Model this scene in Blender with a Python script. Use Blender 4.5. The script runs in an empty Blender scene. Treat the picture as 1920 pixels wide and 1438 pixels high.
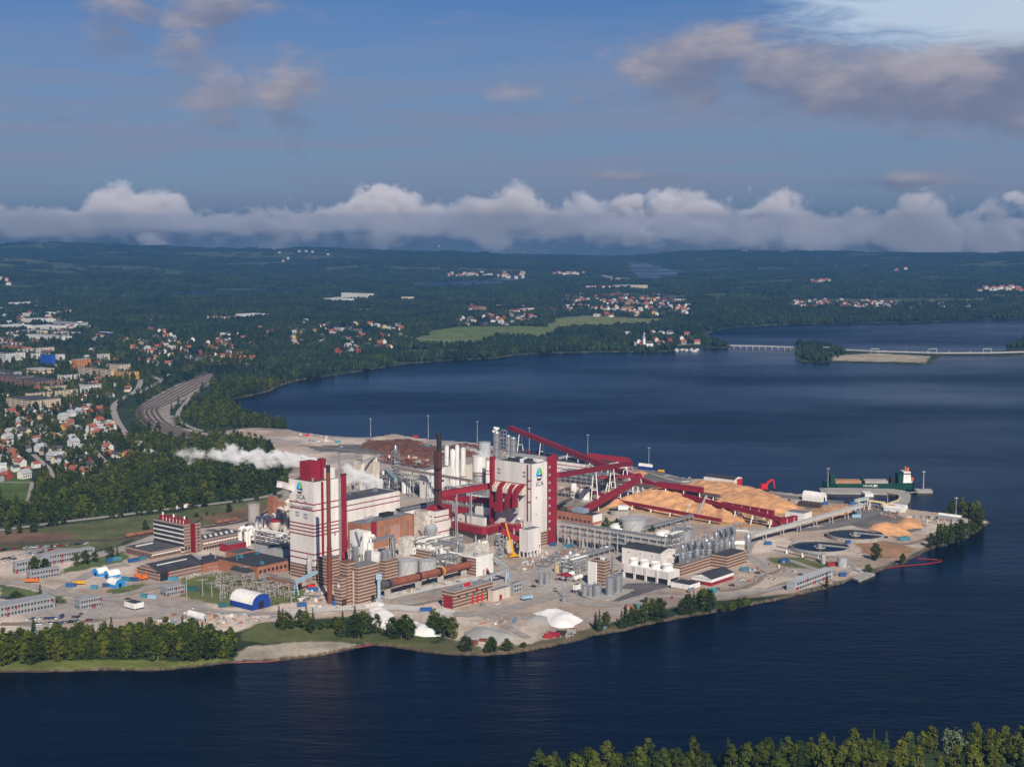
import bpy, bmesh, math, random
import numpy as np
from mathutils import Vector, Matrix
R = math.radians
SC = bpy.context.scene
COL = SC.collection
# ---------------------------------------------------------------- camera
F_PX, HORIZON, CAM_H = 2800.0, 425.0, 260.0
PITCH = math.atan((719 - HORIZON) / F_PX)
CT, ST = math.cos(PITCH), math.sin(PITCH)
cam_data = bpy.data.cameras.new('camera'); cam = bpy.data.objects.new('camera', cam_data); COL.objects.link(cam)
cam.location = (0, 0, CAM_H); cam.rotation_euler = (R(90) - PITCH, 0, 0)
cam_data.sensor_width = 36.0; cam_data.lens = 36.0 * F_PX / 1920.0
cam_data.clip_start = 1.0; cam_data.clip_end = 90000.0
SC.camera = cam
# ---------------------------------------------------------------- light
SUN_EL, SUN_X, SUN_Y = 36.0, 0.24, -0.97            # towards the sun: right of and behind the camera
sd = bpy.data.lights.new('sun', 'SUN'); sd.energy = 5.0; sd.angle = R(0.53); sd.color = (1.0, 0.92, 0.80)
sun = bpy.data.objects.new('sun', sd); COL.objects.link(sun)
sv = Vector((SUN_X, SUN_Y, 0)).normalized() * math.cos(R(SUN_EL)) + Vector((0, 0, math.sin(R(SUN_EL))))
sun.rotation_euler = sv.to_track_quat('Z', 'Y').to_euler(); sun.location = (200, -300, 600)
SUN_AZ = math.atan2(SUN_X, SUN_Y)
world = bpy.data.worlds.new('World'); SC.world = world; world.use_nodes = True
def build_world():
    nt = world.node_tree; N = nt.nodes; L = nt.links; N.clear()
    def nd(t, **k):
        n = N.new(t)
        for a, b in k.items(): setattr(n, a, b)
        return n
    def mth(op, a, b=None, c=None, clamp=False):
        n = nd('ShaderNodeMath', operation=op, use_clamp=clamp)
        for i, v in enumerate((a, b, c)):
            if v is None: continue
            if isinstance(v, (int, float)): n.inputs[i].default_value = v
            else: L.new(v, n.inputs[i])
        return n.outputs[0]
    def mix(f, a, b):
        n = nd('ShaderNodeMix', data_type='RGBA')
        for s, v in ((n.inputs[0], f), (n.inputs[6], a), (n.inputs[7], b)):
            if isinstance(v, (int, float)): s.default_value = v
            elif isinstance(v, tuple): s.default_value = (*v, 1)
            else: L.new(v, s)
        return n.outputs[2]
    def maprange(v, a, b, c=0.0, d=1.0):
        n = nd('ShaderNodeMapRange', interpolation_type='SMOOTHSTEP')
        L.new(v, n.inputs[0]); n.inputs[1].default_value = a; n.inputs[2].default_value = b; n.inputs[3].default_value = c; n.inputs[4].default_value = d
        return n.outputs[0]
    sky = nd('ShaderNodeTexSky', sky_type='NISHITA', sun_disc=False)
    sky.sun_elevation = R(SUN_EL); sky.sun_rotation = SUN_AZ
    sky.altitude = 260; sky.air_density = 1.0; sky.dust_density = 0.3; sky.ozone_density = 3.0
    tc = nd('ShaderNodeTexCoord'); sep = nd('ShaderNodeSeparateXYZ'); L.new(tc.outputs['Generated'], sep.inputs[0])
    X, Y, Z = sep.outputs
    az = mth('ARCTAN2', X, Y); el = mth('ARCSINE', Z)
    def coord(sx, sy, off):
        c = nd('ShaderNodeCombineXYZ'); L.new(mth('MULTIPLY', az, sx), c.inputs[0]); L.new(mth('MULTIPLY', el, sy), c.inputs[1]); c.inputs[2].default_value = off
        return c.outputs[0]
    def noise(vec, scale, det=6, rough=.55, dist=0.0):
        n = nd('ShaderNodeTexNoise'); n.inputs['Scale'].default_value = scale; n.inputs['Detail'].default_value = det
        n.inputs['Roughness'].default_value = rough; n.inputs['Distortion'].default_value = dist; L.new(vec, n.inputs['Vector']); return n.outputs[0]
    # deepen the clear sky a little, as through a polarising filter
    tint = nd('ShaderNodeMix', data_type='RGBA', blend_type='MULTIPLY'); tint.inputs[0].default_value = 1.0
    L.new(sky.outputs[0], tint.inputs[6]); tint.inputs[7].default_value = (SKY_TINT[0], SKY_TINT[1], SKY_TINT[2], 1)
    base = tint.outputs[2]
    # thin high veil, denser low in the sky
    veil_n = noise(coord(2.0, 26, 3.1), 3.0, 5, .55)
    veil = mth('MULTIPLY', maprange(el, R(10.5), R(3.2)), maprange(veil_n, .34, .62, .62, 1.0))
    base = mix(mth('MULTIPLY', veil, 0.9), base, VEIL_COL)
    # soft grey cumulus patches
    n1 = noise(coord(7, 16, 11.7), 2.6, 7, .56, .35)
    n2 = noise(coord(7, 16, 11.7 - .03), 1.1, 3, .5)
    cov = mth('ADD', mth('MULTIPLY', n1, 1.5), mth('MULTIPLY', n2, .6))
    def blob(px, py, rx, ry, k):
        a0 = math.atan2((px - 960) / F_PX, 1); e0 = math.atan((HORIZON - py) / F_PX)
        dx = mth('DIVIDE', mth('SUBTRACT', az, a0), rx / F_PX); dy = mth('DIVIDE', mth('SUBTRACT', el, e0), ry / F_PX)
        r2 = mth('ADD', mth('MULTIPLY', dx, dx), mth('MULTIPLY', dy, dy))
        return mth('MULTIPLY', mth('POWER', 2.718, mth('MULTIPLY', r2, -.42)), k)
    field = under = None
    for b in CLOUD_BLOBS:
        o = blob(*b); field = o if field is None else mth('MAXIMUM', field, o)
        o = blob(b[0] + 12, b[1] + b[3] * .5, *b[2:]); under = o if under is None else mth('MAXIMUM', under, o)
    shade = mth('SUBTRACT', field, under)              # tops towards the sun are lit, undersides grey
    generic = maprange(el, R(9.5), R(16), 0.0, .30)        # scattered cloud goes on above the frame
    field = mth('MAXIMUM', field, generic)
    dens = maprange(mth('ADD', mth('SUBTRACT', cov, 1.27), field), .0, .50)
    lit = noise(coord(7, 16, 11.7 + .02), 4.0, 5, .55)
    top = mth('ADD', mth('ADD', mth('MULTIPLY', lit, .5), mth('MULTIPLY', n1, .5)), mth('MULTIPLY', shade, .7))
    ccol = mix(maprange(top, .36, .82), CLOUD_DARK, CLOUD_LIT)
    base = mix(mth('MULTIPLY', dens, .86), base, ccol)
    # wisps of cirrus upper right
    wn = noise(coord(5, 26, 1.3), 4.0, 6, .6, .9)
    wf = blob(1840, 40, 230, 48, 1.0)
    cir = mth('MULTIPLY', maprange(mth('ADD', mth('MULTIPLY', wn, .8), wf), .56, 1.2), .92)
    base = mix(cir, base, CIRRUS)
    # murky distant land and mist under the cloud base
    base = mix(maprange(el, R(.75), R(-.25)), base, MURK)
    bg = nd('ShaderNodeBackground'); L.new(base, bg.inputs[0]); bg.inputs[1].default_value = SKY_STRENGTH
    out = nd('ShaderNodeOutputWorld'); L.new(bg.outputs[0], out.inputs[0])
SKY_STRENGTH = 0.06
SKY_TINT = (0.30, 0.52, 0.86)
VEIL_COL = (3.3, 3.95, 5.75)
MURK = (1.05, 2.0, 3.4)
CLOUD_DARK = (2.5, 2.9, 4.4); CLOUD_LIT = (6.2, 5.6, 6.1); CIRRUS = (7.6, 9.2, 11.2)
CLOUD_BLOBS = [(225, 50, 62, 60, .62), (420, 30, 62, 52, .66), (345, 95, 50, 60, .5), (420, 205, 62, 55, .6), (545, 190, 62, 75, .68), (120, 232, 62, 18, .42), (490, 215, 90, 40, .5),
               (1310, 120, 105, 48, .86), (1440, 150, 150, 56, .86), (1580, 175, 150, 52, .84), (1730, 170, 170, 58, .9), (1890, 95, 70, 80, .8), (960, 205, 120, 26, .42), (1110, 180, 60, 30, .4),
               (1640, 343, 120, 12, .66), (1215, 335, 90, 9, .5)]
build_world()
SC.view_settings.view_transform = 'Standard'; SC.view_settings.look = 'None'; SC.view_settings.gamma = 1.0
SC.view_settings.use_curve_mapping = False; SC.view_settings.exposure = 0.22
SC.cycles.use_denoising = True; SC.cycles.denoiser = 'OPENIMAGEDENOISE'
try: SC.cycles.denoising_input_passes = 'RGB_ALBEDO_NORMAL'; SC.cycles.denoising_prefilter = 'ACCURATE'
except Exception: pass
SC.cycles.max_bounces = 6; SC.cycles.diffuse_bounces = 2; SC.cycles.glossy_bounces = 2; SC.cycles.transmission_bounces = 2
SC.cycles.volume_bounces = 3; SC.cycles.transparent_max_bounces = 16
SC.cycles.volume_max_steps = 160; SC.cycles.volume_step_rate = 1.0
SC.cycles.sample_clamp_indirect = 6.0
SC.cycles.pixel_filter_type = 'BLACKMAN_HARRIS'; SC.cycles.filter_width = 1.5

# ---------------------------------------------------------------- picture <-> place
def G(px, py, z=0.0):
    """the point of the place at height z that the photograph shows at (px, py)"""
    a = (px - 960) / F_PX; b = -(py - 719) / F_PX
    d = Vector((a, b * ST + CT, b * CT - ST)); t = (z - CAM_H) / d.z
    return Vector((d.x * t, d.y * t, z))
def P(v):
    y, w = v[1], v[2] - CAM_H
    c = y * CT - w * ST
    return 960 + F_PX * v[0] / c, 719 - F_PX * (y * ST + w * CT) / c
def zat(pt, py):
    """height above a ground point at which its vertical crosses picture row py"""
    k = (719 - py) / F_PX
    return CAM_H + pt[1] * (k * CT - ST) / (CT + k * ST)
def solve(pt, ax, px):
    """how far along ground direction ax from pt until picture column px"""
    k = px - 960; c0 = pt[1] * CT - (pt[2] - CAM_H) * ST
    return (k * c0 - F_PX * pt[0]) / (F_PX * ax[0] - k * ax[1] * CT)
AX = 50.0                                            # the mill's building grid
A_DIR = (math.cos(R(AX)), math.sin(R(AX))); L_DIR = (-math.sin(R(AX)), math.cos(R(AX)))
rng = np.random.default_rng(7); random.seed(7)

# ---------------------------------------------------------------- materials
MATS = {}
def mat(name, col, rough=.7, metal=0.0, var=.12, scale=.25, spec=.3, bump=0.0, streak=0.0, inst=0.0):
    """plain surface with uneven weathering; var: tone variation, streak: vertical rain marks, inst: per-object tone"""
    if name in MATS: return MATS[name]
    m = bpy.data.materials.new(name); m.use_nodes = True; nt = m.node_tree; N = nt.nodes; L = nt.links
    b = N['Principled BSDF']; b.inputs['Roughness'].default_value = rough; b.inputs['Metallic'].default_value = metal
    b.inputs['Specular IOR Level'].default_value = spec
    g = N.new('ShaderNodeNewGeometry')
    n = N.new('ShaderNodeTexNoise'); n.inputs['Scale'].default_value = scale; n.inputs['Detail'].default_value = 5; n.inputs['Roughness'].default_value = .65
    if streak:
        mp = N.new('ShaderNodeMapping'); mp.inputs['Scale'].default_value = (1, 1, .12); L.new(g.outputs['Position'], mp.inputs[0]); L.new(mp.outputs[0], n.inputs['Vector'])
    else: L.new(g.outputs['Position'], n.inputs['Vector'])
    mr = N.new('ShaderNodeMapRange'); mr.inputs[1].default_value = .3; mr.inputs[2].default_value = .7; mr.inputs[3].default_value = 1 - var * 1.3; mr.inputs[4].default_value = 1 + var * .7
    L.new(n.outputs[0], mr.inputs[0]); fac = mr.outputs[0]
    if inst:
        oi = N.new('ShaderNodeObjectInfo'); m2 = N.new('ShaderNodeMapRange'); m2.inputs[3].default_value = 1 - inst; m2.inputs[4].default_value = 1 + inst
        L.new(oi.outputs['Random'], m2.inputs[0]); mu = N.new('ShaderNodeMath'); mu.operation = 'MULTIPLY'; L.new(fac, mu.inputs[0]); L.new(m2.outputs[0], mu.inputs[1]); fac = mu.outputs[0]
    vm = N.new('ShaderNodeVectorMath'); vm.operation = 'SCALE'; vm.inputs[0].default_value = col; L.new(fac, vm.inputs['Scale'])
    L.new(vm.outputs[0], b.inputs['Base Color'])
    if bump:
        bp = N.new('ShaderNodeBump'); bp.inputs['Strength'].default_value = bump; bp.inputs['Distance'].default_value = .5; L.new(n.outputs[0], bp.inputs['Height']); L.new(bp.outputs[0], b.inputs['Normal'])
    MATS[name] = m; return m
def stripe_mat(name, c1, c2, period=2.1, share=.3):
    """brick cladding laid in courses of two colours"""
    if name in MATS: return MATS[name]
    m = mat(name, c1, .8, var=.16, scale=.3); nt = m.node_tree; N = nt.nodes; L = nt.links
    b = N['Principled BSDF']; src = b.inputs['Base Color'].links[0].from_socket
    g = N.new('ShaderNodeNewGeometry'); s = N.new('ShaderNodeSeparateXYZ'); L.new(g.outputs['Position'], s.inputs[0])
    d = N.new('ShaderNodeMath'); d.operation = 'DIVIDE'; L.new(s.outputs[2], d.inputs[0]); d.inputs[1].default_value = period
    fr = N.new('ShaderNodeMath'); fr.operation = 'FRACT'; L.new(d.outputs[0], fr.inputs[0])
    lt = N.new('ShaderNodeMath'); lt.operation = 'LESS_THAN'; L.new(fr.outputs[0], lt.inputs[0]); lt.inputs[1].default_value = share
    mx = N.new('ShaderNodeMix'); mx.data_type = 'RGBA'; L.new(lt.outputs[0], mx.inputs[0]); L.new(src, mx.inputs[6]); mx.inputs[7].default_value = (*c2, 1)
    L.new(mx.outputs[2], b.inputs['Base Color']); return m
def joints(m, sp=3.0, dark=.945):
    """faint upright seams between cladding sheets"""
    nt = m.node_tree; N = nt.nodes; L = nt.links; b = N['Principled BSDF']; src = b.inputs['Base Color'].links[0].from_socket
    tc = N.new('ShaderNodeTexCoord'); s_ = N.new('ShaderNodeSeparateXYZ'); L.new(tc.outputs['Object'], s_.inputs[0]); ad = N.new('ShaderNodeMath'); ad.operation = 'ADD'; L.new(s_.outputs[0], ad.inputs[0]); L.new(s_.outputs[1], ad.inputs[1])
    lines = None
    for sock, p in ((ad.outputs[0], sp), (s_.outputs[2], sp * 2.3)):
        d = N.new('ShaderNodeMath'); d.operation = 'DIVIDE'; L.new(sock, d.inputs[0]); d.inputs[1].default_value = p; f = N.new('ShaderNodeMath'); f.operation = 'FRACT'; L.new(d.outputs[0], f.inputs[0]); l = N.new('ShaderNodeMath'); l.operation = 'LESS_THAN'; L.new(f.outputs[0], l.inputs[0]); l.inputs[1].default_value = .12 if p == sp else .06
        if lines is None: lines = l.outputs[0]
        else: mx = N.new('ShaderNodeMath'); mx.operation = 'MAXIMUM'; L.new(lines, mx.inputs[0]); L.new(l.outputs[0], mx.inputs[1]); lines = mx.outputs[0]
    mr = N.new('ShaderNodeMapRange'); L.new(lines, mr.inputs[0]); mr.inputs[3].default_value = 1.0; mr.inputs[4].default_value = dark
    vm = N.new('ShaderNodeVectorMath'); vm.operation = 'SCALE'; L.new(src, vm.inputs[0]); L.new(mr.outputs[0], vm.inputs['Scale']); L.new(vm.outputs[0], b.inputs['Base Color']); return m
WHITE = joints(mat('white_cladding', (.74, .69, .65), .6, var=.2, scale=.12, streak=1))
CREAM = mat('cream_render', (.62, .54, .45), .8, var=.2, scale=.15, streak=1)
DUSTY = mat('lime_dusted_concrete', (.60, .55, .49), .9, var=.35, scale=.3)
GREYW = mat('grey_cladding', (.34, .35, .36), .65, var=.12, streak=1)
BROWNGREY = mat('brown_grey_cladding', (.26, .23, .20), .7, var=.1)
REDC = mat('red_cladding', (.27, .018, .03), .55, var=.18, scale=.2)
REDB = mat('bright_red_paint', (.55, .02, .02), .5, var=.12)
ROOF = mat('dark_roofing_felt', (.085, .085, .09), .85, var=.35, scale=.12)
ROOFB = mat('black_roofing_felt', (.045, .046, .052), .8, var=.35, scale=.1)
ROOFG = mat('grey_roofing', (.19, .19, .195), .8, var=.25, scale=.12)
BRICK = mat('orange_brick', (.36, .15, .085), .85, var=.22, scale=.2)
STEEL = mat('bare_steel', (.52, .53, .55), .38, .75, var=.12, scale=.4)
GALV = mat('galvanised_steel', (.40, .41, .42), .5, .35, var=.25, scale=.3)
PIPEG = mat('pipework_grey', (.30, .30, .30), .6, .2, var=.5, scale=.35)
TANKG = mat('grey_tank_paint', (.40, .40, .40), .6, var=.1, streak=1)
RUST = mat('rusty_steel', (.20, .058, .03), .8, .1, var=.3, scale=.25, streak=1)
KILN = mat('rust_red_kiln_shell', (.27, .085, .055), .75, .1, var=.3, scale=.2)
SOOT = mat('sooty_steel', (.03, .026, .026), .8, var=.3)
CONC = mat('concrete', (.36, .33, .30), .9, var=.25, scale=.3)
DARK = mat('dark_opening', (.02, .02, .022), .9, var=.1)
GLASSD = mat('dark_window_glass', (.03, .035, .045), .15, var=.1, spec=.6)
WPAINT = mat('white_paint', (.78, .76, .72), .5, var=.14, scale=.2, streak=1)
BLUEC = mat('blue_container_paint', (.025, .10, .27), .5, var=.2, inst=.25)
TEALC = mat('teal_paint', (.05, .19, .26), .5, var=.2, inst=.25)
BLUET = mat('blue_tarpaulin', (.014, .05, .27), .55, var=.1)
LBLUET = mat('light_blue_tarpaulin', (.03, .26, .62), .55, var=.1)
CABRED = mat('dull_red_door', (.34, .03, .035), .6, var=.15)
YEL = mat('yellow_paint', (.65, .33, .015), .5, var=.12)
ORA = mat('orange_paint', (.62, .15, .02), .5, var=.12)
GREENH = mat('dark_green_hull_paint', (.007, .055, .033), .45, var=.25, scale=.2)
LBLUE = mat('pale_blue_steel', (.30, .44, .55), .5, var=.1)
STRIPE = stripe_mat('brown_and_buff_banded_brick', (.17, .088, .065), (.46, .36, .27), 2.3, .34)
STRIPEO = stripe_mat('office_banded_brick', (.22, .13, .10), (.42, .34, .28), 2.6, .25)
LOGO = {'cyan': mat('emblem_cyan', (.0, .40, .80), .5, var=0), 'blue': mat('emblem_blue', (.01, .06, .28), .5, var=0), 'green': mat('emblem_green', (.13, .52, .05), .5, var=0), 'navy': mat('lettering_navy', (.012, .018, .05), .5, var=0)}

# ---------------------------------------------------------------- mesh helpers
class MB:
    """collects shapes; build() links them as one mesh object"""
    def __init__(s): s.v = []; s.f = []; s.m = []; s.mi = 0; s.sm = []; s.smooth = False
    def add(s, vs, fs):
        o = len(s.v); s.v += [tuple(p) for p in vs]
        for f in fs: s.f.append(tuple(i + o for i in f)); s.m.append(s.mi); s.sm.append(s.smooth)
        return s
    def box(s, x0, x1, y0, y1, z0, z1):
        return s.add([(x0, y0, z0), (x1, y0, z0), (x1, y1, z0), (x0, y1, z0), (x0, y0, z1), (x1, y0, z1), (x1, y1, z1), (x0, y1, z1)],
                     [(0, 3, 2, 1), (4, 5, 6, 7), (0, 1, 5, 4), (1, 2, 6, 5), (2, 3, 7, 6), (3, 0, 4, 7)])
    def prism(s, pts, z0, z1):
        n = len(pts); v = [(p[0], p[1], z0) for p in pts] + [(p[0], p[1], z1) for p in pts]
        return s.add(v, [tuple(range(n - 1, -1, -1)), tuple(range(n, 2 * n))] + [(i, (i + 1) % n, n + (i + 1) % n, n + i) for i in range(n)])
    def lathe(s, prof, cx=0, cy=0, seg=20, cap=True):
        sm = s.smooth; s.smooth = True; v = []; f = []; k = len(prof)
        for (r, z) in prof:
            for i in range(seg): a = 2 * math.pi * i / seg; v.append((cx + r * math.cos(a), cy + r * math.sin(a), z))
        for j in range(k - 1):
            for i in range(seg): i2 = (i + 1) % seg; f.append((j * seg + i, j * seg + i2, (j + 1) * seg + i2, (j + 1) * seg + i))
        s.add(v, f); s.smooth = False
        if cap:
            o = len(s.v) - k * seg
            s.f.append(tuple(o + i for i in range(seg - 1, -1, -1))); s.m.append(s.mi); s.sm.append(False)
            s.f.append(tuple(o + (k - 1) * seg + i for i in range(seg))); s.m.append(s.mi); s.sm.append(False)
        s.smooth = sm; return s
    def tube(s, pts, r, seg=8, r2=None):
        """round pipe along points (radius may change along it)"""
        pts = [Vector(p) for p in pts]; n = len(pts); v = []; f = []
        rr = r if isinstance(r, (list, tuple)) else [r + (((r2 if r2 is not None else r) - r) * i / max(1, n - 1)) for i in range(n)]
        for i, p in enumerate(pts):
            d = (pts[min(i + 1, n - 1)] - pts[max(i - 1, 0)]).normalized()
            up = Vector((0, 0, 1)) if abs(d.z) < .95 else Vector((1, 0, 0))
            x = d.cross(up).normalized(); y = x.cross(d).normalized()
            for k in range(seg): a = 2 * math.pi * k / seg; v.append(p + x * (math.cos(a) * rr[i]) + y * (math.sin(a) * rr[i]))
        for i in range(n - 1):
            for k in range(seg): k2 = (k + 1) % seg; f.append((i * seg + k, i * seg + k2, (i + 1) * seg + k2, (i + 1) * seg + k))
        f.append(tuple(range(seg - 1, -1, -1))); f.append(tuple((n - 1) * seg + k for k in range(seg)))
        sm = s.smooth; s.smooth = seg > 5; s.add(v, f); s.smooth = sm; return s
    def beam(s, a, b, w, h):
        """box of width w, height h from a to b"""
        a = Vector(a); b = Vector(b); d = (b - a).normalized(); up = Vector((0, 0, 1)) if abs(d.z) < .97 else Vector((1, 0, 0))
        x = d.cross(up).normalized() * (w / 2); y = x.cross(d).normalized() * (h / 2)
        v = [a - x - y, a + x - y, a + x + y, a - x + y, b - x - y, b + x - y, b + x + y, b - x + y]
        return s.add(v, [(0, 1, 2, 3), (7, 6, 5, 4), (0, 4, 5, 1), (1, 5, 6, 2), (2, 6, 7, 3), (3, 7, 4, 0)])
    def mesh(s, name, mats):
        me = bpy.data.meshes.new(name); me.from_pydata(s.v, [], s.f)
        for m in (mats if isinstance(mats, (list, tuple)) else [mats]): me.materials.append(m)
        me.polygons.foreach_set('material_index', s.m); me.polygons.foreach_set('use_smooth', s.sm); me.update()
        if any(s.sm): me.set_sharp_from_angle(angle=R(32))
        return me
    def build(s, name, mats, parent=None, loc=(0, 0, 0), rz=0.0):
        o = bpy.data.objects.new(name, s.mesh(name, mats)); COL.objects.link(o); o.location = loc; o.rotation_euler = (0, 0, rz)
        if parent: o.parent = parent
        return o
def tag(o, label=None, cat=None, group=None, kind=None):
    if label: o['label'] = label
    if cat: o['category'] = cat
    if group: o['group'] = group
    if kind: o['kind'] = kind
    return o
def empty(name, loc, rz=0.0, label=None, cat=None, group=None):
    o = bpy.data.objects.new(name, None); COL.objects.link(o); o.location = loc; o.rotation_euler = (0, 0, rz); o.empty_display_size = 1
    return tag(o, label, cat, group)
def clone(o, parent=None):
    c = o.copy(); COL.objects.link(c)
    if parent is not None: c.parent = parent
    for ch in KIDS.get(o.name, []): clone(ch, c)
    return c
KIDS = {}
def kids(o, *ch): KIDS.setdefault(o.name, []).extend(ch)

# ---------------------------------------------------------------- noise on arrays
def vnoise(x, y, seed=0):
    xi = np.floor(x).astype(np.int64); yi = np.floor(y).astype(np.int64); fx = x - xi; fy = y - yi
    fx = fx * fx * (3 - 2 * fx); fy = fy * fy * (3 - 2 * fy)
    def h(a, b):
        n = (a * 374761393 + b * 668265263 + seed * 974711) & 0x7fffffff
        n = ((n ^ (n >> 13)) * 1274126177) & 0x7fffffff
        return ((n ^ (n >> 16)) & 0xffff) / 65535.0
    return (h(xi, yi) * (1 - fx) + h(xi + 1, yi) * fx) * (1 - fy) + (h(xi, yi + 1) * (1 - fx) + h(xi + 1, yi + 1) * fx) * fy
def fbm(x, y, seed=0, oct=4):
    s = 0; a = .5; t = 0
    for o in range(oct): s = s + a * vnoise(x, y, seed + o * 17); t += a; a *= .5; x = x * 2.03 + 5.1; y = y * 2.03 + 1.7
    return s / t
def inside(px, py, poly):
    c = np.zeros(px.shape, bool); n = len(poly)
    for i in range(n):
        x0, y0 = poly[i]; x1, y1 = poly[(i + 1) % n]
        if y0 == y1: continue
        m = ((y0 > py) != (y1 > py))
        c ^= m & (px < (x1 - x0) * (py - y0) / (y1 - y0) + x0)
    return c
def segdist(x, y, pts, closed=True):
    d = np.full(x.shape, 1e9); n = len(pts)
    for i in range(n if closed else n - 1):
        ax, ay = pts[i]; bx, by = pts[(i + 1) % n]; vx, vy = bx - ax, by - ay; l2 = vx * vx + vy * vy + 1e-9
        t = np.clip(((x - ax) * vx + (y - ay) * vy) / l2, 0, 1)
        d = np.minimum(d, (x - ax - t * vx) ** 2 + (y - ay - t * vy) ** 2)
    return np.sqrt(d)
# ================================================================ the setting
SHORE = [(-1900, 1300), (-400, 1268), (0, 1258), (83, 1258), (188, 1254), (230, 1256), (313, 1254), (400, 1246), (440, 1240), (540, 1236), (603, 1227), (644, 1219), (686, 1208), (734, 1210), (790, 1219), (832, 1225), (886, 1226),
         (912, 1228), (954, 1224), (1006, 1216), (1068, 1204), (1119, 1190), (1158, 1183), (1232, 1167), (1280, 1156), (1344, 1147), (1411, 1132), (1488, 1117), (1551, 1101), (1582, 1092), (1634, 1076), (1660, 1065), (1694, 1057), (1712, 1046),
         (1751, 1028), (1778, 1020), (1817, 1007), (1830, 997), (1863, 978), (1840, 967), (1817, 961), (1751, 958), (1712, 953), (1694, 948), (1660, 949), (1587, 941), (1548, 935), (1535, 921), (1504, 924), (1459, 920), (1392, 912), (1319, 896),
         (1277, 895), (1225, 880), (1183, 871), (1071, 853), (1009, 848), (967, 843), (892, 828), (813, 822), (782, 819), (750, 813), (730, 813), (696, 818), (654, 818), (608, 814), (568, 810), (542, 802), (532, 795), (506, 790), (469, 782),
         (454, 769), (425, 755), (430, 750), (472, 741), (506, 733), (532, 720), (568, 711), (620, 704), (680, 695), (750, 683), (831, 676), (925, 671), (962, 666), (1019, 662), (1112, 660), (1175, 659), (1237, 660), (1269, 656), (1300, 652),
         (1372, 651), (1374, 646), (1330, 642), (1319, 629), (1340, 620), (1384, 613), (1478, 608), (1590, 606), (1720, 604), (1784, 601), (1881, 598), (1950, 596), (2600, 588), (6000, 580), (6000, 430), (-6000, 430), (-6000, 1300)]
SOUTH = [(930, 1475), (1005, 1446), (1100, 1438), (1250, 1430), (1500, 1416), (1700, 1398), (1900, 1392), (2600, 1375), (2600, 6000), (930, 6000)]
ISLE = [(1486, 651), (1500, 648), (1560, 652), (1620, 656), (1760, 659), (1850, 658), (1950, 655), (2400, 652), (2400, 666), (1950, 666), (1850, 667), (1772, 667), (1752, 678), (1728, 684), (1640, 680), (1560, 679), (1500, 677), (1488, 668)]
ISLE2 = [(1880, 645), (1920, 638), (2200, 636), (2200, 656), (1890, 655)]
LAKES = [[(300, 552), (360, 546), (470, 543), (560, 540), (598, 542), (590, 546), (470, 550), (360, 554)],
         [(780, 533), (850, 528), (930, 524), (985, 520), (990, 524), (960, 530), (880, 537), (800, 540)],
         [(1176, 490), (1205, 492), (1240, 500), (1285, 510), (1268, 519), (1230, 524), (1196, 524), (1186, 508)]]
def W2(poly): return [tuple(G(x, max(y, HORIZON + 4))[:2]) for x, y in poly]
def pxy(x, y):
    c = y * CT + CAM_H * ST
    return 960 + F_PX * x / c, 719 - F_PX * (y * ST - CAM_H * CT) / c
def landfield(x, y):
    """signed distance to the shore, positive on land"""
    px, py = pxy(x, y)
    d = np.full(x.shape, -1e9)
    for poly in (SHORE, SOUTH, ISLE, ISLE2):
        s = segdist(x, y, W2(poly)); d = np.maximum(d, np.where(inside(px, py, poly), s, -s))
    for poly in LAKES:
        s = segdist(x, y, W2(poly)); d = np.minimum(d, np.where(inside(px, py, poly), -s, s))
    return d
def sstep(a, b, v):
    t = np.clip((v - a) / (b - a), 0, 1); return t * t * (3 - 2 * t)
def hills(x, y, d):
    left = sstep(1800, -2500, x + .02 * y)
    t = sstep(4200, 8200, y)
    h = t * np.maximum(fbm(x / 1700 + 3, y / 900 + 9, 5, 4) - .40, 0) * (130 + 90 * left)
    e = sstep(8600, 11600, y) * (2 + 26 * fbm(x / 2600, y / 1500, 21, 3) + left * (4 + 44 * fbm(x / 1500 + 7, y / 800, 31, 4)))
    h = h + e + sstep(2300, 3600, y) * 9 * fbm(x / 400, y / 300, 41, 3)
    return np.minimum(h, 246) * sstep(15, 700, d)
SITE = [(-900, 1060), (0, 1035), (130, 1018), (180, 1035), (240, 1022), (290, 1002), (460, 972), (530, 930), (545, 880), (500, 838), (405, 812), (470, 803), (540, 804), (608, 815), (654, 819), (740, 812), (900, 828), (1190, 870), (1330, 896), (1460, 919), (1540, 915), (1700, 925),
        (1712, 952), (1760, 958), (1850, 968), (1864, 978), (1825, 990), (1750, 1018), (1700, 1050), (1600, 1078), (1480, 1112), (1350, 1126), (1230, 1148), (1130, 1172), (1080, 1190), (960, 1216), (880, 1218), (850, 1200), (720, 1150), (500, 1163), (440, 1182), (300, 1172), (0, 1195), (-900, 1230)]
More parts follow.
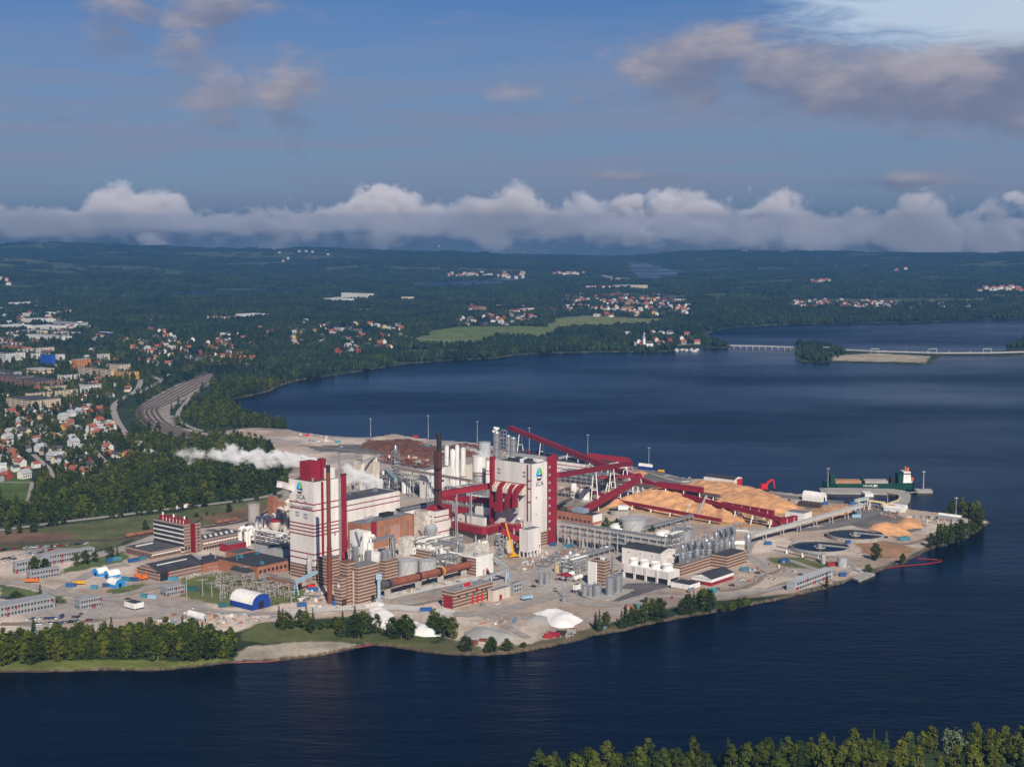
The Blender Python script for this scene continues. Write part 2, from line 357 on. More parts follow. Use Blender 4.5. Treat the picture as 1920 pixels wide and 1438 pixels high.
GRASS = [((.10, .112, .042), [(440, 1183), (500, 1168), (640, 1178), (720, 1160), (800, 1195), (900, 1228), (720, 1215), (690, 1207), (640, 1203), (540, 1203), (450, 1206)], 5),
         ((.15, .175, .045), [(-100, 1236), (60, 1238), (200, 1236), (330, 1240), (430, 1232), (440, 1242), (313, 1256), (180, 1256), (0, 1260), (-100, 1262)], 4),
         ((.13, .145, .05), [(345, 1083), (420, 1072), (480, 1078), (560, 1100), (590, 1120), (500, 1140), (400, 1132), (335, 1118)], 4),
         ((.10, .13, .045), [(0, 1096), (30, 1100), (120, 1120), (130, 1132), (0, 1122)], 3),
         ((.12, .14, .05), [(195, 1108), (232, 1098), (278, 1092), (262, 1106), (215, 1116)], 2),
         ((.10, .13, .045), [(112, 1068), (160, 1050), (230, 1035), (245, 1048), (200, 1060), (120, 1075)], 3),
         ((.11, .12, .05), [(-900, 1010), (0, 990), (75, 990), (300, 962), (500, 935), (520, 945), (460, 975), (290, 1002), (180, 1030), (90, 1028), (-900, 1060)], 6),
         ((.17, .105, .07), [(-200, 1004), (60, 996), (140, 1002), (120, 1012), (40, 1016), (-200, 1026)], 4),
         ((.17, .11, .07), [(365, 972), (460, 950), (500, 945), (480, 968), (380, 982)], 4),
         ((.12, .13, .05), [(1430, 1046), (1500, 1044), (1560, 1058), (1540, 1068), (1470, 1062)], 3),
         ((.10, .12, .04), [(1345, 1140), (1400, 1128), (1412, 1130), (1350, 1148)], 2),
         ((.10, .10, .05), [(790, 1218), (840, 1195), (905, 1212), (890, 1227)], 3),
         ((.13, .11, .06), [(905, 1216), (1000, 1206), (1080, 1182), (1160, 1172), (1165, 1180), (1068, 1203), (960, 1222), (910, 1228)], 3),
         ((.12, .12, .05), [(1700, 1046), (1760, 1018), (1830, 990), (1862, 977), (1830, 998), (1770, 1024)], 3),
         ((.40, .35, .27), [(445, 1222), (470, 1213), (540, 1205), (620, 1204), (690, 1207), (640, 1217), (560, 1230), (470, 1238), (440, 1242)], 3),
         ((.085, .13, .035), [(0, 905), (62, 905), (58, 945), (0, 952)], 3), ((.085, .13, .035), [(-200, 872), (60, 872), (60, 905), (-200, 912)], 3),
         ((.13, .135, .125), [(575, 838), (660, 832), (816, 856), (816, 872), (700, 852), (600, 846)], 2),
         ((.17, .09, .055), [(672, 836), (690, 824), (770, 824), (815, 836), (910, 835), (930, 850), (816, 864), (720, 850)], 3),
         ((.115, .11, .11), [(1176, 1092), (1240, 1092), (1262, 1098), (1206, 1112), (1180, 1128), (1100, 1122), (1066, 1110), (1096, 1120), (1150, 1110)], 1),
         ((.15, .14, .13), [(1186, 880), (1240, 890), (1300, 905), (1270, 912), (1200, 896)], 2),
         ((.17, .155, .145), [(1500, 945), (1600, 950), (1680, 962), (1740, 985), (1690, 1012), (1600, 985), (1500, 985)], 4),
         ((.47, .29, .15), [(1100, 960), (1160, 935), (1240, 925), (1330, 925), (1500, 945), (1520, 965), (1470, 985), (1380, 990), (1250, 972), (1180, 955)], 2),
         ((.45, .28, .15), [(1500, 958), (1560, 945), (1602, 952), (1580, 972), (1510, 985)], 2),
         ((.36, .21, .12), [(1600, 1018), (1660, 1012), (1720, 1028), (1690, 1048), (1630, 1044)], 3),
         ((.33, .28, .24), [(262, 762), (300, 738), (350, 715), (405, 696), (420, 706), (350, 745), (318, 770), (330, 800), (400, 815), (380, 828), (290, 808)], 5),
         ((.14, .145, .06), [(1120, 985), (1180, 975), (1240, 990), (1170, 1000)], 2),
         ((.13, .17, .055), [(770, 642), (800, 625), (868, 615), (1000, 613), (1030, 616), (1050, 628), (1000, 640), (930, 634), (900, 647), (850, 651), (780, 652)], 6),
         ((.17, .19, .075), [(1022, 612), (1030, 603), (1100, 595), (1180, 599), (1260, 600), (1215, 611), (1120, 619), (1035, 622)], 8),
         ((.20, .14, .10), [(760, 658), (850, 655), (850, 662), (740, 668)], 4),
         ((.38, .32, .23), [(1560, 668), (1640, 662), (1745, 668), (1735, 680), (1640, 678), (1560, 676)], 5),
         ((.14, .19, .06), [(1560, 505), (1620, 500), (1640, 503), (1580, 508)], 20), ((.15, .18, .07), [(620, 585), (700, 580), (740, 584), (660, 590)], 10),
         ((.36, .32, .27), [(1108, 514), (1130, 516), (1180, 522), (1175, 526), (1120, 524)], 12),
         ((.3, .26, .22), [(390, 600), (480, 594), (520, 597), (430, 606)], 12), ((.34, .3, .26), [(596, 562), (690, 552), (700, 558), (620, 570)], 12),
         ((.078, .088, .06), [(-200, 625), (60, 575), (110, 600), (160, 640), (60, 655), (-200, 660)], 14)]
def make_terrain():
    pys = np.concatenate([np.array([3600, 2800, 2300, 2000, 1850, 1750, 1680, 1620, 1570]), np.arange(1540, 700, -2.0), np.arange(700, 520, -1.0), np.arange(520, 486.5, -.5)])
    pxs = np.concatenate([np.arange(-1900, -260, 60), np.arange(-260, 2180, 3.6), np.arange(2180, 3900, 60)])
    ys = np.array([G(960, p).y for p in pys]); Yg, Pg = np.meshgrid(ys, pxs, indexing='ij')
    Xg = (Yg * CT + CAM_H * ST) * (Pg - 960) / F_PX
    x = Xg.ravel(); y = Yg.ravel(); px, py = pxy(x, y)
    d = landfield(x, y) + (fbm(x / 9, y / 9, 3, 3) - .5) * 5
    z = np.where(d > 0, np.minimum(0, -1.9 + d * .42), np.maximum(-6, -1.9 + d * .25)) + hills(x, y, d)
    z += np.where(d > 8, (fbm(x / 22, y / 22, 55, 3) - .5) * .5 * sstep(8, 20, d), 0) * np.where(y < 2300, 1, 0)
    ny, nx = len(ys), len(pxs)
    idx = np.arange(ny * nx).reshape(ny, nx)
    q = np.stack([idx[:-1, :-1], idx[:-1, 1:], idx[1:, 1:], idx[1:, :-1]], -1).reshape(-1, 4)
    me = bpy.data.meshes.new('ground'); me.vertices.add(len(x)); me.vertices.foreach_set('co', np.stack([x, y, z], -1).astype(np.float32).ravel())
    me.loops.add(q.size); me.loops.foreach_set('vertex_index', q.ravel().astype(np.int32)); me.polygons.add(len(q))
    me.polygons.foreach_set('loop_start', np.arange(0, q.size, 4, dtype=np.int32)); me.polygons.foreach_set('loop_total', np.full(len(q), 4, np.int32))
    me.polygons.foreach_set('use_smooth', np.ones(len(q), bool)); me.update()
    # what covers the ground
    col = np.empty((len(x), 3)); n1 = fbm(x / 60, y / 60, 71, 4)[:, None]; nf = fbm(x / 420, y / 260, 72, 4)[:, None]
    col[:] = np.array((.030, .046, .020)) * (.6 + .9 * nf)
    clear = ((fbm(x / 700, y / 240, 77, 4) > .595) & (y > 3600))[:, None]
    col = np.where(clear, np.array((.085, .10, .045)), col)
    w = sstep(-3, 3, np.where(inside(px, py, SITE), 1, -1) * segdist(x, y, W2(SITE)) + (n1[:, 0] - .5) * 16)[:, None]
    gk = sstep(.46, .60, fbm(x / 75 + 4, y / 75, 171, 4))[:, None]; gb = sstep(.50, .62, fbm(x / 48 + 9, y / 40, 172, 4))[:, None]
    grav = np.array((.55, .455, .38)) * (1 - gk) + np.array((.36, .32, .29)) * gk; grav = grav * (1 - gb * .7) + np.array((.37, .275, .205)) * gb * .7
    grav = grav * (.72 + .5 * n1) * (.8 + .4 * fbm(x / 7, y / 7, 73, 3)[:, None])
    col = col * (1 - w) + grav * w
    for c, poly, soft in GRASS:
        s = np.where(inside(px, py, poly), 1, -1) * segdist(x, y, W2(poly)) + (fbm(x / (soft * 3), y / (soft * 3), 74, 3) - .5) * soft * 3.2
        w = sstep(-soft * .4, soft * .4, s)[:, None]
        cc = np.array(c) * (.62 + .76 * fbm(x / 14, y / 14, 75, 3)[:, None])
        col = col * (1 - w) + cc * w
    bank = ((d < 4.6) & (y < 4200))[:, None]; col = np.where(bank, np.array((.15, .115, .08)) * (.5 + n1), col)
    wet = (d < 2.8)[:, None]; col = np.where(wet, np.array((.06, .045, .03)), col)
    at = me.color_attributes.new('cover', 'FLOAT_COLOR', 'POINT'); at.data.foreach_set('color', np.concatenate([col, np.ones((len(x), 1))], 1).astype(np.float32).ravel())
    m = bpy.data.materials.new('ground_cover'); m.use_nodes = True; nt = m.node_tree; N = nt.nodes; L = nt.links; b = N['Principled BSDF']
    b.inputs['Roughness'].default_value = .95; b.inputs['Specular IOR Level'].default_value = .1
    va = N.new('ShaderNodeVertexColor'); va.layer_name = 'cover'; g = N.new('ShaderNodeNewGeometry')
    n = N.new('ShaderNodeTexNoise'); n.inputs['Scale'].default_value = .35; n.inputs['Detail'].default_value = 6; n.inputs['Roughness'].default_value = .7; L.new(g.outputs['Position'], n.inputs['Vector'])
    nb = N.new('ShaderNodeTexNoise'); nb.inputs['Scale'].default_value = .012; nb.inputs['Detail'].default_value = 6; nb.inputs['Roughness'].default_value = .7; L.new(g.outputs['Position'], nb.inputs['Vector'])
    r1 = N.new('ShaderNodeMapRange'); r1.inputs[1].default_value = .3; r1.inputs[2].default_value = .7; r1.inputs[3].default_value = .72; r1.inputs[4].default_value = 1.25; L.new(n.outputs[0], r1.inputs[0])
    r2 = N.new('ShaderNodeMapRange'); r2.inputs[1].default_value = .35; r2.inputs[2].default_value = .65; r2.inputs[3].default_value = .8; r2.inputs[4].default_value = 1.15; L.new(nb.outputs[0], r2.inputs[0])
    mu = N.new('ShaderNodeMath'); mu.operation = 'MULTIPLY'; L.new(r1.outputs[0], mu.inputs[0]); L.new(r2.outputs[0], mu.inputs[1])
    vm = N.new('ShaderNodeVectorMath'); vm.operation = 'SCALE'; L.new(va.outputs[0], vm.inputs[0]); L.new(mu.outputs[0], vm.inputs['Scale']); L.new(vm.outputs[0], b.inputs['Base Color'])
    me.materials.append(m)
    o = bpy.data.objects.new('ground', me); COL.objects.link(o); tag(o, kind='structure'); return o
ground = make_terrain()
def ground_z(x, y):
    x = np.asarray(x, float); y = np.asarray(y, float); d = landfield(x, y); return hills(x, y, d), d
# water
def make_water():
    m = bpy.data.materials.new('lake_water'); m.use_nodes = True; nt = m.node_tree; N = nt.nodes; L = nt.links; b = N['Principled BSDF']
    b.inputs['IOR'].default_value = 1.33; b.inputs['Specular IOR Level'].default_value = .09
    g = N.new('ShaderNodeNewGeometry')
    def nz(sc, det, mx, my, rot=0):
        mp = N.new('ShaderNodeMapping'); mp.inputs['Scale'].default_value = (mx, my, 1); mp.inputs['Rotation'].default_value = (0, 0, rot); L.new(g.outputs['Position'], mp.inputs[0])
        n = N.new('ShaderNodeTexNoise'); n.inputs['Scale'].default_value = sc; n.inputs['Detail'].default_value = det; n.inputs['Roughness'].default_value = .6; L.new(mp.outputs[0], n.inputs['Vector']); return n.outputs[0]
    fine = nz(.16, 4, .55, 1.6, R(28)); swell = nz(.03, 3, .4, 1.5, R(22)); patch = nz(.0014, 5, .6, 1.3, R(8))
    ad = N.new('ShaderNodeMath'); ad.operation = 'MULTIPLY_ADD'; L.new(swell, ad.inputs[0]); ad.inputs[1].default_value = 2.4; L.new(fine, ad.inputs[2])
    bp = N.new('ShaderNodeBump'); bp.inputs['Distance'].default_value = 1.2; L.new(ad.outputs[0], bp.inputs['Height'])
    st = N.new('ShaderNodeMapRange'); st.inputs[1].default_value = .35; st.inputs[2].default_value = .65; st.inputs[3].default_value = .16; st.inputs[4].default_value = .34; L.new(patch, st.inputs[0]); sp = N.new('ShaderNodeSeparateXYZ'); L.new(g.outputs['Position'], sp.inputs[0]); fy = N.new('ShaderNodeMapRange'); L.new(sp.outputs[1], fy.inputs[0]); fy.inputs[1].default_value = 2500; fy.inputs[2].default_value = 6000; fy.inputs[3].default_value = 1.0; fy.inputs[4].default_value = .12; ms = N.new('ShaderNodeMath'); ms.operation = 'MULTIPLY'; L.new(st.outputs[0], ms.inputs[0]); L.new(fy.outputs[0], ms.inputs[1]); L.new(ms.outputs[0], bp.inputs['Strength'])
    L.new(bp.outputs[0], b.inputs['Normal'])
    ro = N.new('ShaderNodeMapRange'); ro.inputs[1].default_value = .35; ro.inputs[2].default_value = .68; ro.inputs[3].default_value = .10; ro.inputs[4].default_value = .42; L.new(patch, ro.inputs[0]); L.new(ro.outputs[0], b.inputs['Roughness'])
    b.inputs['Base Color'].default_value = (.0008, .003, .008, 1)
    me = bpy.data.meshes.new('water'); me.from_pydata([(-13000, -400, -1.2), (13000, -400, -1.2), (13000, 11900, -1.2), (-13000, 11900, -1.2)], [], [(0, 1, 2, 3)]); me.materials.append(m)
    o = bpy.data.objects.new('water', me); COL.objects.link(o); tag(o, kind='structure')
make_water()
# the air
def make_haze():
    m = bpy.data.materials.new('hazy_air'); m.use_nodes = True; nt = m.node_tree; N = nt.nodes; N.clear()
    out = N.new('ShaderNodeOutputMaterial'); v = N.new('ShaderNodeVolumePrincipled'); v.inputs['Color'].default_value = (.088, .235, .49, 1); v.inputs['Density'].default_value = HAZE
    v.inputs['Anisotropy'].default_value = 0.0; nt.links.new(v.outputs[0], out.inputs['Volume'])
    mb = MB(); mb.box(-13500, 13500, -900, 11980, -9, 345); o = mb.build('haze', m); tag(o, 'pale blue haze lying over the whole valley', None, kind='stuff')
HAZE = 9.4e-5
make_haze()
# the bank of low cloud beyond the hills
def make_cloud():
    m = bpy.data.materials.new('cumulus_cloud'); m.use_nodes = True; nt = m.node_tree; N = nt.nodes; L = nt.links; N.clear()
    def mth(op, a, b=None, c=None, clamp=False):
        n = N.new('ShaderNodeMath'); n.operation = op; n.use_clamp = clamp
        for i, v in enumerate((a, b, c)):
            if v is None: continue
            if isinstance(v, (int, float)): n.inputs[i].default_value = v
            else: L.new(v, n.inputs[i])
        return n.outputs[0]
    def mr(v, a, b, c, d):
        n = N.new('ShaderNodeMapRange'); L.new(v, n.inputs[0])
        for i, q in enumerate((a, b, c, d)): n.inputs[i + 1].default_value = q
        return n.outputs[0]
    g = N.new('ShaderNodeNewGeometry'); s = N.new('ShaderNodeSeparateXYZ'); L.new(g.outputs['Position'], s.inputs[0])
    def nz(scale, det, rough, sz=1.0, off=0.0):
        mp = N.new('ShaderNodeMapping'); mp.inputs['Scale'].default_value = (1, 1, sz); mp.inputs['Location'].default_value = (off, off * .7, 0); L.new(g.outputs['Position'], mp.inputs[0])
        n = N.new('ShaderNodeTexNoise'); n.inputs['Scale'].default_value = scale; n.inputs['Detail'].default_value = det; n.inputs['Roughness'].default_value = rough; L.new(mp.outputs[0], n.inputs['Vector']); return n.outputs[0]
    big = nz(1 / 1150., 1, .5, .3, 4000)
    def billow(sc, off): return mth('ABSOLUTE', mth('MULTIPLY_ADD', nz(sc, 0, .5, 1.15, off), 2.0, -1.0))
    lump = mth('ADD', mth('MULTIPLY', billow(1 / 430., 900), 1.0), mth('ADD', mth('MULTIPLY', billow(1 / 170., 300), .40), mth('MULTIPLY', billow(1 / 62., 100), .22)))
    tone = mth('ADD', mth('MULTIPLY', big, 1.0), mth('MULTIPLY', lump, .74))
    rgt = mr(s.outputs[0], 200, 3200, 0, 1)
    topz = mth('SUBTRACT', mth('MULTIPLY_ADD', big, 640, 200), mth('MULTIPLY', rgt, 40)); botz = mth('MULTIPLY_ADD', rgt, -160, 150)
    zz = mth('DIVIDE', mth('SUBTRACT', s.outputs[2], botz), mth('SUBTRACT', topz, botz))
    up = mr(zz, .30, 1.10, 0, .74); up = mth('ADD', up, mr(zz, 1.0, 1.3, 0, .7)); dn = mr(zz, .26, -.30, 0, .60)
    d = mth('SUBTRACT', mth('SUBTRACT', tone, CLOUD_CUT), mth('ADD', up, dn))
    dens = mth('MULTIPLY', mth('MULTIPLY', d, 4.2, clamp=True), CLOUD_DENS)
    fog = mr(s.outputs[2], 420, 0, 0, .00013)
    dens = mth('ADD', dens, fog)
    v = N.new('ShaderNodeVolumePrincipled'); v.inputs['Color'].default_value = (.955, .94, .965, 1); v.inputs['Anisotropy'].default_value = 0.0; L.new(dens, v.inputs['Density'])
    out = N.new('ShaderNodeOutputMaterial'); L.new(v.outputs[0], out.inputs['Volume'])
    m.cycles.volume_step_rate = CLOUD_STEP
    mb = MB(); mb.box(-8200, 8200, 12060, 14600, -5, 940); o = mb.build('cloud_bank', m); tag(o, 'long bank of low white cumulus cloud along the horizon', 'cloud', kind='stuff')
CLOUD_DENS = .016; CLOUD_CUT = .565; CLOUD_STEP = .075
make_cloud()
# roads, tracks and rails laid on the ground
ROADS = []
ASPH = mat('worn_asphalt', (.17, .16, .15), .9, var=.2, scale=.12); ASPHL = mat('pale_worn_road', (.34, .30, .27), .9, var=.22, scale=.12); LIMER = mat('lime_dusted_road', (.56, .53, .49), .95, var=.2, scale=.12); BALL = mat('rust_brown_ballast', (.115, .08, .065), .95, var=.35, scale=.15); RAIL = mat('rusty_rail', (.13, .075, .055), .6, .3)
def smooth(pts, k=5):
    out = []; n = len(pts)
    for i in range(n - 1):
        p0, p1, p2, p3 = pts[max(i - 1, 0)], pts[i], pts[i + 1], pts[min(i + 2, n - 1)]
        for j in range(k): t = j / k; out.append(tuple(.5 * ((2 * p1[c]) + (-p0[c] + p2[c]) * t + (2 * p0[c] - 5 * p1[c] + 4 * p2[c] - p3[c]) * t * t + (-p0[c] + 3 * p1[c] - 3 * p2[c] + p3[c]) * t ** 3) for c in (0, 1)))
    return out + [pts[-1]]
def road(name, poly, w, m, z=.28, excl=True, far=False):
    pts = [tuple(G(x, y)[:2]) for x, y in smooth(poly)]
    if excl: ROADS.append((pts, w))
    zz = np.zeros(len(pts))
    if far: zz, _ = ground_z([p[0] for p in pts], [p[1] for p in pts])
    v = []; f = []
    for i, p in enumerate(pts):
        a = Vector(pts[max(i - 1, 0)]); b = Vector(pts[min(i + 1, len(pts) - 1)]); d = (b - a).normalized(); n = Vector((-d.y, d.x)) * (w / 2)
        v += [(p[0] - n.x, p[1] - n.y, z + float(zz[i])), (p[0] + n.x, p[1] + n.y, z + float(zz[i]))]
    f = [(2 * i, 2 * i + 2, 2 * i + 3, 2 * i + 1)[::-1] for i in range(len(pts) - 1)]
    o = MB().add(v, f).build(name, m); o['kind'] = 'structure'; return o
road('road', [(-60, 1003), (75, 984), (200, 969), (330, 953), (440, 940), (500, 931), (545, 917)], 8, ASPHL)
road('road', [(265, 712), (255, 733), (230, 747), (214, 760), (215, 778), (226, 800), (243, 823)], 9, ASPHL); road('road', [(330, 690), (300, 715), (258, 738)], 9, ASPHL); road('road', [(245, 682), (270, 698), (300, 712)], 8, ASPHL)
road('road', [(165, 832), (182, 850), (200, 870), (206, 884)], 6, ASPHL); road('road', [(62, 852), (80, 868), (92, 880), (102, 905)], 6, ASPHL); road('road', [(-30, 905), (62, 905)], 5, ASPHL); road('path', [(60, 906), (55, 930), (50, 950)], 4, ASPHL)
road('road', [(375, 722), (348, 755), (333, 778), (345, 795), (380, 808), (420, 812)], 6, ASPHL); road('road', [(405, 812), (470, 803), (540, 808), (600, 818), (700, 822)], 7, ASPHL, .22)
road('road', [(-40, 1086), (0, 1089), (60, 1098), (110, 1112), (160, 1117), (220, 1116), (270, 1106), (300, 1096), (316, 1088)], 9, ASPHL); road('road', [(110, 1108), (150, 1086), (195, 1066), (240, 1058)], 10, ASPHL, .24)
road('road', [(160, 1120), (240, 1126), (330, 1135), (420, 1147), (500, 1150), (560, 1144)], 8, ASPHL, .24); road('lime_road', [(540, 1148), (600, 1143), (680, 1138), (760, 1140), (850, 1150)], 14, LIMER, .26)
road('road', [(850, 1152), (930, 1146), (1000, 1128), (1050, 1112), (1100, 1098)], 12, ASPHL, .24); road('road', [(1050, 1112), (1070, 1124), (1110, 1134), (1160, 1132), (1215, 1118), (1300, 1118), (1400, 1112), (1480, 1098)], 9, ASPHL, .22)
road('lime_road', [(720, 1120), (790, 1105), (860, 1090), (900, 1083)], 13, LIMER, .2); road('dirt_track', [(900, 1150), (930, 1162), (960, 1180), (990, 1196)], 6, ASPHL, .2, False); road('road', [(1480, 1050), (1560, 1075), (1600, 1062), (1560, 1040), (1480, 1010)], 6, ASPHL, .2, False)
road('road', [(1010, 1062), (1050, 1040), (1075, 1026), (1060, 1012)], 14, mat('yard_asphalt', (.21, .19, .175), .9, var=.25, scale=.1), .2, False); road('road', [(1660, 950), (1640, 962), (1600, 975), (1560, 988), (1480, 995)], 12, mat('quay_asphalt', (.17, .16, .15), .9, var=.25, scale=.1), .2, False); road('road', [(1190, 876), (1260, 894), (1340, 912), (1440, 926), (1500, 934), (1580, 942)], 13, MATS['quay_asphalt'], .2, False)
for i in range(5): road('railway_bed', [(390 + i * 3, 697 + i * 3), (330 + i * 5, 727 + i * 3), (285 + i * 7, 752 + i * 1.5), (258 + i * 9, 770 - i * 1), (262 + i * 9, 787 - i * 2), (285 + i * 8, 803 - i * 1.6), (330 + i * 7, 815 - i), (385 + i * 6, 824 - i)], 4.5, BALL, .3 + i * .01)
for k in (0, 1): road('railway_bed', [(-60, 1022 + k * 3), (120, 1013 + k * 3), (236, 1009 + k * 2), (330, 992 + k * 2), (405, 985 + k * 2), (470, 972 + k * 2), (530, 945 + k * 2)], 3.6, BALL, .24)
road('railway_bed', [(410, 690), (460, 682), (500, 676), (620, 666), (760, 661), (850, 657)], 7, BALL, .3)
road('road', [(792, 617), (772, 622), (752, 628), (758, 632), (780, 636), (850, 640), (960, 641)], 9, ASPHL, .4, True, True); road('road', [(1240, 650), (1300, 646), (1372, 648)], 12, ASPHL, .4, True)
def bridge(pts, label):
    q = [G(x, y, 4.0) for x, y in pts]; c = q[0].copy(); c.z = 0; o = empty('causeway_bridge', c, 0, label, 'bridge'); mb = MB(); rl = MB()
    for p, r in zip(q[:-1], q[1:]):
        mb.beam(p - c, r - c, 11, 1.2)
        for s in (-5.4, 5.4): rl.beam(p - c + Vector((0, s, 1.0)), r - c + Vector((0, s, 1.0)), .5, .9)
    mb.build('deck', CONC, o); rl.build('parapet', TANKG, o); n = 10
    for i in range(n): p = q[0].lerp(q[-1], (i + .5) / n) - c; MB().box(p.x - 1, p.x + 1, p.y - 4, p.y + 4, -4, 3.4).build('pier', CONC, o)
bridge([(1370, 648.5), (1430, 649.5), (1488, 651.5)], 'white low bridge crossing to the small wooded island'); bridge([(1560, 655), (1640, 659), (1765, 662.5), (1860, 662), (1960, 659)], 'white railed motorway bridge along the low causeway at right')
for i, px in enumerate((1550, 1640, 1749, 1851)):
    c = G(px, 661 - (3 if px < 1600 else 0), 4); o = empty('sign_gantry', c, 0, ('leftmost', 'second', 'third', 'rightmost')[i] + ' white sign gantry over the causeway road', 'gantry', 'white sign gantries on the causeway')
    for s in (-8, 8): MB().box(s - .45, s + .45, -.45, .45, -4, 8).build('post', TANKG, o)
    MB().box(-8, 8, -.45, .45, 7, 8.3).build('crossbeam', TANKG, o)
DIRT = mat('compacted_dirt', (.25, .195, .15), .95, var=.3, scale=.12)
for k, pl in enumerate(([(870, 1156), (920, 1150), (985, 1158), (1010, 1150)], [(1230, 1110), (1310, 1124), (1400, 1118), (1470, 1095), (1560, 1070)], [(1400, 1040), (1430, 1062), (1420, 1085), (1380, 1098)], [(1480, 1062), (1440, 1078), (1400, 1100), (1350, 1108)], [(1190, 878), (1230, 890), (1262, 900), (1300, 908)], [(560, 835), (640, 842), (740, 858), (820, 872), (900, 890)], [(1500, 990), (1440, 1000), (1410, 1020), (1400, 1050)], [(1620, 1010), (1690, 1020), (1740, 1010), (1790, 990)], [(960, 1060), (1000, 1078), (1010, 1100)], [(640, 1130), (700, 1142), (790, 1132), (830, 1120)], [(100, 1150), (200, 1158), (290, 1150)], [(0, 1170), (100, 1168), (200, 1162)], [(930, 1040), (985, 1052), (1030, 1040), (1070, 1030)])): road('dirt_track', pl, 5 + k % 3 * 1.6, DIRT if k % 2 else ASPHL, .16 + k * .004, False)
# ================================================================ the mill
class Bld:
    """a building given by its near ground corner and the picture columns / row of its other edges; local x runs right-away, y left-away"""
    def __init__(s, name, label, cat, corner, xl, xr, top, z0=0.0, ax=AX, group=None):
        s.A = (math.cos(R(ax)), math.sin(R(ax))); s.L = (-s.A[1], s.A[0])
        s.P = G(corner[0], corner[1], z0); s.z0 = z0
        s.a = solve(s.P, s.A, xr); s.b = solve(s.P, s.L, xl); s.h = zat(s.P, top) - z0
        s.o = empty(name, s.P, R(ax), label, cat, group)
    def z(s, py): return zat(s.P, py) - s.z0
    def u(s, px): return solve(s.P, s.A, px)
    def w(s, px): return solve(s.P, s.L, px)
    def box(s, name, m, x0, x1, y0, y1, z0, z1):
        return MB().box(x0, x1, y0, y1, z0, z1).build(name, m, s.o)
    def wall(s, m, z0=0.0, z1=None): return s.box('wall', m, 0, s.a, 0, s.b, z0, s.h if z1 is None else z1)
    def flat(s, m, rim=.7, z=None):
        z = s.h if z is None else z; return s.box('roof', m, rim, s.a - rim, rim, s.b - rim, z - .2, z + .06)
    def body(s, wm, rm, rim=.7): s.wall(wm); s.flat(rm, rim); return s
    def band(s, py, m, t=.9, name='band'):
        z = s.z(py); return s.box(name, m, -.12, s.a + .12, -.12, s.b + .12, z - t / 2, z + t / 2)
    def base(s, m, z1, z0=0.0): return s.box('base_wall', m, -.2, s.a + .2, -.2, s.b + .2, z0, z1)
    def face(s, f, u0, u1, z0, z1, m, name='window', d=.15):
        if f == 'R': return s.box(name, m, u0, u1, -d, .05, z0, z1)
        return s.box(name, m, -d, .05, u0, u1, z0, z1)
    def row(s, f, n, z0, z1, m, name='window', w=.55, m0=.04, d=.15):
        ln = s.a if f == 'R' else s.b; st = ln * (1 - 2 * m0) / n
        for i in range(n): s.face(f, ln * m0 + st * (i + .5 - w / 2), ln * m0 + st * (i + .5 + w / 2), z0, z1, m, name, d)
    def gable(s, m, rise, axis='x', over=.6, wm=None):
        a, b, h = s.a, s.b, s.h; o = over
        if axis == 'x': v = [(-o, -o, h), (a + o, -o, h), (a + o, b + o, h), (-o, b + o, h), (-o, b / 2, h + rise), (a + o, b / 2, h + rise)]; f = [(0, 1, 5, 4), (2, 3, 4, 5), (0, 4, 3), (1, 2, 5), (0, 3, 2, 1)]
        else: v = [(-o, -o, h), (a + o, -o, h), (a + o, b + o, h), (-o, b + o, h), (a / 2, -o, h + rise), (a / 2, b + o, h + rise)]; f = [(0, 4, 5, 3), (1, 2, 5, 4), (0, 1, 4), (2, 3, 5), (0, 3, 2, 1)]
        mb = MB(); mb.add(v, f); mb.m[2] = mb.m[3] = 1 if wm else 0
        return mb.build('roof', [m, wm] if wm else m, s.o)
    def vents(s, n, m=GALV, hh=2.0, sz=1.6):
        r = random.Random(int(s.P.x * 31 + s.P.y * 7))
        for i in range(n):
            x = r.uniform(.12, .88) * s.a; y = r.uniform(.12, .88) * s.b; k = r.uniform(.6, 1.4) * sz
            if r.random() < .5: MB().box(x - k, x + k, y - k * .7, y + k * .7, s.h + .06, s.h + .06 + hh * r.uniform(.5, 1)).build('roof_unit', m, s.o)
            else: MB().lathe([(k * .4, s.h + .06), (k * .4, s.h + hh), (k * .6, s.h + hh + .1), (k * .6, s.h + hh + .4)], x, y, 8).build('roof_vent', m, s.o)
def emblem(par, org, rt, up, size):
    org, rt, up = Vector(org), Vector(rt), Vector(up)
    P_ = [('cyan', [(0, .42), (.27, 1), (.45, 1), (.17, .38), (.10, .24)]), ('cyan', [(.40, .86), (.50, .66), (.36, .36), (.24, .34), (.20, .42)]), ('green', [(.56, 1), (.73, 1), (1, .42), (.93, .30), (.84, .40)]), ('green', [(.47, 1), (.57, 1), (.78, .50), (.64, .50), (.52, .80)]),
          ('blue', [(.22, .44), (.27, .33), (.92, .30), (1.0, .42), (.97, .46)]), ('navy', [(.16, .14), (.25, 0), (.75, 0), (.90, .24), (.84, .28), (.76, .16), (.34, .15), (.22, .26)])]
    plate = MB().add([org + rt * (x * size * .86) - up.cross(rt) * 0 + up * (y * size) for x, y in P_[0][1]], [tuple(range(len(P_[0][1])))]).build('emblem', LOGO['cyan'], par)
    for c, pts in P_[1:]:
        MB().add([org + rt * (x * size * .86) + up * (y * size) for x, y in pts], [tuple(range(len(pts)))]).build('emblem_stroke', LOGO[c], plate)
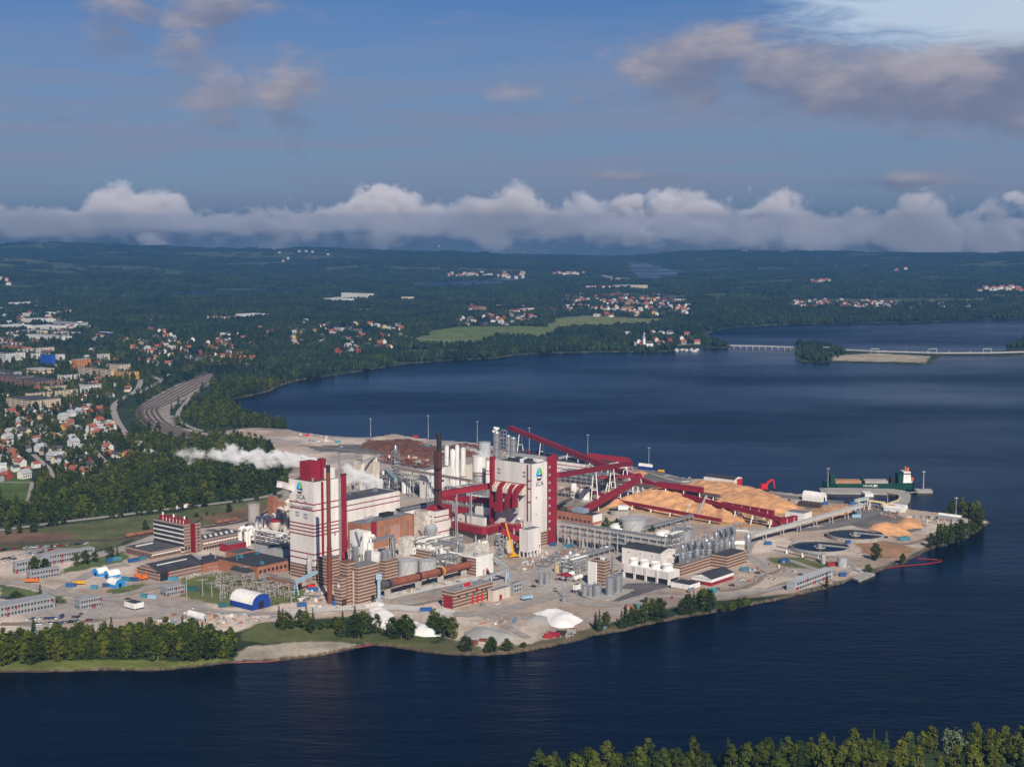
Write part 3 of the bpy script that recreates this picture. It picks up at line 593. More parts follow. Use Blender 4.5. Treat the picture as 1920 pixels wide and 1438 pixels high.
def lettering(txt, par, org, rt, up, height, m, width=None, name='lettering'):
    cu = bpy.data.curves.new('t', 'FONT'); cu.body = txt; cu.resolution_u = 3; ob = bpy.data.objects.new('t', cu); COL.objects.link(ob)
    bpy.context.view_layer.update(); dg = bpy.context.evaluated_depsgraph_get(); me = bpy.data.meshes.new_from_object(ob.evaluated_get(dg)); bpy.data.objects.remove(ob); bpy.data.curves.remove(cu)
    co = [v.co.copy() for v in me.vertices]; x0 = min(c.x for c in co); x1 = max(c.x for c in co); y0 = min(c.y for c in co); y1 = max(c.y for c in co)
    sy = height / (y1 - y0); sx = width / (x1 - x0) if width else sy
    org, rt, up = Vector(org), Vector(rt), Vector(up)
    for v, c in zip(me.vertices, co): v.co = org + rt * ((c.x - x0) * sx) + up * ((c.y - y0) * sy)
    me.materials.clear(); me.materials.append(m); me.update()
    o = bpy.data.objects.new(name, me); COL.objects.link(o); o.parent = par; return o
def tank(px, pyb, rpx, pyt, label, m=TANKG, cap='cone', name='storage_tank', cat='tank', group=None, z0=0.0, bands=(), seg=28, rail=True, roofm=None):
    c = G(px, pyb - rpx * .2, z0); r = abs(solve(c, (1, 0), px + rpx)); h = zat(c, pyt) - z0
    o = empty(name, c, 0, label, cat, group)
    shell = MB().lathe([(r, 0), (r, h)], seg=seg).build('shell', m, o)
    if cap == 'cone': pr = [(r * 1.02, h), (r * 1.02, h + .25), (.1, h + r * .16 + .25)]
    elif cap == 'dome': pr = [(r * 1.01, h)] + [(r * math.cos(R(t)), h + .2 + r * .45 * math.sin(R(t))) for t in (0, 20, 40, 60, 80)]
    elif cap == 'ell': pr = [(r * 1.01, h)] + [(r * math.cos(R(t)), h + .2 + r * .8 * math.sin(R(t))) for t in (0, 20, 40, 60, 80)]
    else: pr = [(r * 1.01, h), (r * 1.01, h + .2)]
    roof_ = MB().lathe(pr, seg=seg).build('roof', roofm or m, o)
    for py in bands:
        z = zat(c, py) - z0; MB().lathe([(r + .12, z - .5), (r + .12, z + .5)], seg=seg).build('band', REDC, o)
    if rail:
        mb = MB(); n = max(5, int(h / 3)); a0 = R(250)
        for i in range(n): mb.tube([(r * math.cos(a0 + i * .13) * 1.03, r * math.sin(a0 + i * .13) * 1.03, i * h / n), (r * math.cos(a0 + (i + 1) * .13) * 1.03, r * math.sin(a0 + (i + 1) * .13) * 1.03, (i + 1) * h / n)], .22, 5)
        mb.build('ladder', GALV, shell)
        mb = MB(); k = 14; q = [(r * .98 * math.cos(2 * math.pi * i / k), r * .98 * math.sin(2 * math.pi * i / k), h + 1.3) for i in range(k + 1)]; mb.tube(q, .12, 4)
        for p in q[:-1]: mb.tube([(p[0], p[1], h), p], .1, 4)
        mb.build('railing', GALV, roof_)
    o['_r'] = r; o['_h'] = h; return o
def gallery(p0, p1, w, hh, m, label, legs=(), name='conveyor_gallery', cat='conveyor', lm=WPAINT, gz=0.0, spread=5.0, roofm=None, ribs=0):
    """enclosed conveyor bridge between two points in space, on A-shaped trestles"""
    p0, p1 = Vector(p0), Vector(p1); base = Vector((p0.x, p0.y, gz)); o = empty(name, base, 0, label, cat); q0, q1 = p0 - base, p1 - base
    MB().beam(q0, q1, w, hh).build('housing', m, o)
    up = Vector((0, 0, hh / 2 + .16)); MB().beam(q0 + up, q1 + up, w + .5, .22).build('roof', roofm or m, o)
    dirv = (q1 - q0); side = Vector((-dirv.y, dirv.x, 0)).normalized()
    for t in legs:
        c = q0.lerp(q1, t); mb = MB(); top = c - Vector((0, 0, hh / 2))
        for sg in (-1, 1): mb.beam((c.x + side.x * sg * spread / 2, c.y + side.y * sg * spread / 2, 0), top + side * sg * w * .35, .8, .8)
        if c.z > 9: mb.beam(Vector((c.x, c.y, c.z * .5)) + side * spread * .36, Vector((c.x, c.y, c.z * .5)) - side * spread * .36, .5, .5)
        mb.build('trestle', lm, o)
    for i in range(ribs):
        c = q0.lerp(q1, (i + .5) / ribs); d = dirv.normalized() * .25; MB().beam(c - d, c + d, w + .4, hh + .3).build('rib', lm, o)
    return o
def stack(px, pyb, pyt, r0, r1, m, label, z0=0.0, tipm=None, tip=.0, rings=2, name='chimney'):
    c = G(px, pyb, z0); h = zat(c, pyt) - z0; o = empty(name, c, 0, label, 'chimney')
    MB().lathe([(r0, 0), (r0 * .98, h * .35), (r1, h * .45), (r1, h * (1 - tip))], seg=18).build('shaft', m, o)
    if tip: MB().lathe([(r1, h * (1 - tip)), (r1 * 1.02, h), (r1 * .7, h), (r1 * .7, h - 1)], seg=18, cap=False).build('tip', tipm or m, o)
    for i in range(rings):
        z = h * (i + 1) / (rings + 1); r = (r0 if z < h * .4 else r1) * 1.14; MB().lathe([(r, z), (r, z + .5)], seg=18).build('ring', m, o)
    return o
def rack(name, label, corner, xl, xr, top, levels, nx, ny, z0=0.0, m=GALV, pm=STEEL, pipes=5, cat='pipe rack', seed=1, ax=AX, zlow=None, clutter=0, thick=.45):
    """open steel frame on columns carrying pipe runs"""
    B = Bld(name, label, cat, corner, xl, xr, top, z0, ax); r = random.Random(seed); fr = MB(); a, b, h = B.a, B.b, B.h
    xs = [a * i / nx for i in range(nx + 1)]; ys = [b * i / max(1, ny) for i in range(ny + 1)]
    zl = zlow if zlow is not None else h / levels
    zs = [zl + (h - zl) * i / max(1, levels - 1) for i in range(levels)]
    for x in xs:
        for y in ys: fr.beam((x, y, 0), (x, y, h), thick, thick)
    for z in zs:
        for y in ys: fr.beam((0, y, z), (a, y, z), thick * .8, thick)
        for x in xs: fr.beam((x, 0, z), (x, b, z), thick * .8, thick)
        for y in (0, b): fr.beam((0, y, z + 1.2), (a, y, z + 1.2), .12, .12)
    for i in range(0, nx, 2):
        for y in (0, b): fr.beam((xs[i], y, zs[0]), (xs[i + 1], y, h), thick * .5, thick * .5)
    fr.build('frame', m, B.o)
    long_x = a >= b
    for z in zs:
        mb = MB()
        for k in range(pipes):
            rr = r.uniform(.18, .6); t = r.uniform(.08, .92)
            q = [(0, b * t, z + rr + .3), (a, b * t, z + rr + .3)] if long_x else [(a * t, 0, z + rr + .3), (a * t, b, z + rr + .3)]
            mb.tube(q, rr, 7)
        mb.build('pipe_run', pm if r.random() < .6 else WPAINT, B.o)
    for k in range(clutter):
        x = r.uniform(0, a); y = r.uniform(0, b); z = r.choice(zs); s = r.uniform(.8, 2.2); mm = r.choice([WPAINT, STEEL, GALV, PIPEG, CREAM])
        if r.random() < .5: MB().lathe([(s * .6, z), (s * .6, z + s * 1.6), (s * .3, z + s * 2)], x, y, 10).build('vessel', mm, B.o)
        else: MB().box(x - s, x + s, y - s, y + s, z, z + s).build('cabinet', mm, B.o)
    return B
def heap(poly, hmax, m, label, name='wood_chip_pile', cat='wood chips', slope=.68, rough=.22, seed=3, step=2.2, extra=None):
    """loose material at its angle of repose over a ground outline (picture coordinates)"""
    w = W2(poly); xs = [p[0] for p in w]; ys = [p[1] for p in w]; c = Vector((sum(xs) / len(xs), sum(ys) / len(ys), 0))
    nx = max(6, int((max(xs) - min(xs)) / step)); ny = max(6, int((max(ys) - min(ys)) / step))
    gx, gy = np.meshgrid(np.linspace(min(xs) - step, max(xs) + step, nx), np.linspace(min(ys) - step, max(ys) + step, ny), indexing='ij'); x = gx.ravel(); y = gy.ravel()
    px, py = pxy(x, y); d = np.where(inside(px, py, poly), 1, -1) * segdist(x, y, w) + (fbm(x / 16, y / 16, seed, 3) - .5) * 9
    lim = hmax * (.62 + .55 * fbm(x / 32, y / 32, seed + 5, 2))
    z = np.clip(d * slope, -1.0, None); z = np.where(z > 0, lim * (1 - np.exp(-z / lim)) * 1.12, z)
    z += np.where(z > 0, (fbm(x / 5, y / 5, seed + 9, 3) - .5) * rough * 6 - np.abs(fbm(x / 13, y / 13, seed + 19, 2) - .5) * rough * 16, 0) - .15
    idx = np.arange(nx * ny).reshape(nx, ny); q = np.stack([idx[:-1, :-1], idx[1:, :-1], idx[1:, 1:], idx[:-1, 1:]], -1).reshape(-1, 4); q = q[(z[q] > -.9).any(1)]
    me = bpy.data.meshes.new(name); me.from_pydata(np.stack([x - c.x, y - c.y, z], -1).tolist(), [], q.tolist()); me.materials.append(m); me.polygons.foreach_set('use_smooth', [True] * len(me.polygons)); me.update()
    o = bpy.data.objects.new(name, me); COL.objects.link(o); o.location = c; return tag(o, label, cat)
def arch_tent(corner, xl, xr, top, sidem, topm, label, along='L', name='storage_tent', group=None, doorm=DARK, z0=0.0, side=.38, ax=AX):
    """fabric hall with a round roof; its open end faces right-front (along L) or left-front (along A)"""
    B = Bld(name, label, 'tent', corner, xl, xr, top, z0, ax, group); a, b, h = B.a, B.b, B.h; n = 12
    wd, ln = (a, b) if along == 'L' else (b, a)
    hs = h * side; prof = [(0, 0), (0, hs)] + [(wd / 2 - wd / 2 * math.cos(math.pi * i / n), hs + (h - hs) * math.sin(math.pi * i / n)) for i in range(1, n)] + [(wd, hs), (wd, 0)]
    T = (lambda u, v, z: (u, v, z)) if along == 'L' else (lambda u, v, z: (v, u, z))
    k = len(prof); lo = MB(); lo.add([T(p[0], 0, p[1]) for p in prof], [tuple(range(k))]); lo.add([T(p[0], ln, p[1]) for p in prof], [tuple(range(k))])
    for i, j in ((0, 1), (k - 2, k - 1)): lo.add([T(prof[i][0], 0, prof[i][1]), T(prof[j][0], 0, prof[j][1]), T(prof[j][0], ln, prof[j][1]), T(prof[i][0], ln, prof[i][1])], [(0, 1, 2, 3)])
    lo.build('side_cloth', sidem, B.o)
    ro = MB(); ro.smooth = True; ro.add([T(p[0], -.15, p[1] + .05) for p in prof[1:-1]] + [T(p[0], ln + .15, p[1] + .05) for p in prof[1:-1]], [(i, i + 1, k - 2 + i + 1, k - 2 + i) for i in range(k - 3)]); ro.build('roof_cloth', topm, B.o)
    d = MB(); q = [T(wd * .36, -.12, .05), T(wd * .64, -.12, .05), T(wd * .64, -.12, h * .5), T(wd * .36, -.12, h * .5)]; d.add(q, [(0, 1, 2, 3)]); d.build('door', doorm, B.o)
    return B
def container(px, py, rz, m, label, ln=6.1, w=2.5, h=2.7, name='shipping_container', group=None):
    c = G(px, py); o = MB()
    o.box(-ln / 2, ln / 2, -w / 2, w / 2, .15, h)
    for i in range(int(ln / .9)): o.box(-ln / 2 + .35 + i * .9, -ln / 2 + .7 + i * .9, -w / 2 - .07, w / 2 + .07, .3, h - .15)
    b = o.build(name, m, None, c, R(rz)); tag(b, label, 'container', group)
    MB().box(ln / 2, ln / 2 + .08, -w * .46, w * .46, .3, h - .1).build('door', m, b); return b
def light_mast(px, pyb, pyt, label, group='tall light masts of the harbour yard', z0=0.0):
    c = G(px, pyb, z0); h = zat(c, pyt) - z0; o = empty('light_mast', c, 0, label, 'mast', group)
    MB().lathe([(.55, 0), (.28, h)], seg=8).build('pole', GALV, o); MB().lathe([(.9, h - .4), (1.7, h), (1.7, h + .5), (.5, h + .7)], seg=10).build('lamp_head', TANKG, o); return o

# ---- left dryer tower
B = T1 = Bld('dryer_tower', 'tall white tower with long factory name beneath its emblem, left of centre', 'tower', (590, 1090), 545, 641, 905)
B.body(WHITE, ROOF, 1.2)
for py in (946.5, 958, 985.6, 992.2, 998.8, 1005.5, 1040, 1051): B.band(py, REDC, .85)
B.base(STRIPE, B.z(1062))
B.face('R', B.u(604), B.u(608.5), B.z(1056), B.h - .3, REDC, 'red_strip', .2)
for (xa, xb) in ((571, 579), (556, 563)):
    for (ya, yb) in ((968, 972), (974, 978)):
        B.face('L', B.w(xa if xa == 571 else xa), B.w(xb) if xb > xa else 0, B.z(yb + (xa - 590) * .14), B.z(ya + (xa - 590) * .14), GREYW, 'louvre')
for xa in (562, 578): B.face('L', B.w(xa), B.w(xa - 6), B.z(944.5), B.z(942.5), BROWNGREY, 'louvre')
B.face('R', B.u(627), B.u(631), B.z(1012), B.z(1006), GREYW, 'hatch')
y0, y1 = B.w(560), B.w(574); sz = B.z(908) - B.z(929)
emblem(B.o, (-.3, B.w(558.5), B.z(929)), (0, -1, 0), (0, 0, 1), sz)
lettering('SCA', B.o, (-.3, B.w(559), B.z(939.5)), (0, -1, 0), (0, 0, 1), B.z(931) - B.z(939.5), LOGO['navy'], B.w(559) - B.w(575))
for _n, (_t, _a, _b) in enumerate((('Östrands', 547.5, 565), ('massafabrik', 567, 588))): lettering(_t, B.o, (-.3, B.w(_a), B.z(956.3 - (588 - _a) * .0)), (0, -1, 0), (0, 0, 1), B.z(949.5) - B.z(955.8), LOGO['navy'], B.w(_a) - B.w(_b), 'name_lettering')
B.box('roof_housing', REDC, B.a * .02 + 2, B.a * .02 + 12, B.b * .22, B.b * .66, B.h, B.h + 14); B.box('roof_duct', REDC, 15, 19, B.b * .25, B.b * .45, B.h, B.h + 15)
B.box('penthouse', WHITE, B.a * .62, B.a * .9, B.b * .12, B.b * .6, B.h, B.h + 8); B.box('stair_housing', CREAM, B.a * .3, B.a * .5, B.b * .3, B.b * .6, B.h, B.h + 9)
B.vents(5)
e = Bld('elevator_shaft', 'narrow dark red lift shaft at the right end of the left white tower', 'tower', P(T1.P + Vector((A_DIR[0], A_DIR[1], 0)) * (T1.a + .4)), 639.5, 651.5, 889)
e.body(REDC, REDC, .4); e.box('cornice', SOOT, -.2, e.a + .2, -.2, e.b + .2, e.h - .9, e.h - .1)
stack(618.5, 1131, 872, 1.75, 1.45, RUST, 'slender rust brown chimney in front of the left white tower', rings=4, tip=.05, tipm=SOOT)
c = T1.P + Vector((A_DIR[0], A_DIR[1], 0)) * (T1.a * .9) + Vector((-L_DIR[0], -L_DIR[1], 0)) * 1.6
q = P(c); stack(q[0], q[1], 848, .85, .7, STEEL, 'thin steel exhaust stack beside the red lift shaft', rings=6, name='exhaust_stack')
# inclined white bridge into the tower from the left
gallery(G(524, 908, 72), T1.P + Vector((L_DIR[0], L_DIR[1], 0)) * T1.b + Vector((A_DIR[0], A_DIR[1], 0)) * 4 + Vector((0, 0, T1.h - 8)), 4.5, 4.5, WHITE, 'short sloping white bridge entering the left tower high up')
# ---- long white hall and brick hall behind it
B = Bld('pulp_hall', 'long white hall with two red stripes behind the left tower', 'building', (652, 1002), 606, 750, 939.6); B.body(WHITE, ROOF, 1.4)
for py in (948, 957.5): B.band(py, REDC, .8)
B.vents(6, STEEL, 3.2)
B = Bld('brick_hall', 'long orange brick hall with grey flat roof below the long white hall', 'building', (680, 1034), 652, 777, 984); B.body(BRICK, ROOFG, .8)
B.face('R', B.u(696), B.u(704), B.z(1010), B.h + .5, REDC, 'red_shaft', 1.5); B.vents(9); B.box('roof_plant', SOOT, B.a * .55, B.a * .74, B.b * .5, B.b * .85, B.h, B.h + 3)
for i in range(9): B.face('R', B.a * (.1 + i * .1), B.a * (.1 + i * .1) + 1.0, 2, B.h - 2.5, BROWNGREY, 'pilaster')
B = Bld('brick_annex', 'small pinkish brick annex with grey roof in front of the brick hall', 'building', (733, 1022), 717.5, 750, 986); B.body(mat('pink_brick', (.42, .24, .19), .85), ROOFG, .5)
B = Bld('curved_roof_hall', 'low white hall with dark curved roof right of the long white hall', 'building', (752, 985), 738, 832, 961); B.body(WHITE, ROOF, .9)
v = []; n = 8
for x in (0, B.a):
    for i in range(n + 1): v.append((x, B.b * i / n, B.h + .1 + 3.2 * math.sin(math.pi * i / n)))
mb = MB(); mb.smooth = True; mb.add(v, [(i, i + n + 1, i + n + 2, i + 1) for i in range(n)]); mb.build('vault_roof', ROOF, B.o)
MB().tube([(B.a * .05, 1.2, B.h + 1.6), (B.a * .6, 1.2, B.h + 1.6)], .8, 8).build('roof_duct', STEEL, B.o); B.vents(4)
# ---- block of tiered rooms with the white dusty towers
B = Bld('lime_silo_building', 'plain off-white silo building with pinkish upper band left of the dark chimney', 'building', (795, 1016), 776.5, 808, 960); B.body(DUSTY, mat('pink_roofing', (.40, .27, .23), .85), .8); B.band(968, CREAM, .5); B.band(995, CREAM, .4)
B = Bld('striped_white_building', 'stepped white building with dark red stripes right of the silo building', 'building', (818, 1016), 812, 852, 977); B.body(WHITE, ROOF, .5); B.band(999, REDC, .8); B.band(978.5, REDC, .7)
B.box('upper_storey', WHITE, 1, B.a * .74, 1, B.b + 8, B.h, B.h + 7.5); B.box('upper_roof', ROOFG, 1.6, B.a * .74 - .6, 1.6, B.b + 7, B.h + 7.4, B.h + 7.7); B.box('upper_band', REDC, .9, B.a * .74 + .1, .9, B.b + 8.1, B.h + 2.6, B.h + 3.4)
mb = MB(); mb.add([(2, 4, B.h + 7.6), (B.a * .55, 4, B.h + 7.6), (B.a * .55, 14, B.h + 7.6), (2, 14, B.h + 7.6), (4, 6, B.h + 11), (B.a * .55 - 1, 6, B.h + 11), (B.a * .55 - 1, 12, B.h + 11), (4, 12, B.h + 11)], [(0, 1, 5, 4), (1, 2, 6, 5), (2, 3, 7, 6), (3, 0, 4, 7), (4, 5, 6, 7)]); mb.build('roof_hood', REDC, B.o)
c = G(808, 1026); o = empty('conical_vessel', c, 0, 'tall dusty grey vessel with funnel top and bent white ducts', 'vessel')
hh = zat(c, 984); r = 11 * c.y / F_PX
MB().lathe([(r * .85, 0), (r * .85, hh * .62), (r * 1.1, hh * .75), (r * 1.1, hh * .9), (r * .5, hh), (r * .4, hh + 1)], seg=20).build('shell', GREYW, o)
for k, (dx, dz) in enumerate(((-3.5, 9), (-1.0, 6), (3.0, 5), (1.5, 8.5))): MB().tube([(dx * .5, -1 + k * .6, hh - 2), (dx, -1 + k * .6, hh + dz * .6), (dx * 1.6, k * .6, hh + dz)], [.9, .8, .5], 8).build('duct', DUSTY, o)
# ---- large double chimney
c = G(822, 1003); hh = zat(c, 811); o = empty('twin_flue_chimney', c, 0, 'tallest chimney, dark red brown with sooty black narrow upper flue', 'chimney')
k = c.y / F_PX
MB().lathe([(4.2 * k, 0), (4.2 * k, hh * .82)], -3.6 * k, 0, 18).build('black_flue', mat('dark_brown_steel', (.05, .03, .028), .8, var=.25, streak=1), o)
MB().lathe([(4.6 * k, 0), (4.6 * k, hh * .82)], 2.6 * k, 0, 18).build('red_flue', mat('red_brown_steel', (.115, .03, .024), .8, var=.3, streak=1), o)
MB().lathe([(4.7 * k, hh * .82), (4.7 * k, hh * .985), (5.2 * k, hh * .985), (5.2 * k, hh), (3.2 * k, hh), (3.2 * k, hh - 2)], 2.2 * k, 0, 18, False).build('upper_flue', SOOT, o)
for i in range(3): MB().lathe([(8.6 * k, hh * (.25 + .2 * i)), (8.6 * k, hh * (.25 + .2 * i) + .5)], -.3 * k, 0, 18).build('ring', SOOT, o)
# ---- right boiler tower
B = T2 = Bld('boiler_tower', 'tallest white tower right of centre with emblem on its narrow face', 'tower', (997, 1029), 928, 1025.5, 871); B.wall(WHITE); B.flat(ROOF, 1.5)
B.base(STRIPE, B.z(1001)); B.face('L', B.w(996.4), B.w(994.8), 22, B.h - .4, BROWNGREY, 'dark_joint'); B.face('L', B.w(990.0), B.w(987.6), 22, B.h - .4, REDC, 'red_strip')
for py in (902, 917, 942): B.face('L', B.w(995), B.w(988), B.z(py) - .5, B.z(py) + .5, REDC, 'band', .22)
for (xa, xb, ya, yb) in ((980, 985.5, 886, 889.5), (980, 985.5, 893, 896.5), (933, 938.5, 886, 889.5), (933, 938.5, 893, 896.5)): B.face('L', B.w(xb), B.w(xa), B.z(yb), B.z(ya), BROWNGREY, 'louvre')
B.face('L', B.w(987), B.w(929), B.z(911), B.z(909.5), REDC, 'band', .3)
mb = MB(); y0, y1 = B.w(986), B.w(930); z1 = B.z(911); z0 = B.z(920)
mb.add([(-.2, y0, z1), (-.2, y1, z1), (-5, y1, z0), (-5, y0, z0), (-5, y1, z0 - 4), (-5, y0, z0 - 4), (-.2, y1, z0 - 4), (-.2, y0, z0 - 4)], [(0, 1, 2, 3), (3, 2, 4, 5), (5, 4, 6, 7), (0, 3, 5, 7), (1, 6, 4, 2)]); mb.build('sloping_apron', CREAM, B.o)
for i in range(8): yy = y0 + (y1 - y0) * (i + .5) / 8; MB().beam((-.4, yy, z1), (-5.3, yy, z0), .35, .35).build('strut', REDC, B.o)
for xx, yy in ((B.u(1003), 0),): B.face('R', B.u(1004), B.u(1007), B.z(937), B.z(933), GREYW, 'window'); B.face('R', B.u(1004), B.u(1006), B.z(968), B.z(965), GREYW, 'window')
emblem(B.o, (B.u(1004), -.3, B.z(903)), (1, 0, 0), (0, 0, 1), B.z(880) - B.z(903))
lettering('SCA', B.o, (B.u(1004), -.3, B.z(913.5)), (1, 0, 0), (0, 0, 1), B.z(905) - B.z(913.5), LOGO['navy'], B.u(1018) - B.u(1004))
B.box('roof_step', ROOFB, B.a * .2, B.a * .7, B.b * .25, B.b * .75, B.h, B.h + 2.4); B.box('roof_rim', WHITE, B.a * .75, B.a - .2, B.b * .1, B.b * .6, B.h, B.h + 1.6); B.vents(6, WPAINT, 3)
e = Bld('lift_shaft', 'tall dark red shaft with small windows right of the emblem tower', 'tower', P(T2.P + Vector((A_DIR[0], A_DIR[1], 0)) * (T2.a + .5)), 1024.5, 1044, 856)
e.body(REDC, REDC, .4)
for i in range(9): e.face('R', e.a * .12, e.a * .32, 12 + i * 6.4, 14 + i * 6.4, GREYW)
e = Bld('duct_shaft', 'dark red shaft at the left end of the emblem tower', 'tower', P(T2.P + Vector((L_DIR[0], L_DIR[1], 0)) * (T2.b + .4) + Vector((A_DIR[0], A_DIR[1], 0)) * -3), 918, 929.5, 857)
e.body(REDC, SOOT, .5)
# flue ducts in front of the tower
o = empty('flue_gas_ducts', T2.P + Vector((L_DIR[0], L_DIR[1], 0)) * 6, R(AX), 'group of arched dark red flue ducts on the emblem tower', 'duct')
z0 = T2.z(950)
def arch(y, wd, z1, ln):
    mb = MB(); n = 8; pts = [(-2, z1)] + [(-2 - ln * .5 + ln * .5 * math.cos(math.pi * .5 * i / n), z1 + 4 * math.sin(math.pi * .5 * i / n)) for i in range(n + 1)]
    pts = [(-1, z1 + 4)] + [(-ln * math.sin(math.pi * .5 * i / n), z1 + 4 - 7 * (1 - math.cos(math.pi * .5 * i / n))) for i in range(n + 1)] + [(-ln, z0)]
    for (p, q) in zip(pts[:-1], pts[1:]): mb.beam((p[0], y, p[1]), (q[0], y, q[1]), wd, 3.2)
    return mb
for nm, y, wd, z1, ln in (('left_duct', 23, 4.2, T2.z(924), 6), ('middle_duct', 12.5, 4.0, T2.z(925), 5), ('right_duct', 2.5, 3.6, T2.z(922), 11)): arch(y, wd, z1, ln).build('duct', REDC, o)
MB().box(-9, -4, 10, 15, z0 - 2, z0 + 9).build('fan_housing', REDC, o); MB().box(-9, -4, 20, 27, z0 - 6, z0 + 1).build('fan_base', REDC, o); MB().box(-8, -2, 6, 8.5, z0 - 6, z0 + 6).build('support_frame', GREYW, o)
# white blocks in front of the emblem tower
B = Bld('precipitator_block', 'white block with sunken grey roof left of the red flue ducts', 'building', (938.5, 1012), 890.5, 964, 955.5); B.body(WHITE, ROOFG, 1.5); B.vents(4); B.face('R', B.a * .3, B.a * .42, B.h * .6, B.h * .72, GREYW)
B = Bld('filter_block', 'white block with dark hatch on its roof directly below the red flue ducts', 'building', (971.5, 1014), 940, 996, 958.5); B.body(WHITE, ROOFG, 1.5); B.vents(2)
B.face('L', B.b * .5, B.b * .62, B.h * .7, B.h * .82, GREYW)
B = Bld('turbine_house', 'low white block with broad grey roof above the red curved gallery', 'building', (908, 1013), 858.5, 930, 972); B.body(WHITE, ROOFG, 1.2); B.face('L', B.b * .85, B.b * .92, B.h * .75, B.h * .85, BROWNGREY)
TH = B
B = Bld('grey_clad_building', 'brown grey windowless building beneath the red curved gallery', 'building', (915, 1026), 852, 935, 1001); B.body(BROWNGREY, ROOFG, .6)
# curved red gallery
o = empty('curved_gallery', G(911, 1026), 0, 'dark red covered gallery curving round the low white block', 'conveyor'); b0 = o.location.copy()
pts = [G(851, 983, 14), G(872, 987.5, 14), G(892, 992, 14), G(904, 994.3, 14), G(913, 994.5, 14), G(921, 992, 14), G(930, 989.5, 14), G(938, 987, 14)]
mb = MB(); rf = MB()
for p, q in zip(pts[:-1], pts[1:]):
    d = (q - p).normalized() * .15; mb.beam(p - b0 - d, q - b0 + d, 4.5, 5.6); rf.beam(p - b0 - d + Vector((0, 0, 2.95)), q - b0 + d + Vector((0, 0, 2.95)), 4.9, .25)
mb.build('housing', REDC, o); rf.build('roof', mat('faded_red_roof', (.36, .11, .10), .7), o)
for t in (0, 2, 4, 6): MB().beam((pts[t].x - b0.x, pts[t].y - b0.y, 0), pts[t] - b0 - Vector((0, 0, 2.8)), 1.2, 1.2).build('column', GREYW, o)
o = empty('curved_gallery', G(968, 1026), 0, 'short dark red curved gallery beside the yellow crane boom', 'conveyor'); b0 = o.location.copy()
pts = [G(943, 985, 17), G(953, 988, 17), G(964, 990, 17), G(972, 988.5, 17), G(979, 984, 17), G(985, 979, 17)]; mb = MB(); rf = MB()
for p, q in zip(pts[:-1], pts[1:]):
    d = (q - p).normalized() * .15; mb.beam(p - b0 - d, q - b0 + d, 4.2, 5.4); rf.beam(p - b0 - d + Vector((0, 0, 2.85)), q - b0 + d + Vector((0, 0, 2.85)), 4.6, .25)
mb.build('housing', REDC, o); rf.build('roof', MATS['faded_red_roof'], o); MB().beam((pts[2].x - b0.x, pts[2].y - b0.y, 0), pts[2] - b0, 1.4, 1.4).build('column', GREYW, o)
gallery(G(939, 993, 17), G(972, 1012, 8), 6.5, 4.5, REDC, 'sloping dark red duct descending towards the yellow crane', (.3, .75), roofm=MATS['faded_red_roof'])
B = Bld('sloped_shed', 'grey sloping roofed shed under the sloping red duct', 'building', (950, 1037), 937.5, 962, 1014); B.body(CREAM, ROOFG, .3); B.face('L', .2, B.b - .2, B.h - 4, B.h - .5, BROWNGREY, 'shutter')
# block on stilts
B = Bld('stilted_block', 'bright white block raised on steel stilts right of the yellow crane', 'building', (989.5, 1047), 974, 1014, 994); zf = B.z(1036)
B.wall(WHITE, zf); B.flat(ROOFG, .8)
for i in range(5):
    for j in range(3): MB().beam((B.a * i / 4 + (0.3 if i == 0 else -.3 if i == 4 else 0), B.b * j / 2 + (.3 if j == 0 else -.3 if j == 2 else 0), 0), (B.a * i / 4, B.b * j / 2, zf), .6, .6).build('stilt', WPAINT, B.o)
for i in range(4): MB().beam((B.a * i / 4, 0, 0), (B.a * (i + 1) / 4, 0, zf), .35, .35).build('brace', WPAINT, B.o)
B.face('R', B.a * .85, B.a * .93, B.z(1032), B.z(1027), BROWNGREY)
B = Bld('banded_stair_tower', 'small white stacked tower with three red bands at the foot of the emblem tower', 'tower', (992.5, 1022), 983.5, 1004, 965); B.body(WHITE, WHITE, .3)
for py in (972, 982.5, 993): B.band(py, REDC, .9)
rack('boiler_steelwork', 'open grey steelwork between the white blocks and curved galleries', (981, 1027), 968, 996, 976, 4, 3, 2, pipes=3, seed=4, clutter=5, cat='steelwork')
# ---- red conveyor bridges between chimney and tower
gallery(G(828, 926, 42), G(919, 911, 46), 3.6, 4.2, REDC, 'upper dark red bridge from the tall chimney to the emblem tower', (.3, .6), lm=GALV)
gallery(G(828, 931.5, 30), G(919, 939.5, 30), 3.6, 4.2, REDC, 'lower dark red bridge from the tall chimney to the emblem tower', (.25, .6, .85), lm=GALV)
B = Bld('red_hall', 'long low dark red hall right of the tall chimney', 'building', (905, 985), 829, 916, 956); B.body(REDC, ROOFG, .6)
rack('pipe_bridge', 'long low pipe rack behind the two red bridges', (905, 950), 832, 915, 925, 3, 4, 9, pipes=6, seed=8, clutter=10)
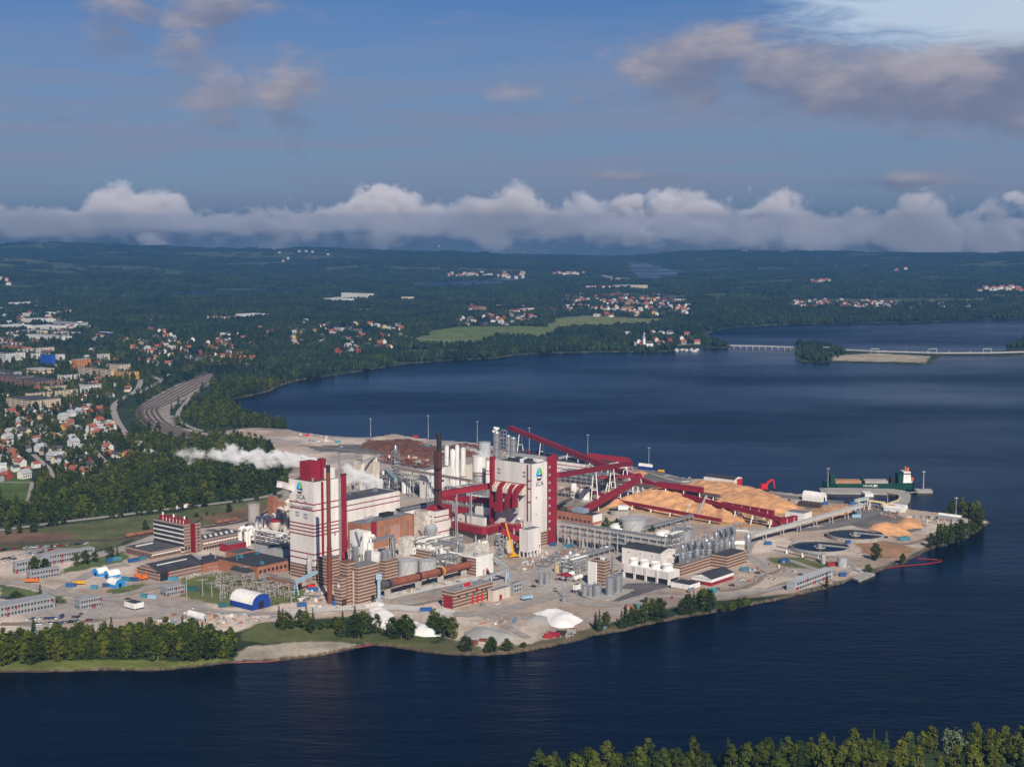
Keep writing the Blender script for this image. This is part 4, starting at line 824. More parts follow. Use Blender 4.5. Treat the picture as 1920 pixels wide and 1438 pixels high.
# ---- silos
for i, (px, rp, pt) in enumerate(((838, 4.0, 838), (849, 5.0, 846), (857.5, 4.0, 837), (868.5, 5.0, 843))):
    tank(px, 920, rp, pt, ('first', 'second', 'third', 'fourth')[i] + ' from the left of four slender white bleaching towers', WPAINT, 'ell', 'bleach_tower', 'tower', 'four slender white towers right of the chimney', bands=(894 + i * .6,) if i != 3 else (893, 899), seg=18)
rack('bleach_plant_steelwork', 'open grey steel stairs and pipes left of the slender white towers', (834, 920), 828, 838, 840, 9, 1, 1, pipes=2, seed=5, cat='steelwork')
B = Bld('cream_box_building', 'cream box building behind the slender white towers', 'building', (872, 912), 868, 886, 872); B.body(CREAM, ROOFG, .6)
tank(898.5, 905, 13, 855, 'broad white silo with two red bands right of the slender towers', WPAINT, 'cone', 'broad_silo', 'silo', bands=(884.5, 889.8))
c = G(898.5, 905 - 2.6); o = empty('silo_pipe_cage', c, 0, 'cage of grey pipes wrapped round the foot of the broad white silo', 'pipework'); mb = MB(); r0 = 13.8 * c.y / F_PX
for i in range(9): mb.tube([(r0 * math.cos(2 * math.pi * k / 20), r0 * math.sin(2 * math.pi * k / 20), .8 + i * 1.1) for k in range(21)], .22, 5)
for k in range(20): mb.tube([(r0 * math.cos(2 * math.pi * k / 20), r0 * math.sin(2 * math.pi * k / 20), 0), (r0 * math.cos(2 * math.pi * k / 20), r0 * math.sin(2 * math.pi * k / 20), 10.5)], .25, 5)
mb.build('pipes', PIPEG, o)
tank(915.5, 910, 5, 864, 'white tower with red bands squeezed beside the red duct shaft', WPAINT, 'cone', 'washing_tower', 'tower', bands=(882, 888), seg=16)
tank(908.5, 858, 11.5, 830, 'grey flat topped tank standing near the far water edge', mat('pale_grey_tank', (.42, .45, .48), .6), 'cone', 'water_tank')
# digester columns
for i, (px, rp, pb, pt, lab) in enumerate(((931, 5.3, 895, 812, 'left of the tall steel columns with crowded platform top'), (953, 4.0, 893, 818, 'middle steel column ringed by many platforms'), (962.5, 4.2, 893, 822, 'right pale steel column with collar near its top'))):
    o = tank(px, pb, rp, pt, lab, STEEL, 'ell', 'process_column', 'column', 'tall steel process columns', seg=16, rail=False); r, h = o['_r'], o['_h']
    for k in range(6): MB().lathe([(r + 1.0, h * (k + 1) / 6.2), (r + 1.0, h * (k + 1) / 6.2 + .5)], seg=14).build('platform', PIPEG, o)
    mb = MB()
    for k in range(5): mb.tube([(r * 1.2 * math.cos(k * 1.3), r * 1.2 * math.sin(k * 1.3), 0), (r * 1.2 * math.cos(k * 1.3), r * 1.2 * math.sin(k * 1.3), h * 1.02)], .3, 5)
    mb.build('riser_pipes', GALV, o)
    if i == 0:
        mb = MB(); rr = random.Random(5)
        for k in range(10): x, y, z = rr.uniform(-3, 3), rr.uniform(-3, 3), h + rr.uniform(0, 5); s = rr.uniform(.5, 1.3); mb.box(x - s, x + s, y - s, y + s, z, z + s * 1.5)
        mb.build('top_equipment', WPAINT, o)
rack('column_stair_tower', 'open lattice stair tower between the tall steel columns', (944, 895), 938, 950, 808, 12, 1, 1, pipes=1, seed=12, cat='steelwork', m=PIPEG)
# ---- wood room and halls near the far quay
B = Bld('wood_yard_hall', 'long low hall with dark roof and red lined white wall near the far quay', 'building', (1120, 893), 1035, 1168, 874); B.body(WHITE, ROOFB, .8); B.band(880, REDC, .7); B.band(887, REDC, .7); B.vents(4, WPAINT, 2)
B = Bld('debarking_hall', 'dark roofed hall behind the emblem tower near the far shore', 'building', (1040, 872), 962, 1062, 858); B.body(GREYW, ROOFB, .8); B.vents(4, REDC, 4)
B = Bld('red_roof_hall', 'hall with broad dark red sloping roof beside the far quay', 'building', (1172, 886), 1098, 1184, 868); B.wall(REDC); B.gable(REDC, 5, 'y')
rack('chip_screen_frame', 'pale grey openwork frame below the dark red sloping roof', (1168, 900), 1100, 1186, 880, 3, 2, 8, pipes=5, seed=6, pm=WPAINT, clutter=5)
rack('wood_handling_rack', 'pale grey openwork below the red bridge right of the emblem tower', (1130, 915), 1050, 1150, 893, 3, 3, 8, pipes=5, seed=7, pm=STEEL, clutter=10)
# ---- conveyors of the chip yard
CB = G(1236, 913, 5)
gallery(G(956, 802, 31), CB, 4.2, 4.4, REDC, 'longest red conveyor sloping across the water view from the steel columns', (.08, .24, .43, .58, .70, .84), spread=9)
gallery(G(1196, 900, 15), G(1101, 953, 7), 4.6, 4.8, REDC, 'thick red conveyor slanting down left from the transfer tower', (.15, .4), spread=7)
gallery(G(1046, 891.5, 54), G(1184, 868.5, 20), 3.4, 4.0, REDC, 'thin red bridge from the red shaft towards the far quay', (.45, .7, .9), spread=8)
gallery(G(1120, 898, 10), G(1352, 931, 17), 3.0, 2.6, mat('grey_green_conveyor', (.17, .18, .15), .7, var=.3), 'long dark conveyor on trestles above the chip piles', (.1, .22, .36, .5, .62, .74, .85, .95), roofm=mat('brick_red_roof', (.32, .09, .06), .7), spread=8, ribs=0)
gallery(G(1233, 908, 20), G(1318, 919, 20), 4.2, 4.6, REDC, 'dark red gallery box riding above the long dark conveyor', (.2, .6, .95), spread=7)
gallery(G(1106, 920, 8), G(1170, 941, 5), 2.4, 2.4, REDC, 'short thin red conveyor behind the thick slanting red conveyor', (.3, .8))
gallery(G(1170, 941.5, 5), G(1352, 976, 4), 2.4, 2.4, REDC, 'thin red conveyor running along the front of the chip piles', (.1, .3, .5, .7, .9))
gallery(G(1282, 929, 13), G(1468, 975, 9), 3.2, 3.0, REDC, 'red conveyor sloping down across the right chip pile', (.3, .55, .72, .9), spread=8)
gallery(G(1354, 945, 11), G(1450, 962, 11), 3.6, 3.8, REDC, 'ribbed red gallery box at the foot of the right chip pile', (.35, .85), spread=8, ribs=6, lm=WPAINT)
gallery(G(1452, 981, 5), G(1492, 971, 5), 4.0, 4.0, REDC, 'short ribbed red gallery in front of the white box building', (.3, .8), ribs=3)
gallery(G(1120, 895, 12), G(1204, 892.5, 12), 2.4, 2.2, REDC, 'short level red conveyor left of the transfer tower', (.3, .7))
for (xa, ya, xb, yb) in ((1287, 963, 1305, 922), (1307, 967, 1325, 930)):
    gallery(G(xa, ya, 1.5), G(xb, yb, 16), 1.3, 1.1, CREAM if xa < 1300 else GREYW, 'pale steep strut conveyor leaning on the chip pile' if xa < 1300 else 'grey steep strut conveyor leaning on the chip pile', name='inclined_conveyor')
B = Bld('transfer_tower', 'spidery white trestle tower where the red conveyors meet', 'tower', (1196, 922), 1186, 1206, 908)
mb = MB()
for x, y in ((0, 0), (B.a, 0), (0, B.b), (B.a, B.b)): mb.beam((x, y, 0), (B.a / 2 + (x - B.a / 2) * .5, B.b / 2 + (y - B.b / 2) * .5, 12), .8, .8)
mb.build('legs', WPAINT, B.o); B.box('head_house', REDC, B.a * .2, B.a * .8, B.b * .2, B.b * .8, 12, 17.5)
# chip piles
CHIP = mat('fresh_wood_chips', (.61, .32, .155), .95, var=.3, scale=.13, bump=.9); BARK = mat('dark_bark', (.15, .062, .038), .95, var=.5, scale=.2, bump=.4)
heap([(1128, 950), (1165, 940), (1200, 930), (1260, 926), (1330, 928), (1385, 946), (1402, 968), (1392, 985), (1340, 976), (1250, 962), (1170, 955)], 23, CHIP, 'largest orange wood chip pile under the long dark conveyor', seed=3, rough=.5, slope=.8)
heap([(1272, 912), (1300, 904), (1390, 916), (1440, 926), (1500, 952), (1488, 963), (1450, 962), (1360, 945), (1285, 928)], 13, CHIP, 'orange wood chip pile in front of the white warehouse with red end', seed=14, rough=.42, slope=.75)
heap([(1604, 998), (1640, 984), (1700, 990), (1718, 1003), (1690, 1007), (1640, 1004)], 11, CHIP, 'front one of two small chip piles behind the round basins', seed=22)
heap([(1662, 986), (1690, 973), (1730, 979), (1738, 990), (1700, 993)], 9, CHIP, 'rear one of two small chip piles behind the round basins', seed=31)
heap([(1540, 962), (1560, 948), (1596, 950), (1600, 962), (1570, 970)], 3.5, CHIP, 'flat spread chip heap beside the inclined grey conveyor', seed=37)
heap([(1426, 998), (1440, 986), (1462, 988), (1470, 997)], 5, CHIP, 'small chip heap below the short ribbed red gallery', seed=41)
heap([(1178, 892), (1195, 882), (1215, 888), (1205, 896)], 5, CHIP, 'small chip heap near the far quay end', seed=43)
heap([(1110, 935), (1130, 922), (1152, 920), (1150, 938)], 9, CHIP, 'small chip heap behind the thick red conveyor', seed=47)
heap([(1205, 928), (1222, 921), (1245, 922), (1240, 932), (1215, 934)], 13, BARK, 'dark brown bark heap among the orange chip piles', 'bark_pile', 'bark', seed=53)
heap([(672, 840), (700, 829), (760, 828), (816, 842), (816, 860), (740, 848)], 4.5, BARK, 'long reddish brown bark pile left of the tall chimney', 'bark_pile', 'bark', rough=.5, seed=57)
heap([(735, 826), (770, 824), (800, 830), (790, 836), (750, 834)], 3.5, BARK, 'farther brown bark pile by the water left of the tall chimney', 'bark_pile', 'bark', rough=.5, seed=59)
heap([(830, 842), (860, 834), (905, 838), (915, 852), (860, 858)], 6, BARK, 'brown bark pile behind the slender white towers', 'bark_pile', 'bark', rough=.5, seed=61)
LIME = mat('white_lime_mud', (.80, .775, .735), .95, var=.07, scale=.15); SANDG = mat('grey_sludge_sand', (.36, .35, .33), .95, var=.12, scale=.1)
heap([(766, 1190), (772, 1160), (800, 1172), (842, 1192), (800, 1196)], 7, LIME, 'white lime heap between the shore trees', 'lime_heap', 'lime', seed=63, step=2)
heap([(706, 1182), (690, 1138), (712, 1132), (742, 1152), (745, 1166), (722, 1180)], 4, LIME, 'narrow white lime spill running down to the shore trees', 'lime_heap', 'lime', seed=65, step=2)
heap([(1030, 1168), (1000, 1150), (1025, 1143), (1075, 1150), (1094, 1162), (1075, 1176), (1045, 1178)], 7, LIME, 'large bright white lime heap near the right lakeside', 'lime_heap', 'lime', seed=67, step=2)
heap([(862, 1203), (866, 1184), (890, 1175), (935, 1180), (968, 1196), (935, 1206), (900, 1210)], 6, SANDG, 'smooth grey sand heap by the near shore', 'sand_heap', 'sand', rough=.08, seed=69, step=2)
heap([(985, 1165), (1000, 1152), (1030, 1160), (1028, 1172), (1005, 1172)], 5, SANDG, 'grey rubble heap beside the large white lime heap', 'sand_heap', 'sand', rough=.3, seed=71, step=2)
heap([(690, 1138), (676, 1131), (712, 1126), (730, 1136)], 2, LIME, 'low dusting of lime at the foot of the banded brick block', 'lime_heap', 'lime', seed=73, step=2)
# ---- kiln and evaporator side
B = Bld('banded_brick_block', 'tall brown and buff banded brick block below the white evaporator housing', 'building', (671.5, 1134), 648.5, 711, 1064); B.body(STRIPE, ROOFG, .6)
B.box('stair_turret', STRIPE, -3.5, 5, B.b * .55, B.b + 2, 0, B.h + 3.2); B.face('R', B.a * .62, B.a * .78, .1, 4.5, DARK, 'doorway'); B.face('R', B.a * .3, B.a * .36, B.h * .5, B.h * .56, GREYW); B.face('L', B.b * .3, B.b * .42, 1, B.h - 3, CREAM, 'pilaster')
EVB = B
B = Bld('low_banded_block', 'lower banded brick block beside the foot of the rust brown chimney', 'building', (640, 1137), 627, 650, 1084); B.body(STRIPE, ROOFG, .5); B.face('R', B.a * .1, B.a * .45, .1, 5, DARK, 'doorway'); B.face('R', B.a * .55, B.a * .9, .1, 5, DARK, 'doorway'); B.face('L', B.b * .2, B.b * .5, B.h * .65, B.h * .78, WPAINT, 'panel')
B = Bld('rear_banded_block', 'banded brick block between the left tower and the rust brown chimney', 'building', (614, 1100), 596, 637, 1048); B.body(STRIPE, ROOFG, .5); B.face('L', B.b * .3, B.b * .42, B.h * .15, B.h * .28, REDC, 'door')
B = Bld('banded_tank_block', 'banded brick block carrying tanks next to the two big grey tanks', 'building', (722.5, 1092), 702, 746, 1051.5); B.body(STRIPE, ROOFG, .5); B.vents(6, WPAINT, 3, 1.4)
for x, y, r, h in ((.25, .3, 2.6, 6), (.6, .3, 2.0, 4.5), (.5, .7, 2.2, 5)): MB().lathe([(r, B.h), (r, B.h + h), (r * .4, B.h + h + 1.4)], B.a * x, B.b * y, 14).build('roof_tank', STEEL, B.o)
# white evaporator housing on the banded block
B = Bld('evaporator_housing', 'large white windowless housing above the banded brick block with arched duct', 'building', (682.5, 1100), 657, 697, 999); zf = B.z(1040)
B.wall(WPAINT, zf); B.flat(WPAINT, .5); B.box('side_housing', WPAINT, B.a * .75, B.a + 4, 2, B.b * .8, zf, B.h - 3)
mb = MB()
for i in range(4):
    for j in range(3): mb.beam((B.a * i / 3, B.b * j / 2, 0), (B.a * i / 3, B.b * j / 2, zf), .6, .6)
for i in range(3): mb.beam((B.a * i / 3, 0, 6), (B.a * (i + 1) / 3, 0, zf), .4, .4); mb.beam((0, B.b * min(i, 1) / 2, 6), (0, B.b * (min(i, 1) + 1) / 2, zf), .4, .4)
mb.build('support_frame', WPAINT, B.o)
MB().tube([(4, -2.5, 14), (4, -2.5, zf + 9), (5, -2.5, zf + 12), (8, -1.5, zf + 12.5), (10, -.5, zf + 11)], 1.7, 10).build('arched_duct', WPAINT, B.o)
MB().lathe([(4.5, zf + 1), (4.5, zf - 4), (2.6, zf - 9), (1.2, zf - 14)], 7, -4, 16).build('hopper', WPAINT, B.o)
MB().lathe([(2.2, zf + 4), (2.2, zf - 6), (.8, zf - 12)], 1, -4, 12).build('cyclone', STEEL, B.o); MB().lathe([(2.2, zf + 6), (2.2, zf - 4), (.8, zf - 10)], -3, 5, 12).build('cyclone', STEEL, B.o)
mb = MB(); rr = random.Random(8)
for k in range(12): y = rr.uniform(0, B.b); z = rr.uniform(4, zf + 10); mb.tube([(-1 - rr.random() * 3, y, z), (-1 - rr.random() * 3, y + rr.uniform(-6, 6), z + rr.uniform(3, 14))], rr.uniform(.3, .7), 6)
mb.build('pipes', GALV, B.o)
B = Bld('red_duct_housing', 'rounded dark red duct housing left of the white evaporator housing', 'duct', (652, 1078), 636, 656, 1046); zf = B.z(1058)
MB().tube([(B.a * .2, B.b, zf + 4), (B.a * .3, B.b * .5, zf + 6), (B.a * .6, B.b * .1, zf + 4), (B.a * .6, B.b * .0, zf - 6)], 3.0, 10).build('duct', REDC, B.o); MB().box(0, B.a, 0, B.b, 0, zf - 5).build('plinth', BROWNGREY, B.o)
tank(764.5, 1083, 19.2, 1050, 'left one of two big grey tanks above the rusty kiln', TANKG, 'cone', group='two big grey tanks above the kiln')
tank(801.5, 1079, 17.5, 1050.5, 'right one of two big grey tanks above the rusty kiln', TANKG, 'cone', group='two big grey tanks above the kiln')
# kiln
k0, k1 = G(712, 1098, 9.5), G(886, 1057, 8.0); b0 = Vector((k0.x, k0.y, 0)); o = empty('rotary_kiln', b0, 0, 'long rusty inclined rotary kiln tube lying on concrete piers', 'kiln')
MB().tube([k0 - b0, k0.lerp(k1, .12) - b0], 2.9, 20).build('dark_shell', mat('grey_kiln_shell', (.10, .085, .08), .7, var=.3), o); MB().tube([k0.lerp(k1, .12) - b0, k1 - b0], 2.75, 20).build('rusty_shell', KILN, o)
d = (k1 - k0).normalized()
for t in (.08, .4, .62): q = k0.lerp(k1, t) - b0; MB().tube([q - d * .8, q + d * .8], 3.35, 20).build('riding_ring', SOOT, o)
q = k0.lerp(k1, .655) - b0; MB().tube([q - d * .5, q + d * .5], 3.5, 20).build('girth_gear', YEL, o)
for t in (.08, .4, .64, .9): q = k0.lerp(k1, t) - b0; MB().box(q.x - 2.2, q.x + 2.2, q.y - 2.2, q.y + 2.2, 0, q.z - 2.9).build('pier', CONC, o)
mb = MB(); sd = Vector((-d.y, d.x, 0)) * 4.2; mb.beam(k0 - b0 + sd - Vector((0, 0, 2)), k1 - b0 + sd - Vector((0, 0, 2)), 1.6, .25); mb.beam(k0 - b0 + sd, k1 - b0 + sd, .12, .12); mb.build('walkway', GALV, o)
c = G(711, 1128); o = empty('bucket_elevator', c, 0, 'pale blue bucket elevator at the left end of the kiln', 'elevator'); h = zat(c, 1078)
MB().box(-1, 1, -1, 1, 0, h).build('shaft', LBLUE, o); MB().box(-2, 2, -1.6, 1.6, h - 3, h + 1).build('head', LBLUE, o); MB().box(-2.2, 2.2, -1.8, 1.8, 0, 2.5).build('boot', GALV, o)
B = Bld('kiln_head_building', 'white dusted building with pink door where the kiln ends', 'building', (893, 1081), 862, 925, 1045); B.wall(WPAINT); B.flat(DUSTY, .5); B.face('L', .2, B.b - .2, .3, B.h - 1, STRIPE, 'brick_face'); B.face('L', B.b * .55, B.b * .85, B.h * .42, B.h * .85, DARK, 'kiln_opening', .4)
B.face('R', B.a * .55, B.a * .68, .2, 4.5, mat('pink_door', (.6, .2, .17), .6), 'door'); B.face('R', B.a * .38, B.a * .48, .2, 4, GREYW, 'door'); B.vents(2)
B = Bld('kiln_upper_building', 'pale dusty upper building with light roof behind the kiln end', 'building', (890, 1052), 872, 917, 1024); B.body(DUSTY, DUSTY, .5); B.vents(3, WPAINT)
B = Bld('lime_dust_block', 'low banded block with lime whitened roof behind the big grey tanks', 'building', (815, 1052), 771, 848, 1036); B.body(STRIPE, DUSTY, .4); B.vents(8, WPAINT, 2.2)
B = Bld('lime_dust_house', 'small white house on the lime whitened roof', 'building', (774, 1040), 766, 780, 1027, 8); B.body(WPAINT, DUSTY, .2); B.face('R', B.a * .4, B.a * .6, B.h * .35, B.h * .6, DARK)
B = Bld('lime_bin_house', 'dusty white bin house with conical sides below the brick hall', 'building', (757, 1044), 747, 778, 1010); B.body(DUSTY, DUSTY, .4)
tank(736, 1062, 6, 1012, 'slim dark grey tank in front of the brick hall', mat('slate_tank', (.20, .22, .23), .6), 'flat', 'slim_tank', seg=16)
tank(716, 1058, 7, 1030, 'small steel funnel tank next to the evaporator housing', STEEL, 'cone', 'funnel_tank', seg=16)
rack('lime_plant_pipework', 'maze of pale dusty pipework below the striped white building', (800, 1044), 752, 860, 1022, 3, 7, 3, pipes=6, seed=21, m=GALV, pm=DUSTY, clutter=26, cat='pipework')
rack('kiln_pipework', 'dense pale pipework behind the kiln', (852, 1068), 806, 880, 1046, 3, 5, 3, pipes=6, seed=22, pm=CREAM, clutter=20, cat='pipework')
rack('scrubber_tower', 'thin grey lattice scrubber tower above the kiln end', (862, 1062), 857, 868, 1006, 7, 1, 1, pipes=1, seed=23, cat='steelwork', clutter=5)
rack('ash_tower', 'pale lattice tower left of the stilted block', (936, 1062), 930, 944, 1005, 7, 1, 1, pipes=2, seed=24, cat='steelwork', pm=CREAM, clutter=6)
MBp = MB(); p0, p1 = G(703, 1013, 24), G(738, 1005, 24); gallery(p0, p1, 1.8, 1.8, STEEL, 'grey horizontal duct running right from the evaporator housing', (.9,), lm=GALV, name='steel_duct', cat='duct')
gallery(G(822, 1015, 18), G(862, 1023, 16), 2.0, 2.0, STEEL, 'grey covered walkway right of the conical vessel', (.1, .9), lm=GALV)
gallery(G(925, 1047, 16), G(953, 1068, 9), 2.4, 2.4, GREYW, 'grey inclined conveyor descending right of the kiln end building', (.95,), lm=LBLUE)
gallery(G(898, 1088, 3), G(953, 1066, 10), 1.8, 1.6, GALV, 'low grey conveyor rising to the pale blue trestle', (.4,), lm=LBLUE)
# workshop
B = Bld('workshop', 'banded brick workshop with red doors and grey flat roof near the shore', 'building', (851, 1142), 828.5, 924, 1110); B.body(STRIPE, mat('blue_grey_roof', (.23, .235, .25), .8, var=.2, scale=.1), .5)
B.box('roof_house', REDB, B.a * .35, B.a * .52, B.b * .35, B.b * .5, B.h, B.h + 2.4); B.vents(4)
for px in (886, 895.5, 903.5, 920): B.face('R', B.u(px - 2), B.u(px + 2), .1, 5.2, REDB, 'door')
B.face('R', B.u(892), B.u(896), B.h * .62, B.h * .85, REDC, 'door')
for t in (.1, .3, .48, .7, .8): B.face('R', B.a * t, B.a * (t + .05), B.h * .6, B.h * .72, GLASSD)
B.face('L', B.b * .1, B.b * .85, .2, B.h * .7, REDC, 'loading_bay')
B = Bld('workshop_annex', 'low cream annex at the right end of the banded workshop', 'building', (925, 1128), 915, 957, 1108); B.body(CREAM, ROOFG, .4); B.face('R', B.a * .35, B.a * .5, .2, 3.6, REDC, 'door')
B = Bld('grey_cabin_stack', 'two storey grey site cabins beside the cream annex', 'cabin', (963, 1113), 955, 978, 1094); B.wall(GREYW); B.flat(ROOFG, .2); B.row('R', 3, B.h * .6, B.h * .8, GLASSD); B.row('R', 3, B.h * .15, B.h * .35, GLASSD)
# ---- small tanks and pipes in the middle yard
for i, px in enumerate((1014.5, 1025.5)): tank(px, 1096, 5.2, 1075, ('left' if i == 0 else 'right') + ' one of two small ribbed steel tanks in the middle yard', STEEL, 'cone', 'ribbed_tank', group='two small ribbed tanks in the middle yard', seg=16)
tank(1044, 1073, 4.8, 1060.5, 'small yellowish tank behind the two small ribbed tanks', mat('pale_yellow_tank', (.50, .40, .22), .6), 'dome', seg=16); tank(1059.5, 1076, 6.0, 1066, 'low grey tank beside the small yellowish tank', TANKG, 'flat', 'low_tank', seg=16)
tank(1071, 1070, 4.5, 1061, 'dark round tank end in the middle yard pipework', SOOT, 'dome', 'round_tank', seg=14); tank(1083, 1072, 6.5, 1050, 'white domed vessel amid the middle yard pipework', WPAINT, 'dome', 'domed_vessel', seg=14)
B = Bld('red_canopy', 'open dark red canopy over the middle yard loading bay', 'canopy', (1064, 1093), 1044, 1072, 1081)
for x in (.3, B.a - .3):
    for y in (.3, B.b - .3): MB().beam((x, y, 0), (x, y, B.h), .4, .4).build('post', GALV, B.o)
B.gable(REDC, 2, 'x')
for i, (px, py) in enumerate(((1069, 1076), (1084, 1082))):
    c = G(px, py, 3.2); o = empty('horizontal_tank', (c.x, c.y, 0), R(AX), ('upper' if i == 0 else 'lower') + ' white horizontal tank beside the red canopy', 'tank')
    MB().tube([(-4.2, 0, 3.2), (-3.8, 0, 3.2), (3.8, 0, 3.2), (4.2, 0, 3.2)], [.8, 1.7, 1.7, .8], 12).build('shell', WPAINT, o)
    for x in (-2.5, 2.5): MB().box(x - .3, x + .3, -1, 1, 0, 2).build('saddle', CONC, o)
rack('middle_yard_pipework', 'jumble of white and grey pipes left of the banded stair block', (1076, 1078), 1050, 1104, 1052, 4, 5, 3, pipes=5, seed=31, pm=WPAINT, clutter=22, cat='pipework')
rack('low_pipe_bridge', 'long low pipe bridge slanting up right through the middle yard', (1062, 1061), 1056, 1180, 1050, 2, 12, 1, pipes=6, seed=32, pm=STEEL, zlow=3.5, clutter=4)
rack('main_pipe_bridge', 'two storey main pipe bridge running right from the red shaft', (1246, 1054), 1046, 1255, 1012, 3, 1, 14, pipes=6, seed=33, pm=STEEL, zlow=9.0, m=mat('pale_grey_steel', (.50, .50, .49), .55, .2, var=.15), thick=.6)
rack('pipe_bridge_tower', 'square lattice tower standing on the main pipe bridge', (1160, 1035), 1147, 1172, 1000, 5, 2, 2, pipes=3, seed=34, pm=WPAINT, clutter=6, cat='steelwork')
for i, px in enumerate((1066, 1093)): c = G(px, 1022 + i * 6); o = MB(); o.lathe([(1.6, 0), (1.2, 3), (1.0, 9)], seg=10); tag(o.build('concrete_pillar', CONC, None, c), ('left' if i == 0 else 'right') + ' pale concrete pillar under the main pipe bridge', 'pillar')
rack('basin_pipe_rack', 'light pipe rack slanting up right behind the steel evaporators', (1212, 1000), 1206, 1300, 990, 2, 10, 1, pipes=4, seed=35, zlow=4)
# ---- office with white sign, round basin and big tanks
B = Bld('control_building', 'orange brick office with dark roof and blank white end panel', 'office', (1111, 985), 1043, 1128.5, 967); B.body(BRICK, ROOFB, .4); B.face('R', .3, B.a - .3, B.h * .3, B.h + .3, WPAINT, 'white_panel'); B.row('L', 8, B.h * .2, B.h * .45, GLASSD)
B.box('roof_house', mat('blue_grey_cladding', (.26, .31, .38), .6), B.a * .2, B.a * .8, B.b * .3, B.b * .62, B.h, B.h + 3.6); B.box('roof_chimney', BRICK, B.a * .4, B.a * .7, B.b * .72, B.b * .8, B.h, B.h + 3)
tank(1186.5, 996, 25.5, 972, 'large grey flat roofed tank with vertical seams before the chip piles', TANKG, 'cone', seg=36)
c = G(1186.5, 996 - 5); r = 25.5 * c.y / F_PX
tank(1160, 994, 17, 988, 'shallow white domed tank in front of the large grey tank', WPAINT, 'dome', 'domed_tank', rail=False); tank(1245, 1006, 17, 1001, 'shallow pale domed tank left of the steel evaporators', WPAINT, 'dome', 'domed_tank', rail=False)
o = tank(1162, 968, 20, 954, 'round thickener basin with dark interior beside the thick red conveyor', CONC, 'flat', 'thickener_basin', 'basin', rail=False, roofm=DARK); r, h = o['_r'], o['_h']
MB().box(-r * .2, r * .75, -r * .6, r * .1, h, h + 3.5).build('control_house', WPAINT, o); MB().beam((-r, 0, h + 1), (r, 0, h + 1), 1.4, .6).build('bridge', GALV, o)
tank(1075.5, 934, 6.2, 911, 'slender white tank with conical top right of the emblem tower', WPAINT, 'ell', 'white_tank', seg=18); tank(1095.5, 941, 10.3, 914, 'wider white tank with flat rusty top right of the emblem tower', WPAINT, 'flat', 'white_tank', roofm=RUST)
tank(1281, 1013, 21, 993, 'wide steel tank topped by a web of pipes', STEEL, 'flat', 'process_tank', roofm=GALV)
c = G(1281, 1009); o = empty('tank_top_pipes', (c.x, c.y, zat(c, 993) + .3), 0, 'web of steel pipes on the wide steel tank', 'pipework'); mb = MB(); rr = random.Random(3)
for k in range(26): x, y = rr.uniform(-8, 8), rr.uniform(-8, 8); z = rr.uniform(.5, 4); mb.tube([(x, y, 0), (x, y, z), (x + rr.uniform(-5, 5), y + rr.uniform(-5, 5), z)], .3, 6)
mb.build('pipes', STEEL, o)
# ---- steel evaporators
B = Bld('evaporator_house', 'banded brick base building under the row of steel evaporators', 'building', (1276, 1081), 1262, 1334, 1060); B.body(STRIPE, ROOFG, .4); B.vents(3)
ev = [(1279.5, 1053, 6.3, 1020), (1292, 1050, 6.0, 1016), (1306, 1047, 6.6, 1013), (1317.5, 1043, 4.6, 1007), (1329, 1044, 5.4, 1016), (1342, 1039, 5.6, 996), (1351.5, 1036, 5.3, 993), (1361.5, 1033, 5.6, 990), (1373, 1030, 6.6, 985)]
ords = ('first', 'second', 'third', 'fourth', 'fifth', 'sixth', 'seventh', 'eighth', 'ninth and tallest')
for i, (px, pb, rp, pt) in enumerate(ev):
    c = G(px, pb + 16); r = rp * c.y / F_PX; h = zat(c, pt); zb = zat(c, pb); o = empty('evaporator_vessel', c, 0, ords[i] + ' steel evaporator vessel counted from the left', 'vessel', 'row of steel evaporator vessels')
    MB().lathe([(r * .5, zb - 2.5), (r, zb), (r, zb + (h - zb) * .42), (r * .86, zb + (h - zb) * .5), (r * .86, zb + (h - zb) * .62), (r, zb + (h - zb) * .7), (r, h - r * .5), (r * .8, h - r * .15), (r * .3, h)], seg=18).build('shell', STEEL, o)
    MB().lathe([(r + .8, zb + (h - zb) * .46), (r + .8, zb + (h - zb) * .46 + .3)], seg=14).build('platform', GALV, o)
    mb = MB()
    for k in range(4): mb.beam((r * .9 * math.cos(k * 1.57), r * .9 * math.sin(k * 1.57), 0), (r * .9 * math.cos(k * 1.57), r * .9 * math.sin(k * 1.57), zb), .5, .5)
    mb.build('legs', GALV, o); MB().tube([(r * .2, -r * .7, h - 1), (r * .4, -r * .8, h + 1.6), (r * 2.0, -r * .2, h + 1.8), (r * 2.6, 0, h - 3)], .9, 8).build('vapour_pipe', STEEL, o)
c = G(1402, 1047); o = empty('condenser_vessel', c, 0, 'single steel condenser on thin legs right of the evaporator row', 'vessel'); r = 6.3 * c.y / F_PX; h = zat(c, 1000); zb = zat(c, 1028)
MB().lathe([(r * .3, zb - 3), (r, zb), (r, h - r), (r * .7, h - r * .3), (r * .2, h)], seg=18).build('shell', STEEL, o); MB().tube([(-r, 0, zb + 4), (-14, 2, zb + 4), (-17, 3, zb - 2)], 2.0, 10).build('duct', WPAINT, o); MB().tube([(0, 0, h), (0, 0, h + 2), (-15, 3, h + 2)], .5, 7).build('pipe', WPAINT, o)
for k in range(4): MB().beam((r * .8 * math.cos(k * 1.57 + .7), r * .8 * math.sin(k * 1.57 + .7), 0), (r * .8 * math.cos(k * 1.57 + .7), r * .8 * math.sin(k * 1.57 + .7), zb), .4, .4).build('leg', GALV, o)
rack('evaporator_steelwork', 'walkways and pipes in front of the steel evaporators', (1284, 1066), 1274, 1356, 1030, 5, 8, 1, pipes=4, seed=36, pm=STEEL, cat='steelwork')
